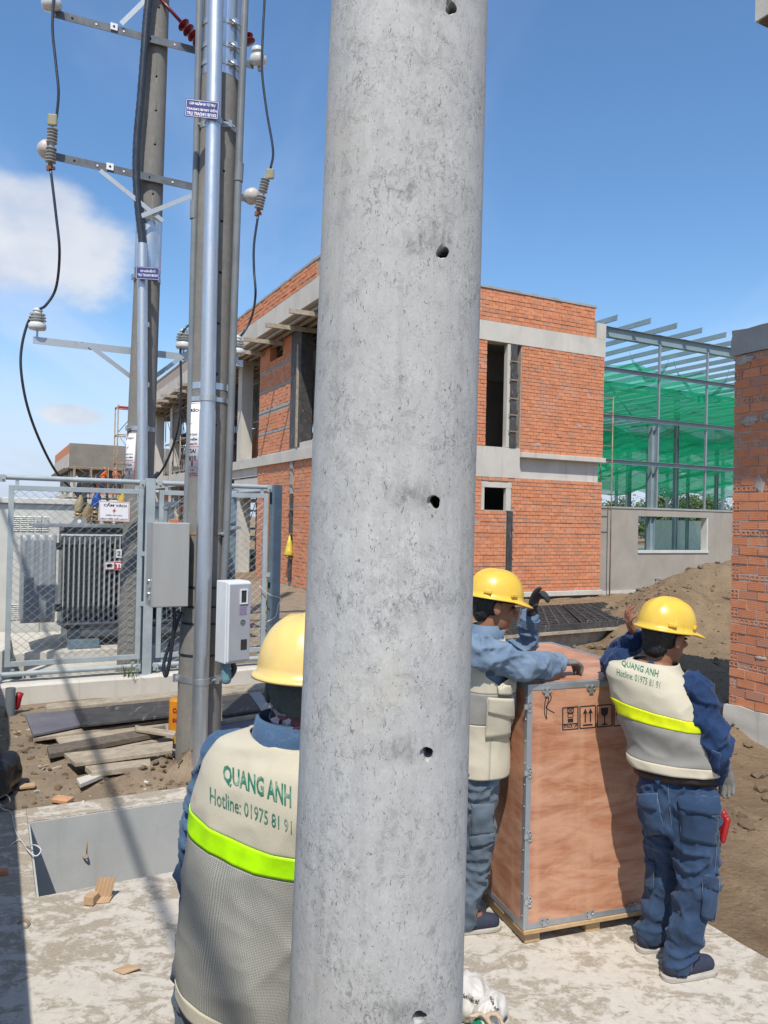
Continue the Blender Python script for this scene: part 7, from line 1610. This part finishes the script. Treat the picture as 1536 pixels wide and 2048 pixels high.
mb = MB(); ellip(mb, hc+hu_*.028-hf*.032, hr, hf, hu_, .0805, .082, .090); ellip(mb, hc-hu_*.035-hf*.058, hr, hf, hu_, .058, .042, .045); fuse(mb, 'hair', M_HAIR, w2, .006, 2, .003, 40)
make_helmet(w2, hc+hu_*.048-hf*.004, hr, hf, hu_, M_HELM, .91)
mb = MB(); hd = (wrL-elL).normalized(); hand_geo(mb, wrL+hd*.02, hd+Vector((.0, 0, .0)), Vector((.75, -.55, 0)), -1, [.22, .85, .9, .95], .05, 1.16, .9, .0125); limb(mb, [wrL-hd*.02, wrL+hd*.03], [.030, .032]); gl = fuse(mb, 'glove', M_GLOVB, w2, .0042, 2); gl['label'] = 'black knitted glove on the raised hand'
mb = MB(); hd = (Vector((.86, .5, -.06))).normalized(); hand_geo(mb, wrR+hd*.015, hd, Vector((.1, .0, -1)), 1, [.5, .55, .6, .65], .06, 1.06, .7, .0105); limb(mb, [wrR-hd*.03, wrR+hd*.02], [.032, .033]); gl = fuse(mb, 'glove', M_GLOVG, w2, .0042, 2); gl['label'] = 'grey knitted glove resting on the crate top'
mb = MB(); T2.loft(mb, .19, .97, -.006); limb(mb, [shR, elR, wrR+(elR-wrR).normalized()*.0], [.078, .066, .046]); limb(mb, [shL, elL, wrL], [.076, .064, .048])
jk = fuse(mb, 'denim_jacket', M_DENIML, w2, .0072, 3, .010, 8, (1, 1, 1), None, fold(48, .0035, (.5, .3, -.8), 2, 1.18, 1.5))
for (a, b, r_) in ((elL, wrL, .050), (elR, wrR, .0475)):
    d = (b-a).normalized(); mb = MB(); mb.lathe(b-d*.045, [(r_-.004, 0), (r_+.001, .0), (r_+.002, .045), (r_-.003, .05)], 26, d); mb.build('cuff', M_DENIML, w2, True, auto=40)
c1_, r1_, f1_, _, _ = T2.st(.985); mb = MB(); vs = []
for (h, e_) in ((-.03, .020), (.0, .016), (.042, .012), (.046, .006), (.0, .006)):
    for k in range(40): a = 2*pi*k/40; vs.append(c1_+r1_*cos(a)*(.070+e_)-f1_*sin(a)*(.070+e_)+Z*h+f1_*h*.5-Z*.02*(sin(a) < -.3))
mb.add(vs, [(i*40+k, i*40+(k+1) % 40, (i+1)*40+(k+1) % 40, (i+1)*40+k) for i in range(4) for k in range(40)]); mb.build('collar', M_DENIML, w2, True)
mb = MB(); T2.loft(mb, -.0, .235, -.007); limb(mb, [hipL, knL, anL-Z*.02], [.086, .072, .066]); limb(mb, [hipR, knR, anR-Z*.02], [.086, .072, .066]); jn2 = fuse(mb, 'jeans', M_JEANL, w2, .008, 3, .0085, 8)
shoe(w2, anR-f9*.075-Z*.098, anR+f9*.195-Z*.098); shoe(w2, anL-f9*.07-Z*.098, anL+f9*.19-Z*.098)
def wr2(p_, th_, t): return noise.noise(Vector((p_.x*5, p_.y*5, p_.z*5+2)))*.009+.004*(1-2*abs(noise.noise(Vector((p_.x*11, p_.y*11, p_.z*9+5)))))+.014*sstep(.48, .27, t)
ve2 = empty('vest', tuple(T2.st(.5)[0])); adopt(ve2, w2); ve2['label'] = 'cream work vest with grey upper panel and flap pockets'
vo = vest_panels(T2, ve2, [('shoulder_panel', .70, .966, M_CREAM, 0), ('grey_panel', .53, .70, M_VGREY, .001), ('lower_panel', .255, .53, M_CREAM, .001)], n_t=110, n_th=112, off=.013, wr=wr2, arm=(.74, .80, .88, .94, 24))
b2 = bvh(vo); bj = bvh([jn2]); ba = bvh([jk])
patch(b2, [(974, 1396), (1019, 1400), (1017, 1472), (970, 1478)], .007, M_CREAM, 'pocket', ve2, 8, 8, .008); patch(b2, [(975, 1393), (1023, 1396), (1023, 1436), (975, 1424)], .014, M_CREAM, 'pocket_flap', ve2, 8, 6, .005); patch(b2, [(994, 1366), (1021, 1370), (1020, 1388), (995, 1388)], .013, M_CREAM, 'pocket_flap', ve2, 6, 5, .005)
patch(bj, [(944, 1608), (986, 1606), (984, 1668), (944, 1672)], .006, M_JEANL, 'cargo_pocket', w2, 8, 8, .007, [[(0, 0), (.33, 0), (.66, 0), (1, 0)]]); patch(bj, [(942, 1672), (986, 1664), (986, 1684), (942, 1694)], .012, M_JEANL, 'pocket_flap', w2, 8, 4, .006)
seam(bj, [(962, 1535), (960, 1570), (955, 1600)], w2); seam(ba, [(958, 1268), (962, 1285), (958, 1310), (955, 1340)], w2); seam(ba, [(964, 1268), (975, 1275), (990, 1272)], w2)
# ================================================================== worker 3: right, leaning his elbow on the crate, back to us
RY = 3.36
def R3(x, y, Y=RY): return at_y(x, y, Y)
w3 = thing('person', (1.31, 3.4, 0), 'worker in dark blue denim with a yellow vest band, hand raised to his helmet', 'person', None)
yw = radians(34)
T3 = Torso([(0, R3(1352, 1655, 3.40), radians(22), 0, .150, .115), (.20, R3(1354, 1595, 3.40), radians(22), 0, .168, .122), (.38, R3(1347, 1530, 3.40), radians(24), .02, .160, .120), (.58, R3(1328, 1448, 3.41), radians(29), .10, .174, .130), (.78, R3(1308, 1380, 3.42), yw, .19, .190, .126), (.90, R3(1300, 1346, 3.42), yw, .19, .166, .100), (.955, R3(1306, 1330, 3.42), yw, .12, .106, .082), (1.0, R3(1316, 1316, 3.42), yw, .05, .066, .066)])
hr, hf, hu_ = basis(radians(66), radians(7), radians(2)); hc = R3(1331, 1276, 3.42)
c9, r9, f9, a9, b9 = T3.st(.86); shR = c9+r9*.185+Z*.005; shL = c9-r9*.145+f9*.03
elR = R3(1428, 1482, 3.27); wrR = R3(1424, 1546, 3.34); elL = Vector((1.175, 3.84, 1.268)); wrL = R3(1270, 1276, 3.58)
hipR = R3(1388, 1612, 3.32); hipL = R3(1326, 1612, 3.46); knR = R3(1392, 1765, 3.33); knL = R3(1330, 1755, 3.52); anR = Vector((1.312, 3.335, .10)); anL = Vector((1.27, 3.55, .10))
mb = MB(); head_geo(mb, hc, hr, hf, hu_, T3.st(1)[0]-Z*.03); T3.loft(mb, 0, .98, -.02); limb(mb, [shR, elR, wrR], [.046, .040, .030]); limb(mb, [shL, elL, wrL], [.046, .040, .030]); limb(mb, [hipL, knL, anL], [.072, .052, .036]); limb(mb, [hipR, knR, anR], [.072, .052, .036])
hd = (R3(1254, 1238, 3.55)-wrL).normalized(); hand_geo(mb, wrL+hd*.01, hd, Vector((.85, -.1, .25)), 1, [.42, .45, .5, .55], .10, .98, .8, .0092)
hand_geo(mb, wrR, Vector((-.25, .2, -.9)), Vector((-.6, -.3, 0)), 1, [.5, .5, .5, .5])
fdir = Vector((.94, .32, 0)).normalized()
for an in (anL, anR): limb(mb, [an, an+fdir*.08-Z*.04], [.036, .03])
fuse(mb, 'body', M_SKIN, w3, .0058, 2)
for s_ in (-1, 1): mb = MB(); ellip(mb, hc+hr*s_*.031+hf*.083+hu_*.010, hr, hf, hu_, .012, .009, .006); mb.build('eye', M_HAIR, w3, True)
mb = MB(); ellip(mb, hc+hu_*.028-hf*.030, hr, hf, hu_, .0815, .084, .092); ellip(mb, hc-hu_*.040-hf*.056, hr, hf, hu_, .062, .044, .052); fuse(mb, 'hair', M_HAIR, w3, .006, 2, .003, 40)
make_helmet(w3, hc+hu_*.048-hf*.004, hr, hf, hu_, M_HELM, .915)
mb = MB(); T3.loft(mb, .33, .97, -.008); limb(mb, [shR, elR, wrR], [.080, .068, .050]); limb(mb, [shL, elL, wrL], [.076, .064, .046])
jk3 = fuse(mb, 'denim_jacket', M_DENIMD, w3, .0072, 3, .011, 8, (1, 1, 1), None, fold(52, .005, (.45, .1, .9), 1, .8, 1.3))
d = (wrR-elR).normalized(); mb = MB(); mb.lathe(wrR-d*.035, [(.048, 0), (.054, .0), (.055, .05), (.049, .055)], 26, d); mb.build('cuff', M_DENIMD, w3, True, auto=40)
mb = MB(); T3.loft(mb, -.0, .36, -.004); limb(mb, [hipL, knL, anL-Z*.018], [.095, .078, .066]); limb(mb, [hipR, knR, R3(1376, 1850, 3.335), anR-Z*.018], [.106, .084, .073, .066])
jn3 = fuse(mb, 'jeans', M_DENIMJ, w3, .0078, 3, .0085, 7.5, (1, 1, 1), None, fold(46, .006, (.3, .1, .95), 3, -.1, .42))
bl_ = MB(); N_b = 48; vs = []
for z_, o_ in ((.328, .008), (.328, .012), (.372, .012), (.372, .008)):
    vs += [T3.P(2*pi*k/N_b, z_, o_) for k in range(N_b)]
bl_.add(vs, [(i*N_b+k, i*N_b+(k+1) % N_b, (i+1)*N_b+(k+1) % N_b, (i+1)*N_b+k) for i in range(3) for k in range(N_b)]); bl_.build('belt', M_BELT, w3, True)
shoe(w3, anR-fdir*.085-Z*.098, anR+fdir*.195-Z*.098, .05); shoe(w3, anL-fdir*.08-Z*.098, anL+fdir*.19-Z*.098, .05)
def wr3(p_, th_, t):
    w_ = noise.noise(Vector((p_.x*5, p_.y*5, p_.z*5+4)))*.009
    w_ += .008*sin(34*(p_.z+.55*p_.x)+3*noise.noise(Vector((p_.x*6, p_.y*6, p_.z*4))))*sstep(.66, .56, t)*sstep(.30, .42, t)+.008*(1-abs(noise.noise(Vector((p_.x*5, p_.y*5, p_.z*8+3)))))**4; return w_+.003*(1-2*abs(noise.noise(Vector((p_.x*12, p_.y*12, p_.z*12)))))+.012*sstep(.5, .33, t)
ve3 = empty('vest', tuple(T3.st(.5)[0])); adopt(ve3, w3); ve3['label'] = 'cream and grey vest with a yellow band and green lettering'
vo = vest_panels(T3, ve3, [('yoke', .682, .985, M_CREAM, 0), ('yellow_band', .608, .682, M_NEON2, .002), ('grey_panel', .418, .608, M_VGREY, 0), ('hem', .372, .42, M_CREAM, .001)], n_t=120, n_th=120, off=.013, wr=wr3, arm=(.66, .76, .89, .945, 30))
b3 = bvh(vo[:1]); bj3 = bvh([jn3]); ba3 = bvh([jk3])
drape_text(b3, 'QUANG ANH', [(1244, 1320), (1318, 1341), (1315, 1358), (1243, 1333)], .0018, M_GREENT, ve3, thick=.02)
drape_text(b3, 'Hotline: 01975 81 91', [(1234, 1337), (1321, 1364), (1319, 1378), (1234, 1350)], .0018, M_GREENT, ve3, thick=.0)
st_ = [[(0, 0), (.25, 0), (.5, 0), (.75, 0), (1, 0)], [(0, 1), (.25, 1), (.5, 1), (.75, 1), (1, 1)], [(0, 0), (0, .5), (0, 1)], [(1, 0), (1, .5), (1, 1)]]
patch(bj3, [(1358, 1600), (1438, 1603), (1432, 1692), (1364, 1678)], .004, M_DENIMJ, 'back_pocket', w3, 10, 10, .005, st_); patch(bj3, [(1356, 1590), (1436, 1595), (1442, 1632), (1360, 1620)], .011, M_DENIMJ, 'pocket_flap', w3, 10, 6, .006, st_)
patch(bj3, [(1286, 1600), (1316, 1596), (1328, 1668), (1292, 1672)], .004, M_DENIMJ, 'back_pocket', w3, 8, 8, .005, st_); patch(bj3, [(1280, 1588), (1318, 1586), (1314, 1620), (1278, 1612)], .011, M_DENIMJ, 'pocket_flap', w3, 8, 5, .006, st_)
patch(bj3, [(1406, 1760), (1432, 1764), (1430, 1842), (1402, 1834)], .010, M_DENIMJ, 'cargo_pocket', w3, 7, 9, .012, st_); patch(bj3, [(1408, 1746), (1440, 1752), (1438, 1782), (1410, 1772)], .02, M_DENIMJ, 'pocket_flap', w3, 7, 4, .006, st_)
patch(bj3, [(1296, 1720), (1312, 1726), (1308, 1780), (1294, 1776)], .010, M_DENIMJ, 'cargo_pocket', w3, 5, 7, .012, st_)
for x in (1317, 1351): patch(bj3, [(x-4, 1545), (x+4, 1545), (x+4, 1568), (x-4, 1568)], .012, M_DENIMJ, 'belt_loop', w3, 2, 4, .004)
seam(bj3, [(1336, 1566), (1338, 1600), (1342, 1640), (1346, 1680)], w3); seam(bj3, [(1430, 1600), (1434, 1660), (1430, 1740), (1418, 1830), (1404, 1900)], w3)
seam(ba3, [(1375, 1342), (1352, 1370), (1342, 1400), (1338, 1425)], w3); seam(ba3, [(1430, 1505), (1424, 1530), (1432, 1548)], w3)
patch(ba3, [(1424, 1500), (1440, 1506), (1438, 1550), (1420, 1546)], .005, M_DENIMD, 'cuff_placket', w3, 5, 8, .004, st_)
# grey glove held in his right hand, red tool handle in the thigh pocket
gq = R3(1451, 1532, 3.36); mb = MB(); hand_geo(mb, gq+Z*.0, Vector((.10, 0, -1)), Vector((-.4, -.5, 0)), 1, [.15, .2, .25, .3], .05, .84, .5, .011); limb(mb, [gq+Z*.04-Vector((.015, 0, 0)), gq], [.026, .028]); limb(mb, [gq+Z*.04-Vector((.015, 0, 0)), wrR-Z*.02], [.02, .018]); tag(fuse(mb, 'work_glove', M_GLOVG, None, .0042, 2), 'pair of grey knitted gloves dangling from the hand on his hip', 'glove')
tq = R3(1441, 1652, 3.31); mb = MB(); limb(mb, [tq-Vector((.012, 0, .05)), tq+Z*.0, tq+Vector((.012, 0, .055))], [.013, .015, .016]); limb(mb, [tq-Vector((.002, .03, .05)), tq+Vector((.020, -.02, .035))], [.012, .014]); tag(fuse(mb, 'pliers', M_REDT, None, .004, 2), 'red-handled pliers sticking out of the thigh pocket', 'pliers')
# ================================================================== white sacks by the foot of the big pole
sk = thing('white_sack', tuple(at_z(960, 2010, 0)), 'crumpled white woven sack with dark print lying on the slab behind the thick pole', 'sack')
def sack(c, sx, sy, sz, seed, name, mat, parent, rot=0):
    bm = bmesh.new(); bmesh.ops.create_icosphere(bm, subdivisions=5, radius=1); R_ = Matrix.Rotation(rot, 3, 'Z')
    for v_ in bm.verts:
        d = v_.co.normalized(); k = 1+.16*fbm((d.x*1.3+seed, d.y*1.3, d.z*1.3), 2)+.09*(1-2*abs(noise.noise(Vector((d.x*2.2+seed, d.y*2.2, d.z*.9)))))+.025*(1-2*abs(noise.noise(Vector((d.x*7+seed, d.y*7, d.z*4)))))
        v_.co = Vector(c)+R_@Vector((d.x*sx*k, d.y*sy*k, max(-sz*.75, d.z*sz*k)))+Z*sz*.75
    me = bpy.data.meshes.new(name); bm.to_mesh(me); bm.free(); me.materials.append(mat); me.polygons.foreach_set('use_smooth', [True]*len(me.polygons)); return link(name, me, parent)
b_a = sack(at_z(938, 2025, 0), .075, .10, .085, 2.2, 'sack_body', M_BAGW, sk, .3); b_b = sack(at_z(978, 2050, 0), .055, .10, .065, 5.1, 'sack_body', M_BAGW, sk, -.5)
m_ = MB(); q = at_z(968, 2032, .10); limb(m_, [q+Vector((-.05, 0, .0)), q, q+Vector((.03, -.05, -.03)), q+Vector((.035, -.10, -.08))], [.006, .009, .009, .012]); limb(m_, [q, q+Vector((.05, .01, .0)), q+Vector((.08, -.04, -.04))], [.008, .010, .006]); fuse(m_, 'knot', simple('tan_cloth_tie', (.52, .39, .27), None, 8, .8), sk, .006, 3, .003, 30)
tb = bvh([b_a, b_b]); drape_text(tb, 'cánh/hoặc chữ', [(926, 1984), (960, 2000), (957, 2012), (924, 1996)], .003, M_BLACKP, sk); drape_text(tb, 'của tổ', [(985, 1990), (998, 2020), (990, 2024), (979, 1996)], .003, M_BLACKP, sk)
m_ = MB(); limb(m_, [at_z(945, 2080, .03), at_z(958, 2052, .05)], [.03, .026]); tag(fuse(m_, 'green_wrapper', M_GREENB, None, .005, 2, .004, 30), 'shiny green plastic wrapper under the white sack', 'wrapper')
# ================================================================== two tiny workers on the distant scaffold
def far_person(b, lab, lean):
    t_ = thing('person', tuple(b), lab, 'person', 'workers on the distant scaffold'); mb = MB()
    r_ = U; limb(mb, [b+Z*.0, b+Z*.45, b+Z*.85], [.09, .10, .14], 10, 3); limb(mb, [b+r_*.2, b+r_*.17+Z*.45, b+r_*.08+Z*.85], [.09, .10, .14], 10, 3); limb(mb, [b+r_*.1+Z*.85, b+r_*(.1+lean*.5)+Z*1.15, b+r_*(.1+lean)+Z*1.38], [.17, .18, .15], 12, 4)
    h_ = b+r_*(.1+lean*1.2)+Z*1.58; ellip(mb, h_, r_, V, Z, .09, .1, .12); limb(mb, [b+r_*(.3+lean)+Z*1.35, b+r_*.42+Z*1.1-V*.1, b+r_*.45+Z*.95-V*.3], [.06, .055, .04], 8, 3); limb(mb, [b+r_*(-.1+lean)+Z*1.35, b+r_*-.2+Z*1.1-V*.1, b+r_*-.1+Z*.95-V*.3], [.06, .055, .04], 8, 3)
    fuse(mb, 'body', M_SKIN, t_, .035, 2)
    mb = MB(); limb(mb, [b+r_*.1+Z*.75, b+r_*(.1+lean*.5)+Z*1.15, b+r_*(.1+lean)+Z*1.36], [.20, .215, .19], 12, 4); fuse(mb, 'orange_vest', simple('hi_vis_orange', (.80, .16, .03), None, 5, .7, 0, 0), t_, .035, 2)
    mb = MB(); limb(mb, [b, b+Z*.45, b+Z*.85], [.11, .12, .16], 10, 3); limb(mb, [b+r_*.2, b+r_*.17+Z*.45, b+r_*.08+Z*.85], [.11, .12, .16], 10, 3); fuse(mb, 'trousers', M_DENIMD, t_, .04, 2)
    mb = MB(); mb.lathe(h_+Z*.03, [(.15, 0), (.13, .02), (.12, .09), (.07, .14), (.01, .15)], 14); mb.build('helmet', simple('orange_helmet', (.80, .2, .04), None, 5, .4, 0, 0), t_, True, auto=40)
zs_ = .3+2*1.75
for (px, lab, ln_) in ((203, 'distant worker in an orange vest bending on the scaffold deck', .12), (231, 'distant worker in an orange vest beside the scaffold tower', -.08)):
    q = at_pl(px, 930, fp2(0, -1.1), V); far_person(Vector((q.x, q.y, zs_)), lab, ln_)
